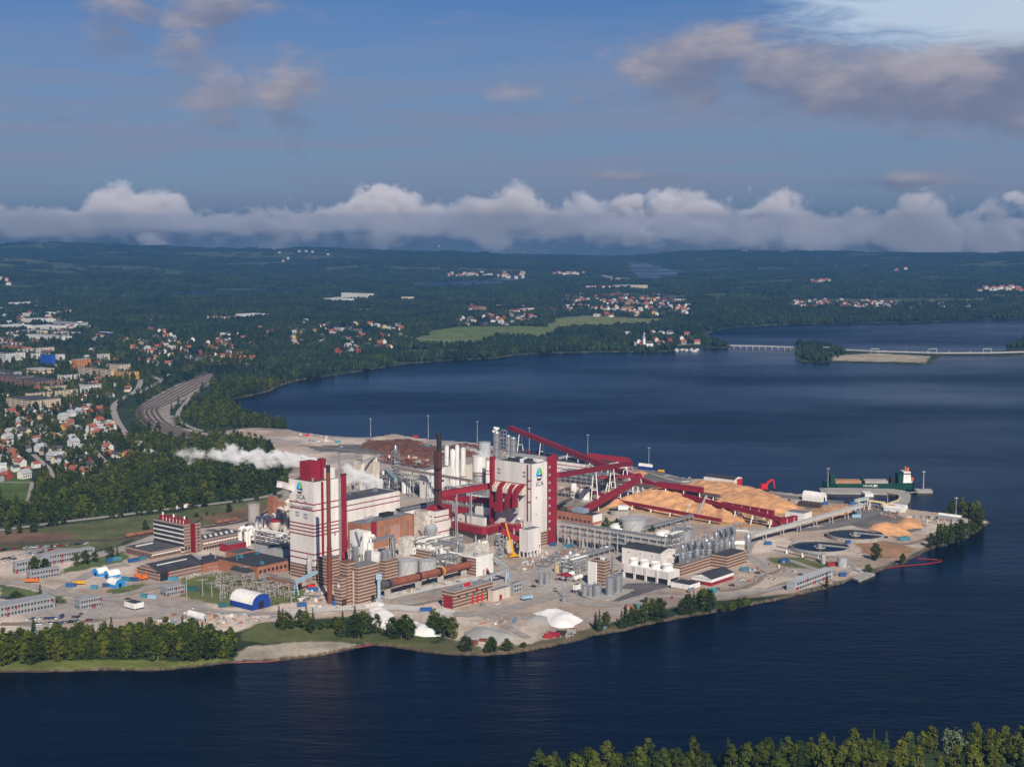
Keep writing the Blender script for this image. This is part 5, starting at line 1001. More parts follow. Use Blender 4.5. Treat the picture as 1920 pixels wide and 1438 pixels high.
rack('evaporator_rear_steelwork', 'tall steel frame at the left end of the evaporator row', (1262, 1056), 1246, 1282, 1004, 5, 3, 3, pipes=3, seed=38, pm=WPAINT, clutter=8, cat='steelwork')
# ---- right hand halls
B = Bld('white_warehouse', 'white hall with dark low pitched roof behind the cooling fans', 'building', (1237.5, 1068), 1166, 1266, 1037); B.wall(WHITE); B.gable(ROOFB, 2.2, 'y', .4, WHITE); B.box('side_box', WHITE, B.a * .4, B.a * .95, -4, -.1, B.h * .3, B.h * .6)
for t in (.2, .5, .8): B.face('L', B.b * t, B.b * t + 1.2, B.h * .72, B.h * .8, BROWNGREY)
B = Bld('cooling_tower', 'long white cooling tower building with four fan drums on top', 'building', (1253, 1097), 1169, 1274, 1073); zl = B.h * .42
B.box('wall', WHITE, 0, B.a, 0, B.b, zl, B.h); B.flat(WPAINT, .4); B.box('intake', DARK, .8, B.a - .8, .8, B.b - .8, 0, zl)
for i in range(5): B.box('column', WPAINT, -.2, B.a * .2, B.b * i / 4 - (.6 if i else 0) + (-.6 if i == 4 else 0), B.b * i / 4 + .6, 0, zl)
for i in range(3):
    yy = B.b * (i + .95) / 4; mb = MB()
    for d_ in (-.6, .6): mb.beam((-1.2, yy + d_, 0), (-1.0, yy + d_, B.h + 1.2), .2, .2)
    for q in range(6): mb.beam((-1.1, yy - .6, q * B.h / 6 + 1), (-1.1, yy + .6, q * B.h / 6 + 1), .15, .15)
    mb.build('ladder', WPAINT, B.o)
for px in (1173, 1198, 1224, 1250):
    c = G(px, 1068 + (px - 1173) * .145, B.h - 1.0); loc = B.o.matrix_basis.inverted() @ c
    yy = B.b * {1173: .88, 1198: .64, 1224: .39, 1250: .14}[px]; mb = MB(); mb.lathe([(4.2, B.h), (3.8, B.h + 1.4), (3.9, B.h + 2.8), (4.4, B.h + 4.0), (4.0, B.h + 4.0), (3.5, B.h + 2.6)], B.a * .5, yy, 20, False); mb.build('fan_drum', WPAINT, B.o)
    MB().lathe([(3.7, B.h + .9), (3.7, B.h + 1.0)], B.a * .5, yy, 16).build('fan', DARK, B.o)
B = Bld('dark_roof_banded_hall', 'banded brick hall with dark roof right of the steel evaporators', 'building', (1363, 1068), 1333.5, 1399.5, 1043.5); B.wall(STRIPE); B.flat(ROOFB, .4)
B = Bld('red_white_store', 'store with white upper walls, red base and black low pitched roof', 'building', (1333.5, 1099), 1297, 1375, 1086); B.wall(REDC, 0, B.h * .52); B.box('upper_wall', WPAINT, -.15, B.a + .15, -.15, B.b + .15, B.h * .52, B.h); B.gable(ROOFB, 2.6, 'x', .5, WPAINT); B.face('L', B.b * .5, B.b * .68, .1, B.h * .5, DARK, 'doorway')
B = Bld('pump_house', 'small white pump house with dark roof next to the black asphalt', 'building', (1293.5, 1110), 1258, 1312.5, 1097); B.wall(WPAINT); B.base(STRIPE, 1.4); B.flat(ROOFB, .35)
c = G(1289, 1109); o = empty('steel_drum', c, R(AX), 'horizontal steel drum at the wall of the small white pump house', 'tank'); MB().tube([(-3, -3, 2), (-2.6, -3, 2), (2.6, -3, 2), (3, -3, 2)], [.6, 1.6, 1.6, .6], 12).build('shell', STEEL, o); MB().box(-1.5, 1.5, -3.8, -2.2, 0, .8).build('saddle', CONC, o)
B = Bld('banded_stair_block', 'tall banded brick block with white panel beside the silver silos', 'building', (1132, 1100), 1108, 1143.5, 1052); B.body(STRIPE, ROOFB, .7); B.box('roof_house', WPAINT, 2, 4, 2, 5, B.h, B.h + 2); B.box('low_wing', STRIPE, B.a, B.a + 12, 1, B.b * .7, 0, B.h * .5)
B.face('L', B.w(1119), B.w(1104), B.h * .02, B.h * .9, WPAINT, 'white_panel', 1.2)
MB().tube([(B.a + 3, 0, 0), (B.a + 3, 0, B.h + 2)], .9, 8).build('riser_pipe', STEEL, B.o)
# silo yard
pl = [G(1073, 1109), G(1110, 1098), G(1150, 1104), G(1189, 1107), G(1152, 1124), G(1136, 1127), G(1100, 1121)]; c = pl[0].copy(); MB().prism([(p.x - c.x, p.y - c.y) for p in pl][::-1], .05, .9).build('concrete_apron', CONC, None, c); tag(bpy.data.objects['concrete_apron'], 'raised concrete apron under the silver silos', 'platform')
for i, (px, pb, rp, pt, lab) in enumerate(((1143.5, 1117, 8.3, 1082, 'front tall silver silo on the concrete apron'), (1158.5, 1112, 8.0, 1078, 'rear tall silver silo on the concrete apron'), (1096, 1118, 5.6, 1098, 'leftmost short silver silo on the concrete apron'), (1107, 1118, 4.8, 1100, 'thinnest short silver silo on the concrete apron'), (1120, 1120, 8.0, 1096, 'widest short silver silo on the concrete apron'))): tank(px, pb, rp, pt, lab, STEEL, 'cone', 'silver_silo', 'silo', 'silver silos on the apron', z0=.9, seg=20)
tank(1058, 1129, 5, 1118, 'small round steel tank alone on a concrete pad', STEEL, 'flat', 'pad_tank', seg=16); light_mast(1055.5, 1120, 1084, 'slim lamp post beside the lone small round tank', 'lamp posts in the yard')
B = Bld('white_cabin_tower', 'small white raised cabin left of the short silver silos', 'cabin', (1080, 1114), 1074, 1089, 1097); B.box('wall', WPAINT, 0, B.a, 0, B.b, B.h * .45, B.h); B.flat(ROOFB, .3)
for x in (.3, B.a - .3):
    for y in (.3, B.b - .3): MB().beam((x, y, 0), (x, y, B.h * .45), .4, .4).build('post', GALV, B.o)
# ---- round clarifier basins
def clarifier(px, py, rpx, label):
    c = G(px, py); r = rpx * c.y / F_PX; o = empty('clarifier_basin', c, 0, label, 'basin', 'two round clarifier basins')
    MB().lathe([(r, 0), (r, 3.2), (r - .8, 3.2), (r - .8, 1.6)], seg=56, cap=False).build('rim', CONC, o); MB().lathe([(r - .8, 1.7), (.01, 1.72)], seg=56, cap=False).build('water', bpy.data.materials['lake_water'], o)
    MB().lathe([(r * .2, 1.2), (r * .2, 2.6), (r * .17, 2.6), (r * .17, 1.2)], seg=24, cap=False).build('centre_well', CONC, o); MB().lathe([(2, 1.2), (2, 4.2)], seg=12).build('drive_column', GALV, o)
    mb = MB(); a = R(28)
    for s in (-1, 1): mb.beam((s * math.sin(a), -s * math.cos(a), 3.9), (-r * math.cos(a) * -1 * 1 + s * math.sin(a), -r * math.sin(a) * 1 - s * math.cos(a), 3.9), .3, 1.2)
    mb.beam((0, 0, 3.6), (r * math.cos(a), -r * math.sin(a), 3.6), 2.0, .25); mb.build('scraper_bridge', GALV, o)
clarifier(1603, 1007, 54, 'farther round basin of dark water behind the shore'); clarifier(1537, 1030, 56, 'nearer round basin of dark water with light bridge')
gallery(G(1456, 1024, 4), G(1556, 1046, 4), 1.4, .5, GALV, 'thin pale footbridge passing in front of the nearer round basin', (.2, .5, .8), name='footbridge', cat='footbridge', spread=1.4)
gallery(G(1412, 1004, 7), G(1616, 948, 9), 3.0, 2.6, mat('pale_conveyor', (.48, .47, .45), .6), 'long pale grey inclined conveyor running towards the pier', (.1, .25, .4, .55, .7, .85, .97), lm=CONC, spread=4)
gallery(G(1604, 939, 11), G(1627, 934, 11), 2.6, 2.4, mat('pale_green_conveyor', (.42, .50, .46), .6), 'short pale green conveyor at the pier end of the inclined conveyor', (.2, .9), lm=CREAM)
gallery(G(1628, 938, 8), G(1660, 943, 6), 1.6, 1.4, mat('cream_pipe', (.66, .50, .30), .6), 'cream coloured pipe bridge next to the curved pier', (.1, .9), lm=CREAM, name='pipe_bridge')
# ---- buildings of the harbour yard
B = Bld('quay_warehouse', 'white warehouse with black roof and red gable door near the far quay', 'building', (1376, 915), 1321, 1391.5, 899.5); B.wall(WPAINT); B.gable(ROOFB, 2.2, 'y', .4, WPAINT); B.face('L', 1, B.b - 1, B.h * .42, B.h * .52, BROWNGREY, 'window_strip'); B.face('R', B.a * .35, B.a * .97, .1, B.h * .95, REDB, 'red_door', .3)
B = Bld('chip_control_house', 'white box building with grey roof behind the short ribbed red gallery', 'building', (1507, 980), 1472, 1522, 963); B.wall(WPAINT); B.flat(ROOFG, .3)
B = Bld('far_shed', 'small blue and white shed on the far quay', 'building', (1221, 882.5), 1197, 1224, 876); B.wall(BLUET); B.gable(WPAINT, 3, 'y', .2, WPAINT)
arch_tent((1541, 942), 1504, 1550, 925, WPAINT, WPAINT, 'white round roofed tent left of the pier basin'); B = Bld('long_white_shed', 'long low shed with white roof near the headland trees', 'building', (1798, 978), 1759, 1803, 970); B.wall(GREYW); B.gable(WPAINT, 1.6, 'y', .4)
B = Bld('white_store_shed', 'low shed with rounded white roof before the curved pier', 'building', (1690, 962), 1657, 1698, 955); B.wall(WPAINT); B.gable(WPAINT, 1.4, 'y', .3); B = Bld('white_flat_shed', 'low white flat shed with ochre end behind the rounded white roof shed', 'building', (1696, 956), 1666, 1702, 949); B.wall(WPAINT); B.flat(WPAINT, .2); B.face('L', B.b * .6, B.b, .1, B.h, YEL, 'ochre_panel')
B = Bld('site_office_row', 'long two storey grey cabin row at the water edge', 'cabin', (1491, 1109), 1475, 1561, 1091); B.wall(GREYW); B.flat(mat('pale_roof', (.42, .43, .45), .7), .2); B.row('R', 14, B.h * .62, B.h * .82, GLASSD); B.row('R', 14, B.h * .14, B.h * .34, GLASSD)
for t in (.02, .3, .5, .74): B.face('R', B.a * t, B.a * (t + .03), .1 if t != .3 else B.h * .52, B.h * .42 if t != .3 else B.h * .95, REDB, 'door')
B.box('floor_joint', WPAINT, -.1, B.a + .1, -.1, B.b + .1, B.h * .48, B.h * .51)
tank(1543.5, 1057, 4.3, 1040, 'slim grey tank left of the red container near the basins', TANKG, 'dome', 'slim_tank', seg=16); tank(1579, 1064, 9, 1046, 'squat pale tank right of the red container near the basins', TANKG, 'cone', seg=20)
container(1564, 1060, 10, REDC, 'dark red container between two tanks near the basins', 12); container(1696, 1013, -4, TEALC, 'teal container beside the small chip piles', 9); container(1580, 1080, 5, BLUEC, 'dark blue container near the small dock', 5); container(1590, 1019, 20, BLUEC, 'small blue container between the round basins', 4)
# ---- pier, ship, dock
mb = MB(); outer = [(1535, 916), (1556, 915), (1600, 915.5), (1673, 917), (1697, 920.5), (1708, 929), (1706, 939), (1696, 948.5), (1662, 950)]; inner = [(1540, 923), (1560, 924), (1616, 924.5), (1664, 925.5), (1683, 929), (1688, 934), (1684, 940), (1664, 947), (1652, 949)]
ow = [G(x, y) for x, y in outer]; iw = [G(x, y) for x, y in inner]; c = ow[0].copy(); n = len(ow)
v = [tuple(p - c + Vector((0, 0, .5))) for p in ow] + [tuple(p - c + Vector((0, 0, .5))) for p in iw] + [tuple(p - c - Vector((0, 0, 3))) for p in ow] + [tuple(p - c - Vector((0, 0, 3))) for p in iw]; f = []
for i in range(n - 1): f += [(i, i + 1, n + i + 1, n + i), (2 * n + i, i, i + 1, 2 * n + i + 1)[::-1], (n + i, n + i + 1, 3 * n + i + 1, 3 * n + i)]
pier = mb.add(v, f).build('pier', CONC, None, c); tag(pier, 'curved concrete pier where the green ship lies', 'pier')
mb = MB()
for p, q in zip(iw[3:-1], iw[4:]): mb.beam(p - c + Vector((0, 0, 1.2)), q - c + Vector((0, 0, 1.2)), 1.2, 1.4)
mb.build('kerb_wall', mat('cream_kerb', (.58, .47, .30), .8), pier); MB().box(*[float(t) for t in (G(1618, 926).x - c.x, G(1634, 926).x - c.x)], G(1626, 929).y - c.y, G(1626, 923.5).y - c.y, -1.5, 1.6).build('landing_block', WPAINT, pier)
s0, s1 = G(1540, 914.5, -1.2), G(1712, 914.5, -1.2); ln = (s1 - s0).length; SHIP = o = empty('cargo_ship', s0.lerp(s1, .5), math.atan2(s1.y - s0.y, s1.x - s0.x), 'dark green cargo ship moored at the curved pier', 'ship')
o.scale = (1, 1, .76); hl = ln / 2; bw = 7.5
def sec(x):                                         # half width at the deck and at the waterline
    t = (x + hl) / ln; bd = min(1, (t / .13) ** .6) if t > 0 else 0; st = min(1, ((1 - t) / .03 + .55)); return bw * bd * min(1, st), bw * max(0, min(1, ((t - .025) / .16))) ** .7 * min(1, st) * .97
mb = MB(); mb.smooth = True; xs = [-hl + ln * t for t in (0, .02, .05, .09, .14, .2, .4, .6, .8, .93, .97, 1)]; v = []; f = []
for x in xs:
    wd, ww = sec(x); t = (x + hl) / ln; dz = 7.2 + (2.6 * max(0, 1 - t / .15)) + (1.2 if t > .8 else 0); v += [(x, -wd, dz), (x, -ww, -1), (x, ww, -1), (x, wd, dz)]
for i in range(len(xs) - 1): k = i * 4; f += [(k, k + 1, k + 5, k + 4), (k + 2, k + 3, k + 7, k + 6), (k + 1, k + 2, k + 6, k + 5), (k + 3, k, k + 4, k + 7)]
f += [(0, 3, 2, 1), tuple(len(v) - 4 + i for i in (0, 1, 2, 3))]; mb.smooth = False; mb.add(v, f).build('hull', GREENH, o)
for (ta, tb, m_) in ((.14, .42, mat('timber_cargo', (.42, .22, .13), .9, var=.3, scale=.5)), (.46, .71, mat('grey_hatch', (.40, .35, .33), .8, var=.2))): MB().box(-hl + ln * ta, -hl + ln * tb, -bw * .8, bw * .8, 7.0, 10.6).build('hatch_cover' if ta > .3 else 'deck_cargo', m_, o)
for (ta, tb, z1) in ((.085, .13, 19), (.82, .868, 20)): MB().box(-hl + ln * ta, -hl + ln * tb, -bw * .9, bw * .9, 7, z1).build('wind_screen', GREENH, o)
MB().box(-hl + ln * .875, -hl + ln * .955, -bw * .85, bw * .85, 7, 17).build('accommodation', WPAINT, o); MB().box(-hl + ln * .875, -hl + ln * .95, -bw * .9, bw * .9, 17, 22.5).build('wheelhouse', WPAINT, o); MB().box(-hl + ln * .874, -hl + ln * .9505, -bw * .92, bw * .92, 19.5, 21).build('bridge_windows', GLASSD, o); MB().box(-hl + ln * .92, -hl + ln * .945, -2, 2, 22.5, 27).build('funnel', ORA, o); MB().box(-hl + ln * .87, -hl + ln * .985, -bw * .97, bw * .97, 8.2, 9.6).build('bulwark', WPAINT, o)
MB().tube([(-hl + ln * .97, -3, 11), (-hl + ln * .99, -3, 14)], 1.5, 8).build('lifeboat', ORA, o); MB().tube([(-hl + ln * .07, 0, 9), (-hl + ln * .07, 0, 22)], .5, 6).build('fore_mast', YEL, o); MB().tube([(-hl + ln * .91, 0, 22), (-hl + ln * .91, 0, 29)], .4, 6).build('main_mast', YEL, o)
MB().box(-hl + ln * .43, -hl + ln * .455, -3, 3, 10, 14).build('deck_crane', GREENH, o); MB().box(-hl + ln * .745, -hl + ln * .79, -4, 4, 7, 14).build('deck_gear', SOOT, o)
for i, ch in enumerate('NAVALIS'): lettering(ch, o, (-hl + ln * (.44 + i * .022), -bw * 1.0 - .15, 3.2), (1, 0, 0), (0, 0, 1), 2.6, WPAINT, 2.2, 'hull_letter')
c = G(1731, 923, -1.2); o = empty('mooring_dolphin', c, 0, 'concrete mooring dolphin with tall mast right of the ship', 'dolphin'); MB().box(-8, 8, -5, 5, -2, 3).build('block', CONC, o); h = zat(c, 883); MB().lathe([(.8, 3), (.5, h)], seg=8).build('mast', GALV, o); MB().lathe([(1.8, h), (1.8, h + 1)], seg=8).build('lamp_head', TANKG, o)
gallery(G(1698, 924, .8), G(1724, 922, .8), 2, .5, GALV, 'pale gangway from the pier to the mooring dolphin', (), name='gangway', cat='gangway')
p = [G(1596, 1085, -.9), G(1626, 1075, -.9), G(1641, 1078, -.9), G(1610, 1091, -.9)]; c = p[0].copy(); MB().prism([(q.x - c.x, q.y - c.y) for q in p][::-1], -1, 1.2).build('small_dock', CONC, None, c); tag(bpy.data.objects['small_dock'], 'small rectangular concrete dock on the right lakeside', 'dock')
q = [G(x, y, -1.0) for x, y in ((1664, 1065), (1690, 1061), (1735, 1057), (1762, 1053), (1766, 1051), (1758, 1049), (1720, 1047))]; c = q[0].copy(); tag(MB().tube([x - c for x in q], .34, 6).build('floating_boom', CABRED, None, c), 'thin red floating boom on the water off the headland', 'boom')
q = [G(x, y, -1.0) for x, y in ((440, 1242), (500, 1240), (560, 1233), (620, 1224), (660, 1215), (700, 1208), (740, 1211), (790, 1220))]; c = q[0].copy(); tag(MB().tube([x - c for x in q], .22, 6).build('floating_boom', mat('faded_red_boom', (.42, .10, .09), .7), None, c), 'faded red boom along the sandy beach', 'boom')
for px, pb, pt, lab in ((695, 818, 786, 'far left'), (803, 822, 780, 'second'), (895, 830, 791, 'third'), (992.5, 848, 803, 'fourth'), (1102, 858, 816, 'fifth'), (1216.5, 874, 840, 'sixth'), (1552, 922, 879, 'ship side'), (1664, 944, 921, 'basin side'), (1792, 968, 934, 'headland')): light_mast(px, pb, pt, {'far left': 'leftmost tall light mast against the water behind the bark piles', 'ship side': 'tall light mast at the bow of the ship', 'basin side': 'short light mast inside the pier basin', 'headland': 'light mast among the headland trees'}.get(lab, lab + ' light mast from the left along the far quay'))
# ---- office side of the mill
B = Bld('office_block', 'six storey office slab with dark red stair tower at the left of the mill', 'office', (346, 1040), 288.5, 358, 984); B.wall(STRIPEO); B.flat(ROOF, .5)
zs = [B.z(984) - 3.0 - i * 3.6 for i in range(6)]
for z in zs: B.face('L', .6, B.b - .6, z - .5, z + 1.5, GLASSD, 'window_strip', .12); B.face('L', .3, B.b - .3, z - 1.5, z - .55, WPAINT, 'sill_band', .25)
B.row('R', 2, 4, 6, GLASSD); PH_ = B.box('penthouse', REDC, B.a * .25, B.a * .95, 1.5, B.b - 6, B.h, B.h + 3.6)
for i in range(7): B.box('penthouse_pier', WPAINT, B.a * .2, B.a * .25 - .05, 2 + i * (B.b - 9) / 7, 2.6 + i * (B.b - 9) / 7, B.h, B.h + 3).parent = PH_
for t in (.05, .4, .75): MB().lathe([(.7, B.h + 3.6), (.7, B.h + 6)], B.a * .6, B.b * t + 2, 8).build('roof_vent', WPAINT, B.o)
e = Bld('stair_tower', 'dark red and brick stair tower attached to the office slab', 'tower', (367.5, 1037), 357.5, 377.5, 981); e.wall(STRIPEO); e.flat(ROOF, .3); e.face('L', .2, e.b - .2, .5, e.h - .3, REDC, 'red_face', .3)
for i in range(8): e.face('R', e.a * .4, e.a * .6, 2 + i * 3.3, 3.4 + i * 3.3, DARK)
B = Bld('office_wing', 'low banded brick office wing with grey roof in front of the office slab', 'office', (284.5, 1050), 235, 359, 1035); B.wall(STRIPEO); B.flat(ROOF, .5); B.face('R', .5, B.a - .5, B.h * .55, B.h * .68, WPAINT, 'white_band'); B.row('R', 16, B.h * .3, B.h * .5, GLASSD); B.row('L', 12, B.h * .35, B.h * .6, GLASSD)
for i in range(9): MB().box(B.a * .12 + i * B.a * .045, B.a * .12 + i * B.a * .045 + 2, B.b * .75, B.b * .75 + 1.2, B.h + .06, B.h + .8).build('skylight', WPAINT, B.o)
B = Bld('machine_workshop', 'long low hall with grey roof stretching right behind the office tower', 'building', (378, 1032), 352, 456, 1013); B.wall(STRIPEO); B.flat(ROOF, .5); B.row('R', 14, B.h * .55, B.h * .72, WPAINT, 'window', .7); B.row('R', 14, .3, B.h * .3, GLASSD, 'window', .6)
for i in range(14): MB().box(B.a * (.06 + .064 * i), B.a * (.06 + .064 * i) + 1.6, B.b * (.3 + .25 * (i % 2)), B.b * (.3 + .25 * (i % 2)) + 1.2, B.h + .06, B.h + .9).build('skylight', WPAINT, B.o)
B = Bld('black_roof_store', 'brick store with large black pitched roof and open dark doorway', 'building', (298, 1091), 257, 378, 1073); B.wall(STRIPEO); B.gable(ROOFB, 5.0, 'x', 1.0, STRIPEO); B.face('R', B.a * .03, B.a * .2, .1, B.h - 1, DARK, 'doorway', .2); B.face('R', B.a * .2, B.a * .225, .1, B.h - 1, REDC, 'red_jamb', .3)
for i in range(14): MB().box(B.a * (.12 + .05 * i), B.a * (.12 + .05 * i) + 1.8, B.b * .3, B.b * .3 + 1.0, B.h + 2.9, B.h + 3.7).build('skylight', WPAINT, B.o)
B = Bld('rear_black_roof_hall', 'black flat roofed brick hall joined behind the pitched black roof', 'building', (380, 1073), 345, 432, 1058); B.wall(BRICK); B.flat(ROOFB, .5); B.vents(3)
B = Bld('long_black_roof_hall', 'wide black roofed brick hall at the foot of the left tower', 'building', (482, 1084), 410, 549, 1064); B.wall(BRICK); B.flat(ROOFB, .5); B.vents(5, TEALC, 2.4); B.row('R', 8, B.h * .4, B.h * .7, GLASSD)
B = Bld('sloped_black_roof', 'sunken black pitched roof bordered by pipes near the substation', 'building', (462, 1088), 432, 478, 1074); B.wall(BROWNGREY); B.gable(ROOFB, 2.5, 'y', .3)
B = Bld('substation_building', 'low brown brick switch house with grey roof at the substation', 'building', (555, 1107), 492, 566, 1092); B.wall(mat('brown_brick', (.27, .13, .09), .85)); B.flat(ROOFG, .4); B.row('L', 6, B.h * .3, B.h * .6, GREYW)
B = Bld('orange_brick_store', 'low orange brick store beside the black roofs', 'building', (446, 1052), 423, 480, 1038); B.wall(BRICK); B.flat(ROOF, .4); B.face('R', B.a * .85, B.a * .95, .2, B.h * .6, REDB, 'door')
B = Bld('red_brick_shed', 'small dark red shed with grey roof right of the office stair tower', 'building', (430, 1036), 412, 462, 1022); B.wall(REDC); B.flat(ROOFG, .4)
B = Bld('white_roof_bridge_hall', 'low grey hall with light sloping side left of the left tower', 'building', (530, 1046), 476, 547, 1030); B.wall(GREYW); B.flat(ROOF, .5); B.face('R', .2, B.a - .2, 1, B.h * .8, mat('pale_blue_cladding', (.45, .52, .58), .6), 'pale_cladding')
B = Bld('brick_tower', 'tall orange brick tower left of the white dryer ducts', 'tower', (514, 992), 503, 522, 931); B.wall(BRICK); B.flat(ROOFG, .4); B.box('lower_wing', BRICK, B.a, B.a + 9, 0, B.b, 0, B.h * .75)
tank(476.5, 1000, 11.5, 946, 'tall grey concrete silo with conical cap near the railway', mat('warm_concrete', (.40, .35, .32), .8, var=.15, streak=1), 'cone', 'concrete_silo', 'silo')
B = Bld('red_base_block', 'dark red block carrying white arched ducts left of the left tower', 'building', (500, 1022), 479, 516, 996); B.wall(REDC); B.flat(CREAM, .4)
def ducts(c, n, span, h, r, label, m=WPAINT, seed=1):
    o = empty('arched_ducts', c, R(AX), label, 'duct'); rr = random.Random(seed)
    for i in range(n):
        x = (i - (n - 1) / 2) * span / n; hh = h * rr.uniform(.8, 1.0); y = rr.uniform(-3, 3); k = rr.uniform(1.5, 3.5)
        pts = [(x, y, 0), (x, y, hh * .75)] + [(x + k - k * math.cos(math.pi * j / 6), y, hh * .75 + k * math.sin(math.pi * j / 6)) for j in range(1, 7)] + [(x + 2 * k, y, hh * rr.uniform(.15, .5))]
        MB().tube(pts, r * rr.uniform(.7, 1.1), 8).build('duct', m, o)
    return o
c = G(497, 1013); ducts(Vector((c.x, c.y, zat(c, 990))), 6, 16, zat(c, 966) - zat(c, 990), 1.1, 'cluster of bright white arched ducts on the dark red block', seed=2)
ducts(G(534, 1015), 4, 17, zat(G(534, 1015), 925), 2.3, 'row of tall cream arched ducts against the left tower', CREAM, seed=3); ducts(G(458, 1022), 3, 9, zat(G(458, 1022), 985), 1.9, 'thick white bent ducts at the end of the long low hall', WPAINT, seed=5)
c = G(517, 1020); o = empty('hopper_bin', c, 0, 'round bin with dark red rim between the white ducts', 'bin'); h = zat(c, 974); MB().lathe([(1, h * .4), (4.3, h * .7), (4.3, h - 1.5)], seg=16).build('shell', CREAM, o); MB().lathe([(4.5, h - 1.5), (4.5, h), (3.9, h + .3)], seg=16).build('rim', REDC, o)
for k in range(4): MB().beam((3.8 * math.cos(k * 1.57), 3.8 * math.sin(k * 1.57), 0), (3.8 * math.cos(k * 1.57), 3.8 * math.sin(k * 1.57), h * .7), .4, .4).build('leg', GALV, o)
rack('dryer_pipework', 'tangled pipes and platforms left of the left tower', (525, 1032), 470, 546, 1006, 3, 3, 6, pipes=5, seed=41, clutter=16, cat='pipework', pm=CREAM)
c = G(570, 1088); o = empty('twin_cyclones', c, R(AX), 'two pale cyclones at the foot of the left tower', 'vessel')
for x in (0, 6): MB().lathe([(1.0, 4), (2.2, 9), (2.2, 16), (1.5, 17), (1.5, 20)], x, -6, 14).build('cyclone', TANKG, o); MB().box(x - 1.5, x + 1.5, -7.5, -4.5, 0, 4).build('plinth', BROWNGREY, o)
gallery(G(553, 1092, 9), G(594, 1072, 13), 2.0, 1.8, LBLUE, 'pale blue lattice conveyor at the foot of the left tower', (.05,), lm=LBLUE)
# far side of the mill, behind the long hall
B = Bld('recaust_building', 'cream building half hidden by steam behind the long white hall', 'building', (700, 925), 664, 712, 868); B.wall(CREAM); B.flat(ROOFG, .4); B.box('upper_storey', CREAM, 2, B.a * .7, 2, B.b * .6, B.h, B.h + 6)
o = tank(742, 905, 6.2, 864, 'tall brownish steel tower with lattice top in the rear yard', mat('brownish_steel', (.34, .31, .29), .5, .4, var=.2), 'dome', 'stripping_column', 'column', rail=False, seg=16); r, h = o['_r'], o['_h']
MB().lathe([(r * .55, h), (r * .55, h + 14), (r * .3, h + 16)], seg=12).build('upper_column', STEEL, o)
for k in range(3): MB().lathe([(r + .8, h * (k + 1) / 3.5), (r + .8, h * (k + 1) / 3.5 + .4)], seg=14).build('platform', PIPEG, o)
rack('column_frame', 'lattice frame wrapped round the brownish steel tower', (740, 908), 734, 750, 848, 9, 1, 1, pipes=1, seed=44, m=PIPEG, cat='steelwork')
B = Bld('white_panel_hall', 'white panelled hall with small dark windows left of the tall chimney', 'building', (800, 935), 787, 846, 882); B.wall(WHITE); B.flat(ROOFG, .5)
for t in (.1, .35, .6): B.face('L', B.b * .3, B.b * .5, B.h * .5, B.h * .58, DARK); B.face('R', B.a * t, B.a * (t + .1), B.h * .5, B.h * .57, DARK)
for i, px in enumerate((757.5, 767)): tank(px, 925, 4.3, 902 + i * 2, ('left' if i == 0 else 'right') + ' one of two slim white tanks behind the curved roof hall', WPAINT, 'cone', 'slim_white_tank', group='two slim white tanks', seg=14)
rack('rear_yard_pipework', 'horizontal layered pipework left of the white panelled hall', (775, 925), 752, 796, 893, 5, 3, 4, pipes=6, seed=45, pm=CREAM, clutter=8, cat='pipework')
rack('rear_yard_steelwork', 'mixed pipes and equipment behind the long white hall', (735, 925), 690, 775, 897, 3, 4, 5, pipes=5, seed=46, pm=PIPEG, clutter=20, cat='pipework')
rack('bark_yard_clutter', 'low band of brown equipment along the bark yard edge', (790, 880), 710, 812, 868, 2, 4, 7, pipes=5, seed=47, pm=BRICK, m=RUST, clutter=24, cat='equipment')
rack('bleach_yard_pipework', 'dense pipe racks below the slender white towers', (880, 945), 836, 922, 922, 3, 5, 6, pipes=6, seed=48, pm=STEEL, clutter=20, cat='pipework')
rack('boiler_yard_pipework', 'pipes and machinery right of the red shaft', (1080, 935), 1046, 1110, 922, 2, 4, 5, pipes=5, seed=49, pm=RUST, m=PIPEG, clutter=22, cat='equipment')
gallery(G(745, 878, 26), G(885, 902, 26), 2.4, 2.0, BROWNGREY, 'long brown pipe gallery crossing in front of the slender white towers', (.2, .45, .7, .95), lm=GALV, name='pipe_gallery')
gallery(G(724, 883, 18), G(742, 900, 16), 3.0, 3.4, mat('green_grey_steel', (.22, .30, .31), .6), 'green grey inclined gallery near the steam cloud', (.5,))
gallery(G(672, 869, 34), G(712, 853, 36), 1.6, 1.4, TANKG, 'grey sloping conveyor on top of the cream building', (.2, .8), name='roof_conveyor')
B = Bld('ribbed_log_shed', 'brown timber shed of open beams right of the emblem tower', 'shed', (1085, 968), 1043, 1112, 949); B.wall(mat('weathered_timber', (.22, .15, .11), .9, var=.4), 0, B.h * .8)
for i in range(9): MB().beam((-2, B.b * i / 8, B.h * .85), (B.a + 2, B.b * i / 8, B.h + 1.2), 1.1, .5).build('roof_beam', mat('grey_timber', (.33, .28, .24), .9, var=.4), B.o)
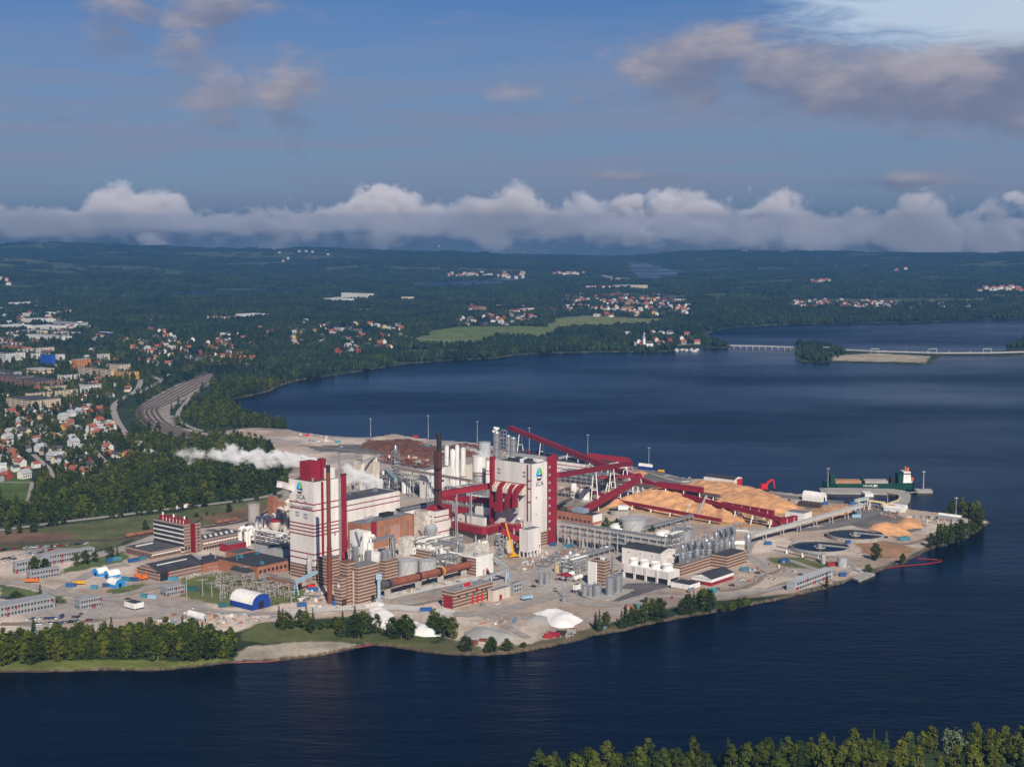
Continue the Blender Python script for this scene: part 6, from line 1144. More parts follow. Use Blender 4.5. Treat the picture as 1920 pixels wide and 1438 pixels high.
# ---- tents, cabins
arch_tent((473, 1145), 431.5, 507, 1117, BLUET, WPAINT, 'large blue tent hall with white round roof near the substation')
arch_tent((381, 1167), 351, 389, 1152, GREYW, WPAINT, 'small white round roofed tent south of the yard road')
arch_tent((185, 1081.5), 173, 204, 1067, LBLUET, WPAINT, 'leftmost of three light blue tents with white roofs', 'A', group='three light blue tents'); arch_tent((205, 1086), 194, 226, 1071.5, LBLUET, WPAINT, 'middle one of three light blue tents with white roofs', 'A', group='three light blue tents'); arch_tent((216, 1103), 200, 235, 1087.5, LBLUET, WPAINT, 'frontmost of three light blue tents with white roofs', group='three light blue tents')
def cabins(corner, xl, xr, top, label, n, doors, storeys=2):
    B = Bld('site_cabin_row', label, 'cabin', corner, xl, xr, top, ax=44); B.wall(mat('cabin_grey', (.27, .275, .285), .6, var=.12)); B.flat(mat('cabin_roof', (.30, .31, .32), .7), .15)
    hs = B.h / storeys
    for s in range(storeys): B.row('R', n, hs * s + hs * .35, hs * s + hs * .72, GLASSD); B.box('floor_joint', TANKG, -.08, B.a + .08, -.08, B.b + .08, hs * (s + 1) - .3, hs * (s + 1) - .1)
    for t, s in doors: B.face('R', B.a * t, B.a * t + 1.2, hs * s + .1, hs * s + hs * .75, CABRED, 'door')
    B.row('L', 2, hs * .4, hs * .7, GLASSD)
    for i in range(n // 2): B.box('module_joint', TANKG, B.a * (i + 1) / (n // 2 + 1) - .12, B.a * (i + 1) / (n // 2 + 1) + .12, -.1, 0, .2, B.h)
    return B
cabins((29, 1076), 24, 95, 1054, 'two storey grey cabin row at the lower left car park', 12, ((.02, 0), (.5, 1))); cabins((80, 1062), 72, 178, 1042, 'long grey cabin row behind the lower left car park', 20, ((.2, 0), (.35, 0), (.36, 1)))
cabins((57, 1090), 50, 113, 1072, 'shorter grey cabin row nearest the orange truck', 10, ((.1, 0), (.7, 1))); cabins((-3, 1160), -20, 104, 1138, 'wide grey cabin row below the lower left road', 16, ((.15, 1), (.15, 0), (.3, 1), (.95, 1)))
cabins((150, 1144), 140, 191, 1125, 'grey cabin block beside the lower left parking rows', 8, ((.55, 0), (.65, 0), (.95, 1))); cabins((312, 1119), 300, 347, 1102, 'grey cabin block left of the substation', 8, ((.05, 0), (.5, 1), (.8, 0)))
B = Bld('white_raised_cabin', 'small white cabin with dark roof at the lower left yard', 'cabin', (252, 1145), 233, 270, 1132); B.wall(WPAINT, 1.2); B.flat(ROOFB, .4)
# ---- substation
c0 = None
for i, (px, pb, pt) in enumerate(((380, 1117, 1084), (397, 1119, 1090), (414, 1126, 1094), (350, 1118, 1078), (497, 1105, 1078), (522, 1118, 1095), (546, 1132, 1106), (506, 1128, 1104), (494, 1099, 1076), (459, 1082, 1060), (400, 1079, 1060), (556, 1105, 1086))):
    c = G(px, pb); h = zat(c, pt); o = empty('substation_mast', c, R(20), 'grey steel mast with crossarm in the substation', 'mast', 'steel masts of the substation')
    MB().lathe([(.45, 0), (.3, h)], seg=6).build('pole', GALV, o); MB().beam((-4, 0, h - 1), (4, 0, h - 1), .3, .3).build('crossarm', GALV, o)
mb = MB(); rr = random.Random(6); cc = G(470, 1105)
for k in range(230):
    p = G(rr.uniform(405, 545), rr.uniform(1084, 1122)) - cc
    h = rr.uniform(1.5, 5); mb.box(p.x - .3, p.x + .3, p.y - .3, p.y + .3, 0, h)
    if rr.random() < .3: mb.box(p.x - .8, p.x + .8, p.y - .6, p.y + .6, h, h + 1.2)
    if rr.random() < .16: mb.beam((p.x - 6, p.y - 4, h), (p.x + 6, p.y + 4, h), .35, .35)
tag(mb.build('switchgear', mat('insulator_grey', (.30, .27, .24), .7, var=.5, scale=.5), None, cc), 'field of small grey insulators and switches in the substation', 'switchgear', kind='stuff')
# ---- trains, truck, vehicles
def wagon(px, py, rz, m, label, group, ln=16, h=3.2, name='freight_wagon', cat='wagon'):
    c = G(px, py); o = empty(name, c, R(rz), label, cat, group); MB().box(-ln / 2, ln / 2, -1.5, 1.5, 1.1, h).build('body', m, o); MB().box(-ln / 2 + .5, ln / 2 - .5, -1.2, 1.2, .7, 1.1).build('underframe', SOOT, o)
    mb = MB()
    for x in (-ln * .36, -ln * .25, ln * .25, ln * .36): mb.tube([(x, -1.2, .5), (x, 1.2, .5)], .5, 8)
    mb.build('wheels', SOOT, o)
rustw = mat('rust_brown_wagon', (.30, .13, .08), .8, var=.3)
a0, a1 = G(404, 983), G(444, 976); rz = math.degrees(math.atan2(a1.y - a0.y, a1.x - a0.x))
for i in range(3): q = a0.lerp(a1, (i + .5) / 3); p = P(q); wagon(p[0], p[1], rz, rustw, 'rust brown freight wagon behind the long low hall', 'freight wagons behind the long low hall', (a1 - a0).length / 3 - 1)
a0, a1 = G(236, 1008), G(288, 999); rz = math.degrees(math.atan2(a1.y - a0.y, a1.x - a0.x))
for i in range(3): q = a0.lerp(a1, (i + .5) / 3); p = P(q); wagon(p[0], p[1], rz, rustw, 'rust brown freight wagon left of the office slab', 'freight wagons left of the office slab', (a1 - a0).length / 3 - 1)
a0, a1 = G(326, 957), G(365, 951); rz = math.degrees(math.atan2(a1.y - a0.y, a1.x - a0.x)); o = empty('truck_and_trailer', a0.lerp(a1, .5), R(rz), 'white truck with trailer on the road by the woods', 'truck'); ln = (a1 - a0).length
MB().box(-ln * .5, ln * .08, -1.3, 1.3, 1.2, 4.6).build('trailer_box', WPAINT, o); MB().box(ln * .12, ln * .42, -1.3, 1.3, 1.2, 4.6).build('truck_box', WPAINT, o); MB().box(ln * .43, ln * .5, -1.25, 1.25, .8, 3.6).build('cab', WPAINT, o); MB().box(-ln * .49, ln * .49, -1.1, 1.1, .5, 1.2).build('chassis', SOOT, o)
for x in (-.5, .12): MB().box(ln * x, ln * (x + .3 + (.28 if x < 0 else 0)), -1.32, 1.32, 4.6, 4.85).build('orange_rail', ORA, o)
def truck(px, py, rz, m, label, ln=9.0):
    c = G(px, py); o = empty('work_truck', c, R(rz), label, 'truck'); MB().box(-ln / 2, ln * .22, -1.3, 1.3, 1.1, 3.0).build('load_body', m, o); MB().add([(ln * .25, -1.25, .7), (ln * .5, -1.25, .7), (ln * .5, 1.25, .7), (ln * .25, 1.25, .7), (ln * .25, -1.25, 3.2), (ln * .44, -1.25, 3.2), (ln * .44, 1.25, 3.2), (ln * .25, 1.25, 3.2)], [(0, 3, 2, 1), (4, 5, 6, 7), (0, 1, 5, 4), (1, 2, 6, 5), (2, 3, 7, 6), (3, 0, 4, 7)]).build('cab', m, o)
    mb = MB()
    for x in (-.36, -.22, .34): mb.tube([(ln * x, -1.3, .5), (ln * x, 1.3, .5)], .55, 10)
    mb.build('wheels', SOOT, o); MB().box(-ln / 2, ln * .45, -1.0, 1.0, .7, 1.1).build('chassis', SOOT, o)
truck(60, 1092, 8, ORA, 'orange truck on the lower left road', 10); truck(148, 1096, 12, YEL, 'yellow excavator truck beside the dark container in the tent yard', 9); truck(988, 1124, 30, LBLUE, 'pale blue truck on the middle yard road', 9)
truck(997, 1035, 20, REDB, 'red truck near the stilted block', 7); truck(1240, 886, -10, YEL, 'yellow loader on the far quay', 7)
def crane(base, tip, m, label, boom=.8):
    c = G(*base); o = empty('mobile_crane', c, R(35), label, 'crane'); t = G(tip[0], tip[1], 0); zt = zat(c, tip[1]); cx = (tip[0] - base[0]) * c.y / F_PX
    mb = MB(); ca, sa = math.cos(-R(35)), math.sin(-R(35)); v = Vector((cx * ca, cx * sa, zt)); mb.beam((0, 0, 2.5), v * .5 + Vector((0, 0, 1.2)), boom * 1.5, boom * 1.5); mb.beam(v * .5 + Vector((0, 0, 1.2)), v, boom, boom); mb.build('boom', m, o)
    MB().box(-5, 4, -1.4, 1.4, .9, 2.0).build('carrier', m, o); MB().box(-2.5, 1, -1.3, 1.3, 2.0, 3.6).build('cab', m, o)
    mb = MB()
    for x in (-4, -2.6, 1.5, 3): mb.tube([(x, -1.5, .6), (x, 1.5, .6)], .65, 10)
    mb.build('wheels', SOOT, o)
    for s in (-1, 1): MB().beam((s * 3.4, -3, .4), (s * 3.4, 3, .4), .4, .4).build('outrigger', m, o)
crane((964, 1045), (948, 981), YEL, 'yellow mobile crane with long leaning boom below the emblem tower', 1.1); crane((885.5, 985), (892, 930), ORA, 'orange crane boom rising left of the precipitator block', 1.0)
for px, py, tp in ((260, 1084, (252, 1066)), (272, 1086, (276, 1070))): crane((px, py), tp, ORA, ('left' if px == 260 else 'right') + ' small orange lift in front of the black roof store', .5)
c = G(1437, 921); o = empty('material_handler', c, R(20), 'bright red material handler with bent arm on the far quay', 'excavator'); k = c.y / F_PX
MB().box(-5 * k, 5 * k, -3, 3, .6, 2.4).build('undercarriage', SOOT, o); MB().box(-13 * k, 0, -2.4, 2.4, 2.6, 7.5).build('cab_house', REDB, o); mb = MB(); mb.beam((-3 * k, 0, 6), (7 * k, 0, 20 * k), 1.6, 1.8); mb.beam((7 * k, 0, 20 * k), (14 * k, 0, 22 * k), 1.4, 1.5); mb.build('boom', REDB, o); MB().beam((14 * k, 0, 22 * k), (17 * k, 0, 3), 1.2, 1.2).build('stick', REDB, o); MB().lathe([(.6, 0), (2, 1.6), (.6, 3)], 17 * k, 0, 8).build('grapple', SOOT, o)
# cars
GLS = GLASSD; CARM = {n: mat('car_paint_' + n, c, .25, var=0, spec=.6) for n, c in (('white', (.70, .70, .70)), ('black', (.02, .02, .022)), ('silver', (.33, .34, .36)), ('grey', (.11, .115, .12)), ('red', (.38, .02, .02)), ('blue', (.03, .08, .25)), ('green', (.02, .25, .05)))}
def car_mesh(m):
    mb = MB(); mb.add([(-2.2, -.9, .35), (2.2, -.9, .35), (2.2, .9, .35), (-2.2, .9, .35), (-2.2, -.88, .95), (2.15, -.86, .85), (2.15, .86, .85), (-2.2, .88, .95)], [(0, 3, 2, 1), (4, 5, 6, 7), (0, 1, 5, 4), (1, 2, 6, 5), (2, 3, 7, 6), (3, 0, 4, 7)])
    mb.add([(-1.9, -.8, .95), (1.0, -.8, .9), (1.0, .8, .9), (-1.9, .8, .95), (-1.4, -.66, 1.5), (.3, -.66, 1.5), (.3, .66, 1.5), (-1.4, .66, 1.5)], [(4, 5, 6, 7)]); mb.mi = 1
    for x in (-1.35, 1.35): mb.tube([(x, -.92, .33), (x, .92, .33)], .33, 8)
    return mb.mesh('car', [m, SOOT])
def cabin_mesh():
    mb = MB(); mb.add([(-1.9, -.81, .94), (1.0, -.81, .89), (1.0, .81, .89), (-1.9, .81, .94), (-1.4, -.67, 1.49), (.3, -.67, 1.49), (.3, .67, 1.49), (-1.4, .67, 1.49)], [(0, 1, 5, 4), (1, 2, 6, 5), (2, 3, 7, 6), (3, 0, 4, 7)]); return mb.mesh('windows', GLS)
CM = {n: car_mesh(m) for n, m in CARM.items()}; CABM = cabin_mesh(); crng = random.Random(11)
def car(px, py, rz, where, group):
    n = crng.choice(['white'] * 5 + ['black'] * 4 + ['silver'] * 3 + ['grey'] * 4 + ['red', 'blue', 'red']); o = bpy.data.objects.new('parked_car', CM[n]); COL.objects.link(o); o.location = G(px, py); o.rotation_euler = (0, 0, R(rz)); tag(o, n + ' car parked ' + where, 'car', n + ' ' + group)
    w = bpy.data.objects.new('windows', CABM); COL.objects.link(w); w.parent = o
def car_row(x0, y0, x1, y1, n, rz, where, group, skip=.12):
    for i in range(n):
        if crng.random() < skip: continue
        t = (i + .5) / n; car(x0 + (x1 - x0) * t, y0 + (y1 - y0) * t + crng.uniform(-.3, .3), rz + crng.choice((0, 180)) + crng.uniform(-3, 3), where, group)
G1 = 'cars in the upper left car park'; G2 = 'cars in the roadside row'; G3 = 'cars in the lower left car park'
car_row(0, 1031, 170, 1019, 30, 70, 'in the back row of the upper left car park', G1); car_row(2, 1050, 60, 1038, 9, 70, 'in the middle of the upper left car park', G1); car_row(62, 1040, 100, 1030, 7, 70, 'behind the long cabin row', G1); car_row(2, 1056, 30, 1048, 5, 70, 'beside the two storey cabin row', G1, .3)
car_row(0, 1121, 120, 1130, 20, 75, 'in the row along the lower left road hedge', G2)
car_row(50, 1162, 150, 1157, 13, 80, 'in the upper line of the lower left car park', G3); car_row(56, 1172, 180, 1163, 19, 80, 'in the lower line of the lower left car park', G3); car_row(105, 1156, 170, 1151, 9, 80, 'at the cabin block edge of the lower left car park', G3, .3)
G4 = 'cars and vans in the mill yards'
for px, py, wh in ((520, 1133, 'on the white lime road'), (700, 1128, 'beside the banded brick block'), (905, 1134, 'before the banded workshop'), (932, 1133, 'before the cream annex'), (1000, 1100, 'near the two small ribbed tanks'), (1040, 1105, 'near the two small ribbed tanks'), (1345, 1105, 'beside the red based store'), (1372, 1098, 'beside the red based store'), (1390, 1088, 'beside the red based store'), (1450, 1090, 'on the open gravel yard'), (1500, 1078, 'on the open gravel yard'), (1515, 1083, 'behind the long grey cabin row'), (1470, 1072, 'on the open gravel yard'), (1420, 1075, 'on the open gravel yard'), (1610, 1040, 'near the round tree'), (1660, 1008, 'by the small chip piles'), (1740, 970, 'before the headland'), (1755, 975, 'before the headland'), (1770, 968, 'before the headland'), (1575, 955, 'near the pier root'), (1480, 938, 'on the far quay'), (1280, 897, 'on the far quay'), (1300, 902, 'on the far quay'), (860, 1092, 'near the kiln'), (1020, 1046, 'in the middle yard'), (1085, 1022, 'under the main pipe bridge'), (330, 1066, 'between the brick stores'), (395, 1040, 'behind the black roofs'), (520, 866, 'on the yard by the inlet'), (540, 862, 'on the yard by the inlet'), (555, 870, 'on the yard by the inlet'), (600, 830, 'on the yard by the inlet'), (640, 838, 'on the bark yard'), (1205, 1128, 'on the lakeside road'), (1260, 1121, 'on the lakeside road'), (240, 1124, 'on the tent yard road'), (360, 1141, 'on the yard road'), (300, 957, 'on the road by the woods'), (190, 970, 'on the road by the woods'), (218, 770, 'on the town main road'), (236, 812, 'on the town main road')): car(px, py, crng.uniform(0, 180), wh, G4)
# containers and stored goods
kk = 0
for px, py, rz, m, lab in ((205, 1053, 35, BLUEC, 'blue container left of the office entrance'), (219, 1050, 35, TEALC, 'pale blue long container left of the office entrance'), (250, 1053, 40, BLUEC, 'blue container before the office wing'), (267, 1049, 40, TEALC, 'light blue container right before the office wing'), (133, 1100, 5, BLUEC, 'dark navy container in the tent yard'), (176, 1104, 0, TEALC, 'small teal container in the tent yard'), (201, 1100, 15, BLUEC, 'blue container touching the frontmost tent'), (237, 1088, -30, TEALC, 'turquoise flat container beside the tents'), (251, 1089, -5, BLUEC, 'small navy container right of the tents'), (325, 1088, 10, TEALC, 'turquoise container in front of the black roof store'), (270, 1120, -12, TEALC, 'pale blue container group left of the cabin block'), (286, 1122, -12, LBLUE, 'pale grey blue container beside the cabin block'), (360, 1107, 12, mat('dark_teal_paint', (.015, .09, .10), .5), 'dark teal container behind the cabin block'), (418, 1138, 20, mat('green_teal_paint', (.02, .11, .13), .5), 'dark green container left of the large blue tent'), (587, 1108, 5, BLUEC, 'blue container near the rust brown chimney'), (630, 1134, -5, BLUEC, 'blue skip beside the low banded block'), (566, 1137, 15, BLUEC, 'long blue skip on the white lime road'), (799, 1146, 5, BLUEC, 'blue skip below the banded workshop'), (583, 1103, 30, REDB, 'red skip near the rust brown chimney'), (1066, 1026, -12, TEALC, 'turquoise skip in the yard right of the red shaft'), (1037, 1023, 10, BLUEC, 'small blue skip at the foot of the red shaft'), (1052, 1190, -8, SOOT, 'dark green skip near the lakeside boards'), (1183, 1142, -8, mat('faded_orange', (.40, .17, .12), .7), 'orange red cabin beside the shore trees'), (1195, 1140, -8, TEALC, 'green container beside the orange red cabin'), (1335, 1110, 12, TEALC, 'turquoise skip right of the small white pump house'), (1317, 1118, 0, BLUEC, 'small blue box near the right shore trees'), (1396, 1070, 5, TEALC, 'turquoise skip right of the dark roofed banded hall'), (1470, 1054, 25, BLUEC, 'blue skip on the open gravel yard'), (1440, 1021, 10, BLUEC, 'blue trailer near the pale inclined conveyor'), (1600, 946, 12, BLUEC, 'blue container at the pale green conveyor'), (1547, 946, 3, BLUEC, 'blue container beside the white round roofed tent'), (1606, 965, 8, TEALC, 'turquoise skip beside the flat chip heap'), (1605, 970, 12, LBLUE, 'pale blue skip beside the flat chip heap'), (1028, 1196, -8, CABRED, 'red machine by the near lakeside'), (1040, 1193, -8, REDC, 'dark red machine by the near lakeside'), (800, 838, 10, TEALC, 'teal tarpaulin box on the far bark yard'), (633, 830, 0, TEALC, 'teal container on the far shore yard'), (613, 829, 4, CREAM, 'cream container on the far shore yard'), (576, 818, 6, REDB, 'red container by the inlet yard'), (780, 820, 4, REDC, 'dark red container on the far bank'), (906, 1205, -5, RUST, 'brown trailer at the grey sand heap'), (886, 1208, -5, RUST, 'second brown trailer at the grey sand heap')):
    container(px, py, rz, m, lab, 5 + (kk * 37 % 5) * .8); kk += 1
# log stacks by the white tent
LOGM = mat('dark_log_stack', (.085, .06, .05), .9, var=.4, scale=.6)
for i in range(5):
    c = G(1501 + i * 8.4, 947.5 + i * .9); mb = MB(); rr = random.Random(i)
    for a in range(6):
        for b in range(6 - a // 2): mb.tube([(-3.5 + rr.uniform(-.2, .2), (b - 2.5) * .8 + a * .1, .5 + a * .72), (3.5 + rr.uniform(-.2, .2), (b - 2.5) * .8 + a * .1, .5 + a * .72)], .42, 6)
    tag(mb.build('log_stack', LOGM, None, c, R(60)), 'dark stack of logs below the white round roofed tent', 'logs', 'log stacks below the white tent', kind='stuff')
# scattered building material
SCR = [mat('scrap_timber', (.36, .27, .20), .9), mat('scrap_rust', (.26, .11, .07), .9), mat('scrap_grey', (.30, .29, .29), .8), mat('scrap_white', (.62, .60, .57), .7), mat('scrap_blue', (.10, .20, .30), .6), mat('scrap_orange', (.34, .15, .09), .7)]
def scrap(poly, n, label, seed, big=1.0, cat='building material'):
    rr = random.Random(seed); xs = [p[0] for p in poly]; ys = [p[1] for p in poly]; c = G(sum(xs) / len(xs), sum(ys) / len(ys)); mb = MB(); k = 0
    while k < n:
        x, y = rr.uniform(min(xs), max(xs)), rr.uniform(min(ys), max(ys)); k += 1
        if not inside(np.array([x]), np.array([y]), poly)[0]: continue
        p = G(x, y) - c; mb.mi = rr.choice((0, 0, 0, 1, 2, 2, 2, 2, 3, 3, 4, 5)); s = rr.uniform(.5, 2.0) * big; a = rr.uniform(0, 3.14)
        if rr.random() < .5: mb.beam((p.x - math.cos(a) * s * 1.8, p.y - math.sin(a) * s * 1.8, .35), (p.x + math.cos(a) * s * 1.8, p.y + math.sin(a) * s * 1.8, .35), s * .5, .5 + rr.random())
        else: mb.box(p.x - s * .7, p.x + s * .7, p.y - s * .6, p.y + s * .6, 0, .4 + rr.random() * 1.8)
    tag(mb.build('stored_material', SCR, None, c), label, cat, kind='stuff')
scrap([(1000, 1040), (1060, 1028), (1110, 1030), (1060, 1050), (980, 1078), (965, 1066)], 230, 'scattered pipes and timber on the middle yard', 1); scrap([(1400, 1060), (1480, 1050), (1500, 1075), (1420, 1095), (1380, 1085)], 60, 'scattered material on the open gravel yard at right', 2)
scrap([(270, 1165), (330, 1150), (440, 1148), (520, 1158), (440, 1172), (300, 1170)], 150, 'scattered timber and beams south of the yard road', 3); scrap([(575, 1108), (640, 1112), (610, 1128), (560, 1126)], 60, 'boxes and vehicles at the foot of the rust brown chimney', 4)
scrap([(720, 1108), (790, 1092), (860, 1075), (870, 1085), (780, 1112), (720, 1125)], 120, 'debris and machinery lying beneath the kiln', 5); scrap([(880, 1160), (960, 1155), (1000, 1165), (900, 1172)], 40, 'scrap beside the near shore tracks', 6); scrap([(1500, 1085), (1600, 1060), (1640, 1066), (1560, 1095)], 50, 'small goods along the right lakeside', 7); scrap([(1640, 955), (1700, 962), (1790, 975), (1770, 985), (1650, 968)], 110, 'boats and goods stored before the headland', 8, 1.3)
scrap([(345, 1078), (376, 1072), (378, 1080), (345, 1088)], 30, 'colourful crates beside the black roof store', 9); scrap([(1550, 950), (1600, 944), (1640, 946), (1660, 955), (1600, 956)], 60, 'yellow and dark machines beside the pier root', 10); scrap([(1240, 890), (1320, 898), (1420, 914), (1500, 926), (1400, 920), (1290, 905)], 90, 'goods and machines along the far quay', 11, 1.3); scrap([(700, 822), (810, 830), (905, 836), (900, 842), (760, 832)], 90, 'goods along the far bark yard', 12, 1.3); scrap([(560, 812), (640, 822), (640, 834), (560, 826)], 50, 'goods on the inlet yard', 13, 1.2); scrap([(1000, 1185), (1060, 1180), (1150, 1176), (1060, 1196)], 60, 'boards along the near lakeside', 14); scrap([(540, 1120), (700, 1105), (720, 1140), (600, 1142)], 50, 'odd items on the white lime road', 15); scrap([(1100, 985), (1160, 1000), (1240, 1020), (1200, 1024), (1110, 1005)], 60, 'material under the main pipe bridge', 16)
# ================================================================ the town
BLOCKS = []                                         # footprints kept clear of trees: x, y, radius
def clear_around(B): BLOCKS.append((B.P.x + (B.A[0] * B.a + B.L[0] * B.b) / 2, B.P.y + (B.A[1] * B.a + B.L[1] * B.b) / 2, .5 * math.hypot(B.a, B.b) + 3, B))
CW = {'cream': mat('cream_stucco', (.62, .50, .36), .85, var=.1), 'white': mat('white_stucco', (.66, .64, .60), .85, var=.1), 'blue': mat('blue_facade', (.02, .09, .40), .6, var=.1), 'orange': mat('orange_facade', (.60, .24, .07), .8, var=.1), 'yellow': mat('yellow_facade', (.66, .40, .10), .8, var=.1), 'brown': mat('brown_facade', (.30, .17, .12), .85, var=.12), 'grey': GREYW, 'red': mat('falu_red_wood', (.26, .05, .03), .85, var=.1)}
RF = {'red': mat('red_roof_tiles', (.29, .105, .065), .85, var=.15), 'dark': mat('dark_roof_tiles', (.07, .07, .075), .8, var=.2), 'grey': mat('light_sheet_roof', (.38, .39, .41), .6, var=.15), 'white': mat('white_sheet_roof', (.66, .66, .66), .6, var=.12), 'brick': mat('dull_red_roof', (.32, .08, .06), .8, var=.15)}
def block(corner, xl, xr, top, wc, rc, label, floors=0, n=8, gable=0, name='apartment_block', cat='building', ax=AX, group=None):
    B = Bld(name, label, cat, corner, xl, xr, top, ax=ax, group=group); B.wall(CW[wc])
    if gable: B.gable(RF[rc], gable, 'x' if B.a > B.b else 'y', .5, CW[wc])
    else: B.flat(RF[rc], .4)
    if floors:
        hs = B.h / floors
        for s in range(floors): B.face('R', 1, B.a - 1, hs * s + hs * .4, hs * s + hs * .78, GLASSD, 'window_strip', .1); B.face('L', 1, B.b - 1, hs * s + hs * .4, hs * s + hs * .78, GLASSD, 'window_strip', .1)
        for i in range(n): B.face('R', B.a * (i + .7) / (n + .4) - .9, B.a * (i + .7) / (n + .4) + .9, .2, B.h - .2, CW[wc], 'facade_pier', .2)
        for i in range(4): B.face('L', B.b * (i + .7) / 4.4 - .9, B.b * (i + .7) / 4.4 + .9, .2, B.h - .2, CW[wc], 'facade_pier', .2)
    clear_around(B); return B
for a in (((60, 768), 12, 114, 752, 'cream', 'dark', 'nearest long cream apartment block with stepped dark roof', 4, 12), ((55, 750), 48, 146, 738, 'cream', 'dark', 'second long cream apartment block behind the nearest one', 4, 12), ((92, 735), 83, 126, 725, 'cream', 'dark', 'short cream block with dark roof left of the big road', 3, 6),
          ((97, 689), 76, 105, 666, 'blue', 'dark', 'bright blue apartment tower', 0, 0), ((145, 694), 134, 171, 675, 'orange', 'grey', 'orange and grey apartment block right of the blue tower', 5, 5), ((244, 712), 213, 261, 698, 'yellow', 'dark', 'yellow apartment block nearest the railway yard', 5, 4), ((209, 709), 147, 216, 694, 'cream', 'dark', 'long cream apartment block left of the yellow block', 5, 5),
          ((192, 679), 182, 206, 665, 'white', 'grey', 'white twin tower block behind the orange block', 6, 3), ((12, 682), -20, 30, 663, 'white', 'dark', 'white apartment slab at the left edge', 5, 4), ((38, 679), 30, 48, 661, 'white', 'brown' if 0 else 'dark', 'narrow white apartment tower left of the blue tower', 6, 3), ((66, 676), 58, 76, 663, 'white', 'dark', 'narrow white apartment tower touching the blue tower', 5, 3), ((112, 679), 104, 122, 665, 'white', 'grey', 'pale apartment tower right of the blue tower', 5, 3),
          ((40, 664), 34, 102, 655, 'white', 'brick', 'long white block with dull red roof above the blue tower', 3, 10), ((30, 722), -10, 62, 708, 'brown', 'dark', 'long brown apartment block left of the cream school', 4, 8), ((70, 728), 20, 118, 716, 'brown', 'dark', 'brown and white apartment row behind the cream blocks', 4, 8), ((74, 707), 50, 102, 693, 'cream', 'grey', 'cream school with light sloping roof', 2, 6), ((10, 707), -30, 42, 699, 'grey', 'dark', 'low hall with black roof at the left edge', 0, 0),
          ((225, 700), 205, 245, 684, 'cream', 'dark', 'cream block behind the yellow apartment block', 5, 4), ((118, 716), 108, 150, 704, 'white', 'dark', 'white block right of the brown apartment row', 4, 5), ((45, 660), 5, 60, 652, 'orange', 'brick', 'low orange brick block behind the white towers', 2, 4), ((165, 735), 148, 190, 722, 'white', 'dark', 'pale block under the big cream blocks near the road', 3, 4)):
    block(*a)
for i, (c, xl, xr, tp, wc, rc, lab) in enumerate((((30, 575), 16, 80, 568, 'white', 'white', 'long white factory hall at the far left wood edge'), ((85, 577), 78, 95, 572, 'white', 'white', 'small white hall right of the long white factory hall'), ((10, 586), -20, 30, 579, 'white', 'white', 'white roofed store at the left edge'), ((60, 596), 42, 70, 588, 'white', 'grey', 'pale hall between trees in the industrial area'), ((92, 593), 80, 104, 586, 'white', 'white', 'white sheds right of the pale hall'), ((70, 608), 40, 105, 600, 'white', 'white', 'broad white hall in the middle of the industrial area'), ((150, 613), 100, 165, 605, 'grey', 'dark', 'dark roofed hall beside the white dome'), ((20, 620), -10, 62, 612, 'white', 'white', 'low white hall at the left of the industrial area'), ((95, 622), 60, 125, 613, 'white', 'white', 'long white hall below the dark roofed hall'), ((60, 630), 30, 90, 622, 'cream', 'grey', 'cream hall in the lower industrial area'), ((110, 642), 48, 135, 632, 'white', 'grey', 'wide white centre with pale blue roof'), ((30, 651), 0, 48, 643, 'white', 'red', 'white hall with red roof in the lower industrial area'), ((135, 631), 98, 160, 625, 'cream', 'grey', 'flat cream store near the industrial trees'), ((205, 632), 184, 214, 624, 'blue', 'white', 'blue hall with white roof among the trees'))):
    block(c, xl, xr, tp, wc, rc, lab, name='industrial_hall')
c = G(150, 612); o = MB(); o.smooth = True; o.lathe([(15 * math.cos(R(t)), 15 * math.sin(R(t)) * .9) for t in (0, 15, 30, 45, 60, 75, 89)], seg=20); tag(o.build('white_dome', WPAINT, None, c), 'white half dome hall beside the dark roofed hall', 'hall')
for c, xl, xr, tp, wc, rc, lab in (((640, 571), 606, 664, 561, 'white', 'white', 'left wing of the large white shopping hall in the far woods'), ((690, 563), 640, 701, 551, 'white', 'grey', 'large white shopping hall with grey roof in the far woods'), ((765, 565), 752, 776, 557, 'cream', 'grey', 'pale ruin like block right of the white shopping hall'), ((420, 602), 388, 436, 595, 'white', 'red', 'white store with orange red roof in the far woods'), ((480, 598), 442, 515, 591, 'white', 'white', 'row of white stores in the far woods'), ((300, 606), 272, 312, 600, 'cream', 'brick', 'low cream school in the left woods'), ((1130, 546), 1098, 1150, 537, 'white', 'brick', 'left long pale apartment row across the bay'), ((1185, 545), 1150, 1214, 536, 'cream', 'grey', 'right long pale apartment row across the bay'), ((965, 589), 936, 1000, 583, 'white', 'brick', 'low pale row of houses beyond the green field'), ((900, 582), 868, 906, 574, 'red', 'brick', 'red brick block beyond the green field'), ((935, 577), 910, 940, 572, 'yellow', 'grey', 'yellow rows beyond the green field'), ((895, 588), 885, 912, 576, 'brown', 'dark', 'brown tower block beyond the green field'), ((980, 585), 972, 1002, 579, 'white', 'grey', 'white block at the end of the pale row'), ((1030, 586), 1018, 1042, 579, 'red', 'brick', 'red block near the upper green field'), ((735, 622), 720, 742, 615, 'white', 'white', 'white barn beside the winding field road')):
    block(c, xl, xr, tp, wc, rc, lab, name='large_building')
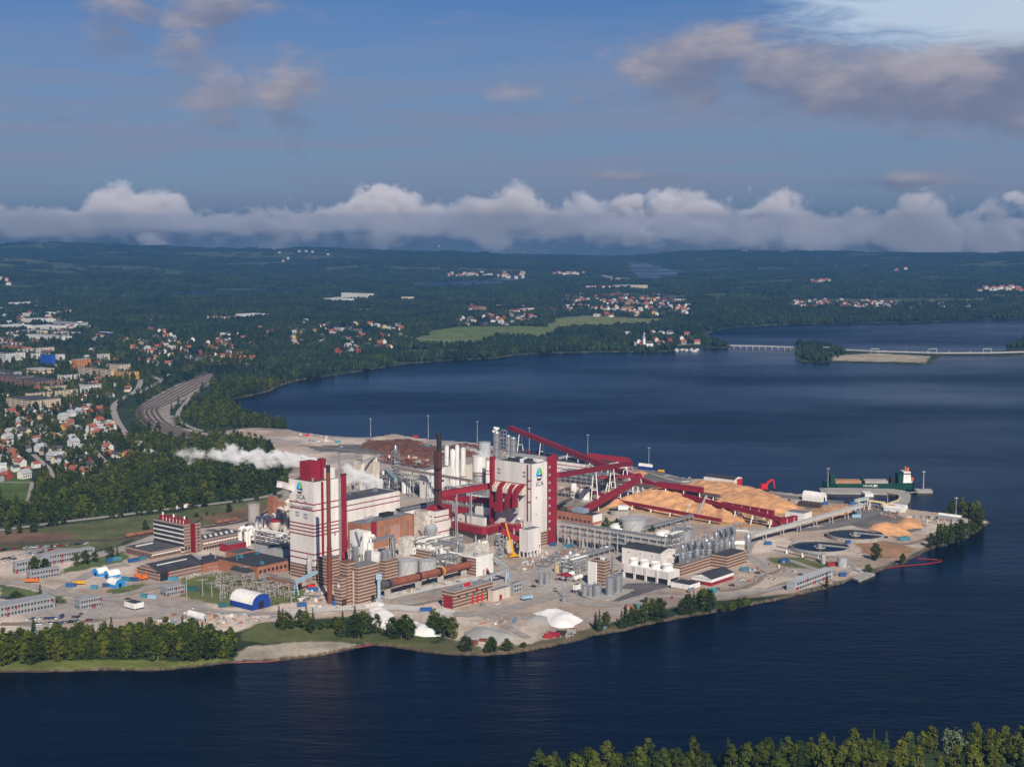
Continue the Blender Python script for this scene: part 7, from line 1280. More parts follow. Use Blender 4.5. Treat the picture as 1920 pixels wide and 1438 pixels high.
# church with white spire at the far village
c = G(1216, 651); o = empty('church', c, R(20), 'small church with white tower at the far lakeside village', 'church'); MB().box(-9, 9, -5, 5, 0, 8).build('nave', WPAINT, o); MB().add([(-9, -5.4, 8), (9, -5.4, 8), (9, 5.4, 8), (-9, 5.4, 8), (-9, 0, 14), (9, 0, 14)], [(0, 1, 5, 4), (2, 3, 4, 5), (0, 4, 3), (1, 2, 5)]).build('roof', RF['dark'], o); MB().box(-14, -9, -3, 3, 0, 19).build('tower', WPAINT, o); MB().add([(-14.2, -3.2, 19), (-8.8, -3.2, 19), (-8.8, 3.2, 19), (-14.2, 3.2, 19), (-11.5, 0, 30)], [(0, 1, 4), (1, 2, 4), (2, 3, 4), (3, 0, 4)]).build('spire', RF['grey'], o); BLOCKS.append((c.x, c.y, 14, None))
# detached houses: one of each kind, then copies
def house_mesh(wm, rm, L_, W_, H_, rise):
    w = MB(); w.box(-L_ / 2, L_ / 2, -W_ / 2, W_ / 2, -.5, H_); w.add([(-L_ / 2, -W_ / 2, H_), (-L_ / 2, W_ / 2, H_), (-L_ / 2, 0, H_ + rise), (L_ / 2, -W_ / 2, H_), (L_ / 2, W_ / 2, H_), (L_ / 2, 0, H_ + rise)], [(0, 2, 1), (3, 4, 5)])
    w.mi = 1
    for x in np.linspace(-L_ * .36, L_ * .36, 4):
        for s in (-1, 1): w.box(x - .6, x + .6, s * W_ / 2 - .06, s * W_ / 2 + .06, 1.2, 2.8)
    r = MB(); e = .6; t = .3; k = rise / (W_ / 2); r.add([(-L_ / 2 - e, -W_ / 2 - e, H_ - e * k), (L_ / 2 + e, -W_ / 2 - e, H_ - e * k), (L_ / 2 + e, 0, H_ + rise), (-L_ / 2 - e, 0, H_ + rise), (-L_ / 2 - e, W_ / 2 + e, H_ - e * k), (L_ / 2 + e, W_ / 2 + e, H_ - e * k)] + [(-L_ / 2 - e, -W_ / 2 - e, H_ - e * k + t), (L_ / 2 + e, -W_ / 2 - e, H_ - e * k + t), (L_ / 2 + e, 0, H_ + rise + t), (-L_ / 2 - e, 0, H_ + rise + t), (-L_ / 2 - e, W_ / 2 + e, H_ - e * k + t), (L_ / 2 + e, W_ / 2 + e, H_ - e * k + t)],
          [(0, 3, 2, 1), (3, 4, 5, 2), (6, 7, 8, 9), (9, 8, 11, 10), (0, 1, 7, 6), (5, 4, 10, 11), (0, 6, 9, 3), (3, 9, 10, 4), (1, 2, 8, 7), (2, 5, 11, 8)])
    c = MB(); c.box(L_ * .15, L_ * .15 + .9, .4, 1.4, H_ + rise * .5, H_ + rise + 1.2)
    return w.mesh('house', [wm, GLASSD]), r.mesh('roof', rm), c.mesh('chimney', CONC)
HK = {}
for wn in ('white', 'cream', 'yellow', 'red', 'grey'):
    for rn in ('red', 'dark', 'grey', 'brick'): HK[(wn, rn)] = house_mesh(CW[wn], RF[rn], 10.5, 7.8, 4.6 if wn != 'white' else 5.2, 3.2)
hr = random.Random(17); HOUSES = []
def spots_in(poly, n, seed, pad):
    """random dry building plots inside an outline, clear of the roads"""
    g = np.random.default_rng(seed); xs = [p[0] for p in poly]; ys = [p[1] for p in poly]; px = g.uniform(min(xs), max(xs), n * 6); py = g.uniform(min(ys), max(ys), n * 6); k = inside(px, py, poly); px, py = px[k], py[k]
    w = np.array([tuple(G(a, b)[:2]) for a, b in zip(px, py)]).reshape(-1, 2); z, d = ground_z(w[:, 0], w[:, 1]); ok = d > pad
    for pts, wd in ROADS: ok &= segdist(w[:, 0], w[:, 1], pts, False) > wd / 2 + 6
    return [(float(a), float(b), float(c)) for (a, b), c in zip(w[ok], z[ok])]
def place_house(px, py, key, where, group, sc=1.0, rz=None, spot=None):
    if spot: return put_house(*spot, key, where, group, sc, rz)
    x, y = G(px, py)[:2]
    for hx, hy, r, _ in BLOCKS:
        if (x - hx) ** 2 + (y - hy) ** 2 < (r + 6) ** 2: return False
    for pts, w in ROADS:
        if segdist(np.array([x]), np.array([y]), pts, False)[0] < w / 2 + 7: return False
    z, d = ground_z([x], [y])
    if d[0] < 14: return False
    return put_house(x, y, float(z[0]), key, where, group, sc, rz)
def put_house(x, y, z, key, where, group, sc, rz):
    for hx, hy, r, _ in BLOCKS:
        if (x - hx) ** 2 + (y - hy) ** 2 < (r + 6) ** 2: return False
    w, r, c = HK[key]; o = bpy.data.objects.new('house', w); COL.objects.link(o); o.location = (x, y, z); o.rotation_euler = (0, 0, R(hr.choice((20, 110)) + hr.uniform(-25, 25) if rz is None else rz)); o.scale = (sc,) * 3
    tag(o, {'dark': 'dark', 'red': 'orange red', 'grey': 'light grey', 'brick': 'dull red'}[key[1]].join((key[0] + ' house with ', ' roof ')) + where, 'house', ' '.join((key[0], 'houses with', key[1], 'roofs', group)))
    ro = bpy.data.objects.new('roof', r); COL.objects.link(ro); ro.parent = o
    if y < 2600: ch = bpy.data.objects.new('chimney', c); COL.objects.link(ch); ch.parent = ro
    BLOCKS.append((x, y, 9 * sc, None)); HOUSES.append(o); return True
def pick(): return (hr.choice(('white', 'white', 'white', 'cream', 'cream', 'yellow', 'red', 'grey')), hr.choice(('red', 'red', 'dark', 'dark', 'grey', 'brick')))
for px, py, key in ((195, 850, ('white', 'red')), (202, 845, ('white', 'red')), (140, 889, ('white', 'red')), (152, 893, ('white', 'red')), (170, 880, ('cream', 'dark')), (160, 868, ('red', 'dark')), (154, 858, ('white', 'dark')), (148, 847, ('cream', 'grey')), (138, 836, ('white', 'grey')), (132, 828, ('grey', 'grey')), (178, 820, ('cream', 'red')), (172, 808, ('white', 'red')), (186, 795, ('white', 'brick')), (150, 776, ('grey', 'grey')), (166, 780, ('white', 'brick')), (188, 772, ('red', 'red')), (36, 785, ('white', 'red')), (40, 795, ('white', 'grey')), (30, 806, ('white', 'red')), (48, 814, ('cream', 'dark')), (80, 788, ('cream', 'red')), (118, 787, ('white', 'grey')), (122, 806, ('yellow', 'red')), (75, 810, ('white', 'dark')), (86, 815, ('white', 'dark')), (68, 836, ('white', 'grey')), (76, 846, ('white', 'grey')), (86, 852, ('cream', 'dark')), (98, 862, ('white', 'grey')), (108, 868, ('cream', 'dark')), (116, 876, ('white', 'grey')), (22, 858, ('white', 'red')), (30, 866, ('white', 'red')), (38, 874, ('white', 'red')), (46, 896, ('white', 'grey')), (10, 893, ('red', 'grey')), (10, 838, ('white', 'red')), (240, 859, ('yellow', 'brick')), (262, 842, ('white', 'grey')), (280, 858, ('white', 'grey')), (14, 826, ('white', 'grey')), (130, 798, ('cream', 'red')), (12, 768, ('cream', 'red')), (55, 800, ('white', 'red')), (100, 776, ('cream', 'brick')), (108, 800, ('white', 'dark')), (5, 850, ('cream', 'red')), (60, 778, ('white', 'dark')), (96, 826, ('white', 'red')), (20, 778, ('white', 'brick'))): place_house(px, py, key, 'among the gardens left of the woods', 'left of the woods', 1.1, hr.choice((55, -35)) + hr.uniform(-8, 8))
ZONES = [([(225, 640), (300, 625), (360, 640), (400, 650), (370, 695), (300, 690), (262, 680), (230, 665)], 46, 'in the villa district above the railway', 'above the railway', 1.05), ([(370, 660), (410, 640), (480, 640), (480, 680), (400, 690)], 20, 'in the villas right of the railway', 'right of the railway', 1.05), ([(180, 690), (200, 735), (170, 750), (150, 745)], 6, 'below the cream apartment blocks', 'below the apartments', 1.0), ([(540, 610), (640, 610), (760, 620), (740, 660), (640, 668), (540, 645)], 26, 'in the woods above the far shore', 'above the far shore', 1.25), ([(440, 620), (540, 615), (540, 640), (440, 640)], 8, 'in the woods beyond the railway', 'beyond the railway', 1.1),
         ([(1050, 575), (1140, 556), (1240, 560), (1300, 572), (1290, 592), (1210, 600), (1120, 596), (1060, 590)], 78, 'in the village beyond the bay', 'beyond the bay', 1.35), ([(850, 600), (1010, 600), (1010, 612), (850, 613)], 12, 'along the far edge of the green field', 'along the green field', 1.3), ([(1170, 625), (1290, 628), (1310, 645), (1250, 652), (1180, 652)], 16, 'in the lakeside village by the bridge', 'by the bridge', 1.25), ([(1480, 568), (1600, 568), (1690, 572), (1690, 580), (1480, 580)], 34, 'along the wooded right shore', 'along the right shore', 1.45), ([(1690, 572), (1820, 570), (1820, 580), (1690, 582)], 14, 'near the right picture edge shore', 'near the right edge', 1.45), ([(1300, 545), (1420, 552), (1420, 572), (1300, 566)], 16, 'in the woods between village and shore', 'between village and shore', 1.4)]
for poly, n, where, group, sc in ZONES:
    k = 0
    for sp in spots_in(poly, n, len(group) + n, 14):
        if k < n and len(HOUSES) < 298 and place_house(0, 0, pick(), where, group, sc, None, sp): k += 1
# the many further houses of the town and villages
def more_houses(spots, seed):
    rr = random.Random(seed); mb = MB(); mats = [CW['white'], CW['cream'], CW['red'], CW['grey'], RF['red'], RF['grey'], RF['dark'], RF['brick']]
    for poly, n in spots:
        k = 0
        for x, y, z in spots_in(poly, n, n + 3, 15):
            gap = 4 + (y > 2600) * 2
            if k >= n or any((x - bx) ** 2 + (y - by) ** 2 < (r + gap) ** 2 for bx, by, r, _ in BLOCKS): continue
            k += 1; s = rr.uniform(3.6, 6.2) * (1.25 if y > 3000 else 1); w = s * .72; h = rr.uniform(3.2, 5.6); a = R(rr.choice((55, -35, 20)) + rr.uniform(-6, 6)); ca, sa = math.cos(a), math.sin(a); T = lambda u, v, q: (x + u * ca - v * sa, y + u * sa + v * ca, z + q)
            mb.mi = rr.choice((0, 0, 0, 1, 2, 3)); mb.add([T(-s, -w, -.5), T(s, -w, -.5), T(s, w, -.5), T(-s, w, -.5), T(-s, -w, h), T(s, -w, h), T(s, w, h), T(-s, w, h), T(-s, 0, h + w * .7), T(s, 0, h + w * .7)], [(0, 1, 5, 4), (1, 2, 6, 9, 5), (2, 3, 7, 6), (3, 0, 4, 8, 7)])
            mb.mi = rr.choice((4, 5, 5, 6, 6, 6, 7)); e = .5; mb.add([T(-s - e, -w - e, h - .3), T(s + e, -w - e, h - .3), T(s + e, w + e, h - .3), T(-s - e, w + e, h - .3), T(-s - e, 0, h + w * .7 + .1), T(s + e, 0, h + w * .7 + .1)], [(0, 1, 5, 4), (2, 3, 4, 5)]); BLOCKS.append((x, y, s * 1.1, None))
    tag(mb.build('further_houses', mats), 'mass of further small houses filling the town and villages', 'houses', kind='stuff')
more_houses([([(-20, 760), (190, 762), (212, 800), (240, 850), (190, 890), (100, 880), (62, 900), (-20, 905)], 75), ([(-20, 640), (150, 640), (270, 660), (265, 740), (190, 760), (-20, 762)], 50), ([(210, 640), (300, 615), (480, 630), (480, 690), (380, 700), (270, 690)], 30), ([(0, 575), (120, 575), (180, 610), (220, 640), (0, 650)], 60), ([(540, 605), (760, 615), (740, 662), (540, 650)], 40), ([(1040, 560), (1140, 548), (1300, 562), (1300, 596), (1120, 600)], 90), ([(840, 575), (1020, 575), (1020, 612), (840, 612)], 36), ([(1480, 564), (1820, 566), (1820, 582), (1480, 582)], 60)], 77)
# hamlets too far off to tell house from house
def far_houses(label, spots, seed):
    rr = random.Random(seed); mb = MB(); mats = [CW['white'], CW['cream'], RF['red'], RF['grey'], RF['brick']]
    for x0, x1, y0, y1, n in spots:
        for i in range(n):
            px, py = rr.uniform(x0, x1), rr.uniform(y0, y1); x, y = G(px, py)[:2]; z, d = ground_z([x], [y]); z = float(z[0]); s = rr.uniform(6, 11); mb.mi = rr.choice((0, 0, 1)); mb.box(x - s, x + s, y - 6, y + 6, z - 1, z + 11); mb.mi = rr.choice((2, 3, 4)); mb.add([(x - s - 1, y - 7, z + 10), (x + s + 1, y - 7, z + 10), (x + s + 1, y + 7, z + 10), (x - s - 1, y + 7, z + 10), (x - s, y, z + 15), (x + s, y, z + 15)], [(0, 1, 5, 4), (2, 3, 4, 5), (0, 4, 3), (1, 2, 5)]); BLOCKS.append((x, y, 20, None))
    tag(mb.build('distant_hamlet', mats), label, 'hamlet', kind='stuff')
far_houses('scattered far hamlets on the wooded hills', [(840, 990, 514, 522, 40), (520, 620, 490, 500, 14), (680, 720, 499, 502, 5), (1040, 1100, 514, 518, 12), (1520, 1556, 530, 536, 14), (1830, 1915, 545, 553, 22), (1390, 1470, 486, 490, 12), (980, 1030, 480, 486, 6), (820, 850, 474, 480, 6), (1680, 1700, 510, 516, 4), (0, 20, 540, 545, 4)], 5)
# small boats of the far marina
for i in range(16):
    c = G(1266 + hr.uniform(0, 42), 655.5 + hr.uniform(0, 4), -1.2); o = MB(); o.add([(-5, -1.6, 1.4), (3, -1.6, 1.4), (6, 0, 1.7), (3, 1.6, 1.4), (-5, 1.6, 1.4), (-5, -1.2, -.2), (3, -1.1, -.2), (5, 0, -.2), (3, 1.1, -.2), (-5, 1.2, -.2)], [(0, 1, 2, 3, 4), (5, 6, 1, 0), (6, 7, 2, 1), (7, 8, 3, 2), (8, 9, 4, 3), (9, 5, 0, 4)])
    b = o.build('moored_boat', WPAINT, None, c, hr.uniform(0, 3)); tag(b, 'small white boat in the far marina beside the bridge', 'boat', 'boats in the far marina'); MB().box(-2, 1.5, -1.1, 1.1, 1.4, 2.8).build('cabin', WPAINT, b)
# ================================================================ trees
def leaf_mat(name, c, var=.35, inst=.3):
    m = mat(name, c, .8, var=var, scale=.5, spec=.1, inst=inst); b = m.node_tree.nodes['Principled BSDF']
    N, L = m.node_tree.nodes, m.node_tree.links; src = b.inputs['Base Color'].links[0].from_socket     # stands of different age and kind
    g = N.new('ShaderNodeNewGeometry'); mp = N.new('ShaderNodeMapping'); mp.inputs['Scale'].default_value = (1, .55, 0); L.new(g.outputs['Position'], mp.inputs[0]); n = N.new('ShaderNodeTexNoise'); n.inputs['Scale'].default_value = .0065; n.inputs['Detail'].default_value = 4; L.new(mp.outputs[0], n.inputs['Vector'])
    cr = N.new('ShaderNodeMapRange'); L.new(n.outputs[0], cr.inputs[0]); cr.inputs[1].default_value = .36; cr.inputs[2].default_value = .64; mx = N.new('ShaderNodeMix'); mx.data_type = 'RGBA'; mx.blend_type = 'MULTIPLY'; mx.inputs[0].default_value = 1.0; L.new(src, mx.inputs[6]); tn = N.new('ShaderNodeMix'); tn.data_type = 'RGBA'; L.new(cr.outputs[0], tn.inputs[0]); tn.inputs[6].default_value = (.66, .74, .82, 1); tn.inputs[7].default_value = (1.4, 1.25, .95, 1); L.new(tn.outputs[2], mx.inputs[7]); L.new(mx.outputs[2], b.inputs['Base Color'])
    return m
LEAF = [leaf_mat('birch_leaves', (.084, .104, .015)), leaf_mat('alder_leaves', (.042, .062, .011)), leaf_mat('spruce_needles', (.030, .050, .017)), leaf_mat('willow_leaves', (.15, .19, .12)), leaf_mat('yellowing_leaves', (.13, .10, .025))]
TRUNK = mat('tree_bark', (.16, .13, .11), .9, var=.3, inst=.2)
def crown(kind, seed, n, size, H=12.0, Wd=3.6):
    """leaf clumps filling an uneven crown"""
    r = random.Random(seed); v = []; f = []
    cl = []
    if kind == 'leafy':
        for i in range(30):
            t = r.random() ** .8; z = H * (.09 + .85 * t); w = Wd * (math.sin(math.pi * min(1, .2 + .78 * t)) ** .7) * r.uniform(.35, .85); a = r.uniform(0, 6.28); cl.append((w * math.cos(a), w * math.sin(a), z, Wd * r.uniform(.22, .42)))
    for i in range(n):
        if kind == 'leafy':
            cx, cy, cz, cr = r.choice(cl); d = Vector((r.gauss(0, 1), r.gauss(0, 1), r.gauss(0, 1))).normalized() * cr * r.uniform(.6, 1.08); p = Vector((cx, cy, cz)) + d; nrm = (d.normalized() + Vector((r.gauss(0, .5), r.gauss(0, .5), r.gauss(0, .4) + .3))).normalized(); s = size * r.uniform(.6, 1.25)
        else:
            t = r.random() ** 1.35; z = H * (.08 + .92 * t); w = Wd * (1 - t) ** .85 * (.72 + .28 * math.sin(z * 2.6)) + .12; a = r.uniform(0, 6.28); q = r.uniform(.55, 1.05); p = Vector((w * q * math.cos(a), w * q * math.sin(a), z - .25 * w * q)); nrm = Vector((math.cos(a), math.sin(a), .75 + r.gauss(0, .35))).normalized(); s = size * r.uniform(.55, 1.2) * (1.05 - .5 * t)
        x = nrm.cross(Vector((r.gauss(0, 1), r.gauss(0, 1), r.gauss(0, 1)))).normalized(); y = nrm.cross(x)
        o = len(v); v += [p - x * s, p - y * s * .6 + nrm * s * .15, p + x * s, p + y * s * .7]; f.append((o, o + 1, o + 2, o + 3))
    return v, f
def crown_mesh(nm, kind, seed, n, size, H, Wd, m):
    v, f = crown(kind, seed, n, size, H, Wd); me = bpy.data.meshes.new(nm); me.from_pydata([tuple(p) for p in v], [], f); me.materials.append(m); me.update(); return me
def trunk_mesh(H, r):
    mb = MB(); mb.tube([(0, 0, -.3), (.1, 0, H * .4), (-.1, .1, H * .8)], [r, r * .7, r * .25], 6)
    for k in range(4): a = k * 1.7; z = H * (.35 + .1 * k); mb.tube([(0, 0, z), (math.cos(a) * 1.6, math.sin(a) * 1.6, z + 1.6)], [r * .4, r * .1], 4)
    return mb.mesh('trunk', TRUNK)
TR = {'birch': [crown_mesh('crown', 'leafy', 10 + i, 1050, .48, 13, 3.6, LEAF[0]) for i in range(4)], 'alder': [crown_mesh('crown', 'leafy', 30 + i, 1050, .5, 11, 4.5, LEAF[1]) for i in range(4)], 'spruce': [crown_mesh('crown', 'fir', 50 + i, 520, .62, 14, 3.0, LEAF[2]) for i in range(3)], 'willow': [crown_mesh('crown', 'leafy', 71, 620, .62, 10, 5.0, LEAF[3])], 'autumn': [crown_mesh('crown', 'leafy', 81, 560, .6, 12, 3.0, LEAF[4])], 'bush': [crown_mesh('crown', 'leafy', 90 + i, 260, .6, 4.2, 2.6, LEAF[i]) for i in (0, 1)]}
TKM = {k: trunk_mesh(v, .26) for k, v in (('birch', 13), ('alder', 11), ('spruce', 13), ('willow', 9), ('autumn', 12), ('bush', 3))}
tr = random.Random(23); NT = 0
def tree(px, py, kind, label, group, sc=1.0, z0=None):
    global NT
    p = G(px, py); o = empty({'bush': 'shrub', 'spruce': 'spruce_tree', 'birch': 'birch_tree', 'willow': 'willow_tree'}.get(kind, 'broadleaf_tree'), p, tr.uniform(0, 6.28), label, 'shrub' if kind == 'bush' else 'tree', group); s = sc * tr.uniform(.8, 1.2); o.scale = (s * tr.uniform(.88, 1.14), s * tr.uniform(.88, 1.14), s)
    c = bpy.data.objects.new('crown', tr.choice(TR[kind])); COL.objects.link(c); c.parent = o; t = bpy.data.objects.new('trunk', TKM[kind]); COL.objects.link(t); t.parent = o; NT += 1
KIND = {'birch': 'pale green birch', 'alder': 'dark green broadleaf tree', 'spruce': 'pointed dark spruce', 'bush': 'low green shrub', 'willow': 'silvery pale willow', 'autumn': 'yellowing tree'}
def grove(poly, n, kinds, where, group, sc=1.0, minpx=4.0, gap=None):
    xs = [p[0] for p in poly]; ys = [p[1] for p in poly]; k = t = 0; pts = []
    while k < n and t < n * 40:
        t += 1; x, y = tr.uniform(min(xs), max(xs)), tr.uniform(min(ys), max(ys))
        if not inside(np.array([x]), np.array([y]), poly)[0] or any(abs(x - a) < minpx and abs(y - b) < minpx * .35 for a, b in pts): continue
        if gap and gap[0] < x < gap[1] and y < gap[2]: continue
        kd = tr.choice(kinds); pts.append((x, y)); k += 1; tree(x, y, kd, KIND[kd] + ' ' + where, KIND[kd] + ' ' + group, sc)
grove([(-15, 1226), (60, 1210), (170, 1206), (280, 1196), (390, 1203), (436, 1216), (441, 1234), (330, 1240), (200, 1236), (100, 1242), (-15, 1250)], 210, ('birch', 'birch', 'alder', 'alder', 'alder', 'alder', 'spruce'), 'in the dense grove on the lower left shore', 'in the lower left grove', 1.12, 5)
grove([(1008, 1452), (1200, 1440), (1500, 1426), (1700, 1408), (1960, 1402), (1960, 1452), (1700, 1462), (1400, 1470), (1015, 1478)], 130, ('birch', 'birch', 'birch', 'birch', 'alder', 'spruce'), 'at the bottom right bank', 'at the bottom right bank', 1.0, 5.5, (1755, 1815, 1446))
grove([(1008, 1449), (1200, 1436), (1500, 1422), (1700, 1404), (1960, 1398), (1960, 1420), (1700, 1428), (1400, 1440), (1015, 1462)], 84, ('alder', 'alder', 'birch', 'bush'), 'in the undergrowth of the bottom right bank', 'in the bottom right undergrowth', .68, 4.5, (1760, 1812, 1440))
tree(1786, 1412, 'willow', 'single silvery rounded tree at the bottom right bank', None, 1.12)
grove([(636, 1196), (650, 1180), (705, 1180), (712, 1196), (680, 1202)], 12, ('birch', 'alder', 'spruce'), 'left of the narrow lime spill', 'left of the lime spill', 1.05, 4); grove([(735, 1198), (750, 1186), (772, 1190), (770, 1202)], 5, ('alder',), 'right of the narrow lime spill', 'right of the lime spill', 1.15, 4); grove([(800, 1178), (830, 1176), (858, 1196), (850, 1206), (815, 1188)], 10, ('birch', 'alder'), 'right of the small lime heap', 'right of the small lime heap', .95, 4); grove([(512, 1178), (540, 1172), (595, 1178), (590, 1186), (530, 1184)], 9, ('alder', 'spruce', 'birch'), 'on the grass south of the lime road', 'south of the lime road', .95, 4); grove([(860, 1226), (872, 1216), (880, 1220), (878, 1228)], 2, ('alder',), 'at the shore beside the grey sand heap', 'beside the grey sand heap', .8)
grove([(600, 1176), (640, 1172), (636, 1182), (600, 1184)], 8, ('bush',), 'on the near shore meadow', 'on the near shore meadow', 1.2); grove([(900, 1226), (960, 1220), (1000, 1212), (940, 1216)], 9, ('bush', 'alder'), 'along the shore by the grey sand heap', 'by the grey sand heap', .7); grove([(1095, 1184), (1110, 1174), (1140, 1172), (1135, 1186)], 5, ('birch', 'spruce'), 'beside the large lime heap', 'beside the large lime heap', .9)
grove([(1150, 1182), (1185, 1166), (1250, 1150), (1262, 1158), (1200, 1172)], 20, ('birch', 'spruce', 'alder'), 'along the right lakeside', 'along the right lakeside', .95, 3); grove([(1268, 1152), (1290, 1138), (1335, 1134), (1346, 1142), (1300, 1152)], 15, ('birch', 'spruce', 'alder'), 'in the clump below the pump house', 'below the pump house', .95, 3); grove([(1350, 1146), (1400, 1130), (1408, 1133), (1356, 1148)], 14, ('bush',), 'in the hedge at the right lakeside', 'in the right lakeside hedge', 1.0, 3)
grove([(1738, 1026), (1770, 1014), (1812, 1000), (1832, 985), (1836, 992), (1815, 1010), (1770, 1024)], 22, ('alder', 'birch', 'spruce'), 'on the headland shore', 'on the headland shore', 1.15, 4); grove([(1752, 964), (1800, 962), (1845, 972), (1835, 980), (1800, 970)], 13, ('birch', 'alder'), 'at the back of the headland', 'at the back of the headland', 1.15, 4); tree(1642, 1050, 'alder', 'round dark tree beside the nearer round basin', None, 1.1); tree(1692, 1056, 'alder', 'small round tree at the red boom', None, .85); tree(1550, 1100, 'spruce', 'small tree in front of the long grey cabin row', None, .75); tree(1628, 1072, 'bush', 'low shrub beside the small dock', None, 1.2)
for i, (px, py) in enumerate(((66, 1071), (85, 1068), (143, 1060), (160, 1058), (178, 1053), (220, 1045), (207, 1046))): tree(px, py, 'alder' if i != 5 else 'spruce', ('leftmost', 'second', 'third', 'fourth', 'fifth', 'sixth', 'seventh')[i] + ' tree before the grey cabin rows', None, .9)
grove([(0, 1118), (30, 1116), (75, 1122), (115, 1128), (70, 1127), (0, 1123)], 12, ('bush',), 'in the hedge between road and parked cars', 'in the roadside hedge', .8); tree(76, 1128, 'spruce', 'tall pointed tree in the roadside hedge', None, 1.0)
for i, px in enumerate((15, 37, 63)): tree(px, 1002 - i * 2, 'alder', ('left', 'middle', 'right')[i] + ' round tree of three beside the rail meadow', None, .85)
grove([(250, 992), (280, 985), (330, 975), (400, 962), (440, 955), (430, 965), (330, 985), (270, 998)], 14, ('bush', 'bush', 'alder'), 'on the rail meadow behind the office', 'behind the office', .8); grove([(1120, 988), (1150, 980), (1215, 992), (1235, 1000), (1215, 1002)], 12, ('alder', 'bush'), 'between the large grey tank and pipe bridge', 'near the large grey tank', .6, 3)
print('single trees', NT)
# ---- woods too large to count
def lib(objs, name):
    c = bpy.data.collections.new(name)
    for o in objs: c.objects.link(o)
    return c
def wood_mesh(nm, kind, seed, n, size, H, Wd, m):
    v, f = crown(kind, seed, n, size, H, Wd); me = bpy.data.meshes.new(nm); mb = MB(); mb.add(v, f); mb.mi = 1; mb.tube([(0, 0, -.5), (0, 0, H * .6)], [.25, .1], 4); return mb.mesh(nm, [m, TRUNK])
near = [bpy.data.objects.new('wood_tree', wood_mesh('wood_tree', k, 200 + i, 230, .95, h, w, LEAF[l])) for i, (k, h, w, l) in enumerate((('leafy', 13, 3.8, 0), ('leafy', 12, 4.4, 1), ('leafy', 14, 3.8, 1), ('fir', 15, 3.2, 2), ('leafy', 11, 4.0, 0), ('leafy', 8, 3.6, 1)))]
def clump(seed, span, n, h0, mats):
    r = random.Random(seed); mb = MB()
    for i in range(n):
        x, y = r.uniform(-span, span), r.uniform(-span, span); h = h0 * r.uniform(.6, 1.15); w = h * r.uniform(.16, .26); mb.mi = r.choice((0, 0, 1)); k = 6; a0 = r.random() * 6
        if r.random() < .55: rings = [(w, h * .12), (w * .75, h * .5)]
        else: rings = [(w * 1.0, h * .2), (w * 1.35, h * .6), (w * .8, h * .88)]
        v = []
        for (q, z) in rings:
            for j in range(k): s = r.uniform(.75, 1.25); v.append((x + q * s * math.cos(a0 + j * 6.283 / k), y + q * s * math.sin(a0 + j * 6.283 / k), z + r.uniform(-.06, .06) * h))
        v.append((x, y, h)); f = []
        for g_ in range(len(rings) - 1):
            for j in range(k): f.append((g_ * k + j, g_ * k + (j + 1) % k, (g_ + 1) * k + (j + 1) % k, (g_ + 1) * k + j))
        b = (len(rings) - 1) * k
        for j in range(k): f.append((b + j, b + (j + 1) % k, len(v) - 1))
        mb.add(v, f)
    return mb.mesh('wood_clump', mats)
FAR1, FAR2 = leaf_mat('far_spruce', (.017, .031, .013), .5, .28), leaf_mat('far_birch', (.033, .052, .016), .5, .28)
mid = [bpy.data.objects.new('wood_clump', clump(300 + i, 15, 20, 14, [FAR1, FAR2])) for i in range(6)]; wide = [bpy.data.objects.new('wood_clump', clump(330 + i, 42, 60, 14, [FAR1, FAR2])) for i in range(6)]
def scatter(name, pts, objs, smin, smax, label, seed):
    me = bpy.data.meshes.new(name); me.from_pydata(pts, [], []); o = bpy.data.objects.new(name, me); COL.objects.link(o); tag(o, label, 'woods', kind='stuff')
    ng = bpy.data.node_groups.new(name, 'GeometryNodeTree'); ng.interface.new_socket('Geometry', in_out='INPUT', socket_type='NodeSocketGeometry'); ng.interface.new_socket('Geometry', in_out='OUTPUT', socket_type='NodeSocketGeometry')
    N = ng.nodes; L = ng.links; gi = N.new('NodeGroupInput'); go = N.new('NodeGroupOutput'); ip = N.new('GeometryNodeInstanceOnPoints'); ci = N.new('GeometryNodeCollectionInfo')
    ci.inputs[0].default_value = lib(objs, name + '_kinds'); ci.inputs['Separate Children'].default_value = True; ci.inputs['Reset Children'].default_value = True
    ip.inputs['Pick Instance'].default_value = True; L.new(gi.outputs[0], ip.inputs['Points']); L.new(ci.outputs[0], ip.inputs['Instance'])
    rv = N.new('FunctionNodeRandomValue'); rv.data_type = 'FLOAT_VECTOR'; rv.inputs[0].default_value = (-.04, -.04, 0); rv.inputs[1].default_value = (.04, .04, 6.283); rv.inputs['Seed'].default_value = seed; L.new(rv.outputs[0], ip.inputs['Rotation'])
    rs = N.new('FunctionNodeRandomValue'); rs.data_type = 'FLOAT'; rs.inputs[2].default_value = smin; rs.inputs[3].default_value = smax; rs.inputs['Seed'].default_value = seed + 1; L.new(rs.outputs[1], ip.inputs['Scale'])
    L.new(ip.outputs[0], go.inputs[0]); md = o.modifiers.new('scatter', 'NODES'); md.node_group = ng; return o
OPEN = [p for c, p, s in GRASS if len(p) > 3 and c[0] > .08]
def free(x, y, pad, extra=()):
    px, py = pxy(x, y); ok = landfield(x, y) > pad
    ok &= ~inside(px, py, SITE)
    for p in OPEN: ok &= ~inside(px, py, p)
    for pts, w in ROADS: ok &= segdist(x, y, pts, False) > w / 2 + pad * .5
    return ok, px, py
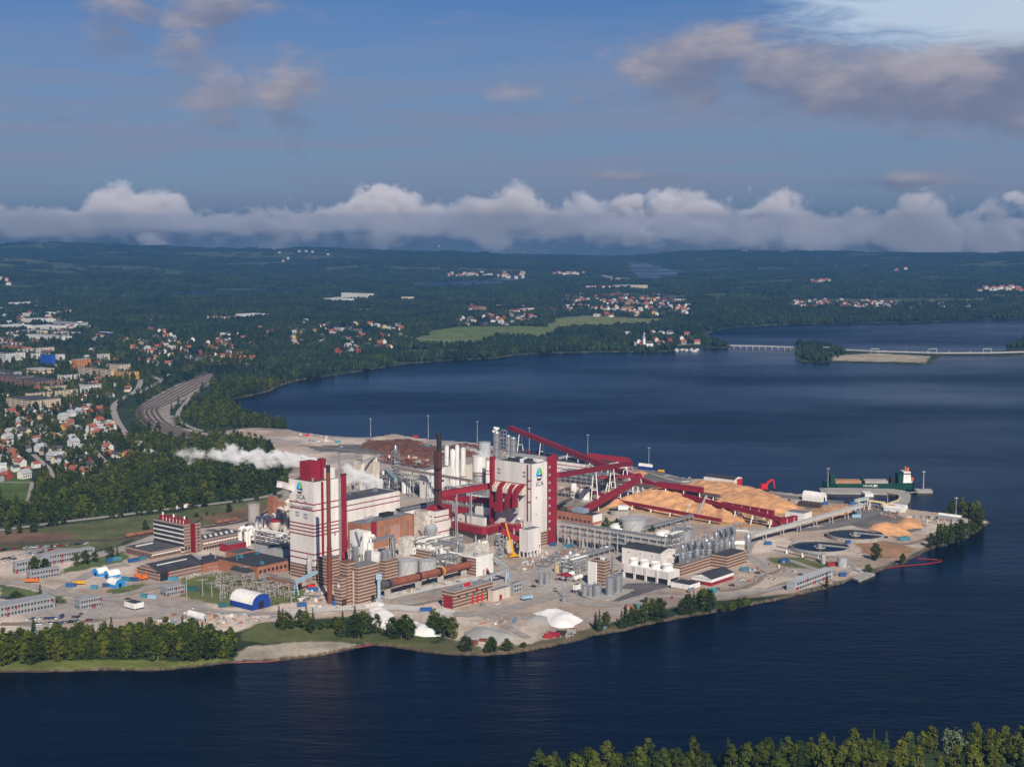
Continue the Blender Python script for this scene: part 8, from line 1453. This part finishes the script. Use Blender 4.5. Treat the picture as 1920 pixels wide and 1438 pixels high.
def keep_off(x, y, ok, r0):
    for bx, by, r, B in BLOCKS:
        near_ = (np.abs(x - bx) < r + r0 + 5) & (np.abs(y - by) < r + r0 + (80 if by > 2300 else 5))
        if not near_.any(): continue
        if B is None and by > 2500: ok &= ~((np.abs(x - bx) < r * .6 + r0 + 4) & (y > by - 75) & (y < by + r + r0))
        elif B is None: ok &= ~(near_ & ((x - bx) ** 2 + (y - by) ** 2 < (r * .7 + r0) ** 2))
        else:
            ux = (x - B.P.x) * B.A[0] + (y - B.P.y) * B.A[1]; uy = (x - B.P.x) * B.L[0] + (y - B.P.y) * B.L[1]; e_ = 40 if by > 2500 else 14 if by > 1900 else 1.5; ok &= ~((ux > -r0 - e_) & (ux < B.a + r0) & (uy > -r0 - e_) & (uy < B.b + r0))
    return ok
def grid(y0, y1, sx, sy, jit, pmin=-140, pmax=2060):
    out = []
    for y in np.arange(y0, y1, sy):
        c = y * CT + CAM_H * ST; xa = c * (pmin - 960) / F_PX; xb = c * (pmax - 960) / F_PX; xs = np.arange(xa, xb, sx); out.append(np.stack([xs, np.full(len(xs), y)], -1))
    p = np.concatenate(out); return p + rng.uniform(-.5, .5, p.shape) * np.array([sx, sy]) * jit
TOWNP = [(-200, 640), (120, 570), (180, 610), (270, 640), (420, 640), (490, 660), (480, 690), (300, 715), (215, 760), (250, 850), (205, 900), (110, 880), (60, 910), (-200, 915)]
# near woods and garden trees
p = grid(1180, 2500, 6.4, 7.5, 1.0, -140, 1300); x, y = p[:, 0], p[:, 1]; ok, px, py = free(x, y, 5)
town = inside(px, py, TOWNP); dens = np.where(town, .34, .92); rail = inside(px, py, [(215, 740), (300, 700), (420, 690), (420, 720), (345, 790), (440, 800), (440, 830), (300, 830), (210, 800)]); dens = np.where(rail, .12, dens); rn = fbm(x / 40, y / 40, 91, 3); dens *= np.where(town, 1.6 * sstep(.35, .6, rn), np.where(rn < .33, .45, 1))
ok &= (rng.random(len(x)) < dens) & ((y > 1330) | (px < 560)) & (py < 990); ok = keep_off(x, y, ok, 1.5); q = np.stack([x[ok], y[ok], np.zeros(ok.sum())], -1); 
p = grid(2450, 3700, 10, 13, 1.0, -140, 800); x, y = p[:, 0], p[:, 1]; ok2, px, py = free(x, y, 8); ok2 &= (inside(px, py, TOWNP) | inside(px, py, [(540, 605), (770, 612), (740, 662), (540, 655)])) & (rng.random(len(x)) < .62)
for bx, by, r, B in BLOCKS:
    if by > 2300: ok2 &= ~(((x - bx) ** 2 + (y - by) ** 2) < (r * .8) ** 2) if B is None else ~((np.abs(x - bx) < r * .75) & (np.abs(y - by) < r * .75))
q = np.concatenate([q, np.stack([x[ok2], y[ok2], np.full(ok2.sum(), 0.)], -1)]); print('near wood', len(q)); scatter('near_woods', q.tolist(), near, .62, 1.16, 'broadleaf woods and garden trees between the mill and the town', 3)
p = grid(2500, 5000, 26, 42, 1.0); x, y = p[:, 0], p[:, 1]; ok, px, py = free(x, y, 12); town = inside(px, py, TOWNP); ok &= rng.random(len(x)) < np.where(town, .5, 1); isl = inside(px, py, ISLE); ok &= ~(isl & (px > 1575)); ok = keep_off(x, y, ok, 8); z = hills(x, y, landfield(x, y)); q = np.stack([x[ok], y[ok], z[ok] - .5], -1); print('mid wood', len(q)); scatter('far_woods', q.tolist(), mid, .8, 1.2, 'dark woods around the bay and the town', 5)
p = grid(5000, 11900, 62, 105, 1.0); x, y = p[:, 0], p[:, 1]; ok, px, py = free(x, y, 40); ok &= ~((fbm(x / 700, y / 240, 77, 4) > .595) & (rng.random(len(x)) < .85)); ok = keep_off(x, y, ok, 25); z = hills(x, y, landfield(x, y)); q = np.stack([x[ok], y[ok], z[ok] - 1], -1); print('wide wood', len(q)); scatter('hill_forest', q.tolist(), wide, .8, 1.25, 'blue green forest covering the far hills', 7)
# ================================================================ steam
def steam(name, p0, length, ang, rise, r0, r1, dens, label, seed, sc=.16, fade=.7, thick=1.0):
    """drifting plume along local x; width grows from r0 to r1, thinning out downwind"""
    m = bpy.data.materials.new(name); m.use_nodes = True; nt = m.node_tree; N = nt.nodes; L = nt.links; N.clear()
    def mth(op, a, b=None, c=None, clamp=False):
        n = N.new('ShaderNodeMath'); n.operation = op; n.use_clamp = clamp
        for i, v in enumerate((a, b, c)):
            if v is None: continue
            if isinstance(v, (int, float)): n.inputs[i].default_value = v
            else: L.new(v, n.inputs[i])
        return n.outputs[0]
    tc = N.new('ShaderNodeTexCoord'); s = N.new('ShaderNodeSeparateXYZ'); L.new(tc.outputs['Object'], s.inputs[0]); X, Y, Z = s.outputs
    mp = N.new('ShaderNodeMapping'); mp.inputs['Location'].default_value = (seed * 7.3, seed * 3.1, seed); L.new(tc.outputs['Object'], mp.inputs[0])
    n = N.new('ShaderNodeTexNoise'); n.inputs['Scale'].default_value = sc; n.inputs['Detail'].default_value = 5; n.inputs['Roughness'].default_value = .6; L.new(mp.outputs[0], n.inputs['Vector'])
    n2 = N.new('ShaderNodeTexNoise'); n2.inputs['Scale'].default_value = sc * .28; n2.inputs['Detail'].default_value = 1; L.new(mp.outputs[0], n2.inputs['Vector'])
    t = mth('DIVIDE', X, length); tcl = mth('ADD', t, 0.0, clamp=True)
    rad = mth('MULTIPLY_ADD', mth('POWER', tcl, .7), r1 - r0, r0)
    zz = mth('SUBTRACT', mth('SUBTRACT', Z, mth('MULTIPLY', mth('POWER', tcl, .8), rise)), mth('MULTIPLY', mth('SUBTRACT', n2.outputs[0], .5), mth('MULTIPLY', tcl, r1 * 2.2)))
    rr = mth('DIVIDE', mth('SQRT', mth('ADD', mth('MULTIPLY', Y, Y), mth('MULTIPLY', zz, zz))), rad)
    d = mth('SUBTRACT', mth('MULTIPLY_ADD', n.outputs[0], 2.3, -.28), rr)
    d = mth('SUBTRACT', d, mth('MULTIPLY', mth('POWER', tcl, 1.5), fade)); d = mth('MULTIPLY', d, 2.2, clamp=True)
    d = mth('MULTIPLY', d, mth('MULTIPLY', mth('GREATER_THAN', X, 0.0), mth('MULTIPLY', mth('SUBTRACT', 1.25, tcl), dens)))
    v = N.new('ShaderNodeVolumePrincipled'); v.inputs['Color'].default_value = (.995, .99, .99, 1); v.inputs['Anisotropy'].default_value = -.22; L.new(d, v.inputs['Density']); out = N.new('ShaderNodeOutputMaterial'); L.new(v.outputs[0], out.inputs['Volume'])
    m.cycles.volume_step_rate = .25
    w = r1 * 1.9; mb = MB(); mb.box(-.5, length * 1.0, -w, w, -w, rise + w); o = mb.build(name, m, None, p0, ang); tag(o, label, 'steam')
steam('steam_plume', G(612, 870, 80), 128, math.pi - .30, 4, 2.2, 12, .8, 'long white steam plume drifting left from the left tower roof', 1, .13, .62)
steam('steam_plume', G(716, 911, 30), 34, math.pi - .2, 7, 6, 12, .6, 'round white steam cloud above the long white hall roof', 2, .14, .15)
steam('steam_plume', G(918, 858, 62), 26, math.pi - .3, 9, 1.0, 4.0, .4, 'thin steam wisp blowing left from the red duct shaft', 3, .35, .5)
steam('steam_plume', G(856, 840, 46), 16, math.pi - .3, 8, .6, 2.2, .10, 'small steam wisp above the slender white towers', 4, .5, .5)
for o in bpy.data.objects:                           # joined pieces too fine to pick apart
    if o.parent and o.name.split('.')[0] in ('pipes', 'pipe_run', 'riser_pipes', 'top_equipment', 'legs', 'frame', 'support_frame', 'trestle', 'wheels', 'railing', 'ladder'): o['kind'] = 'stuff'
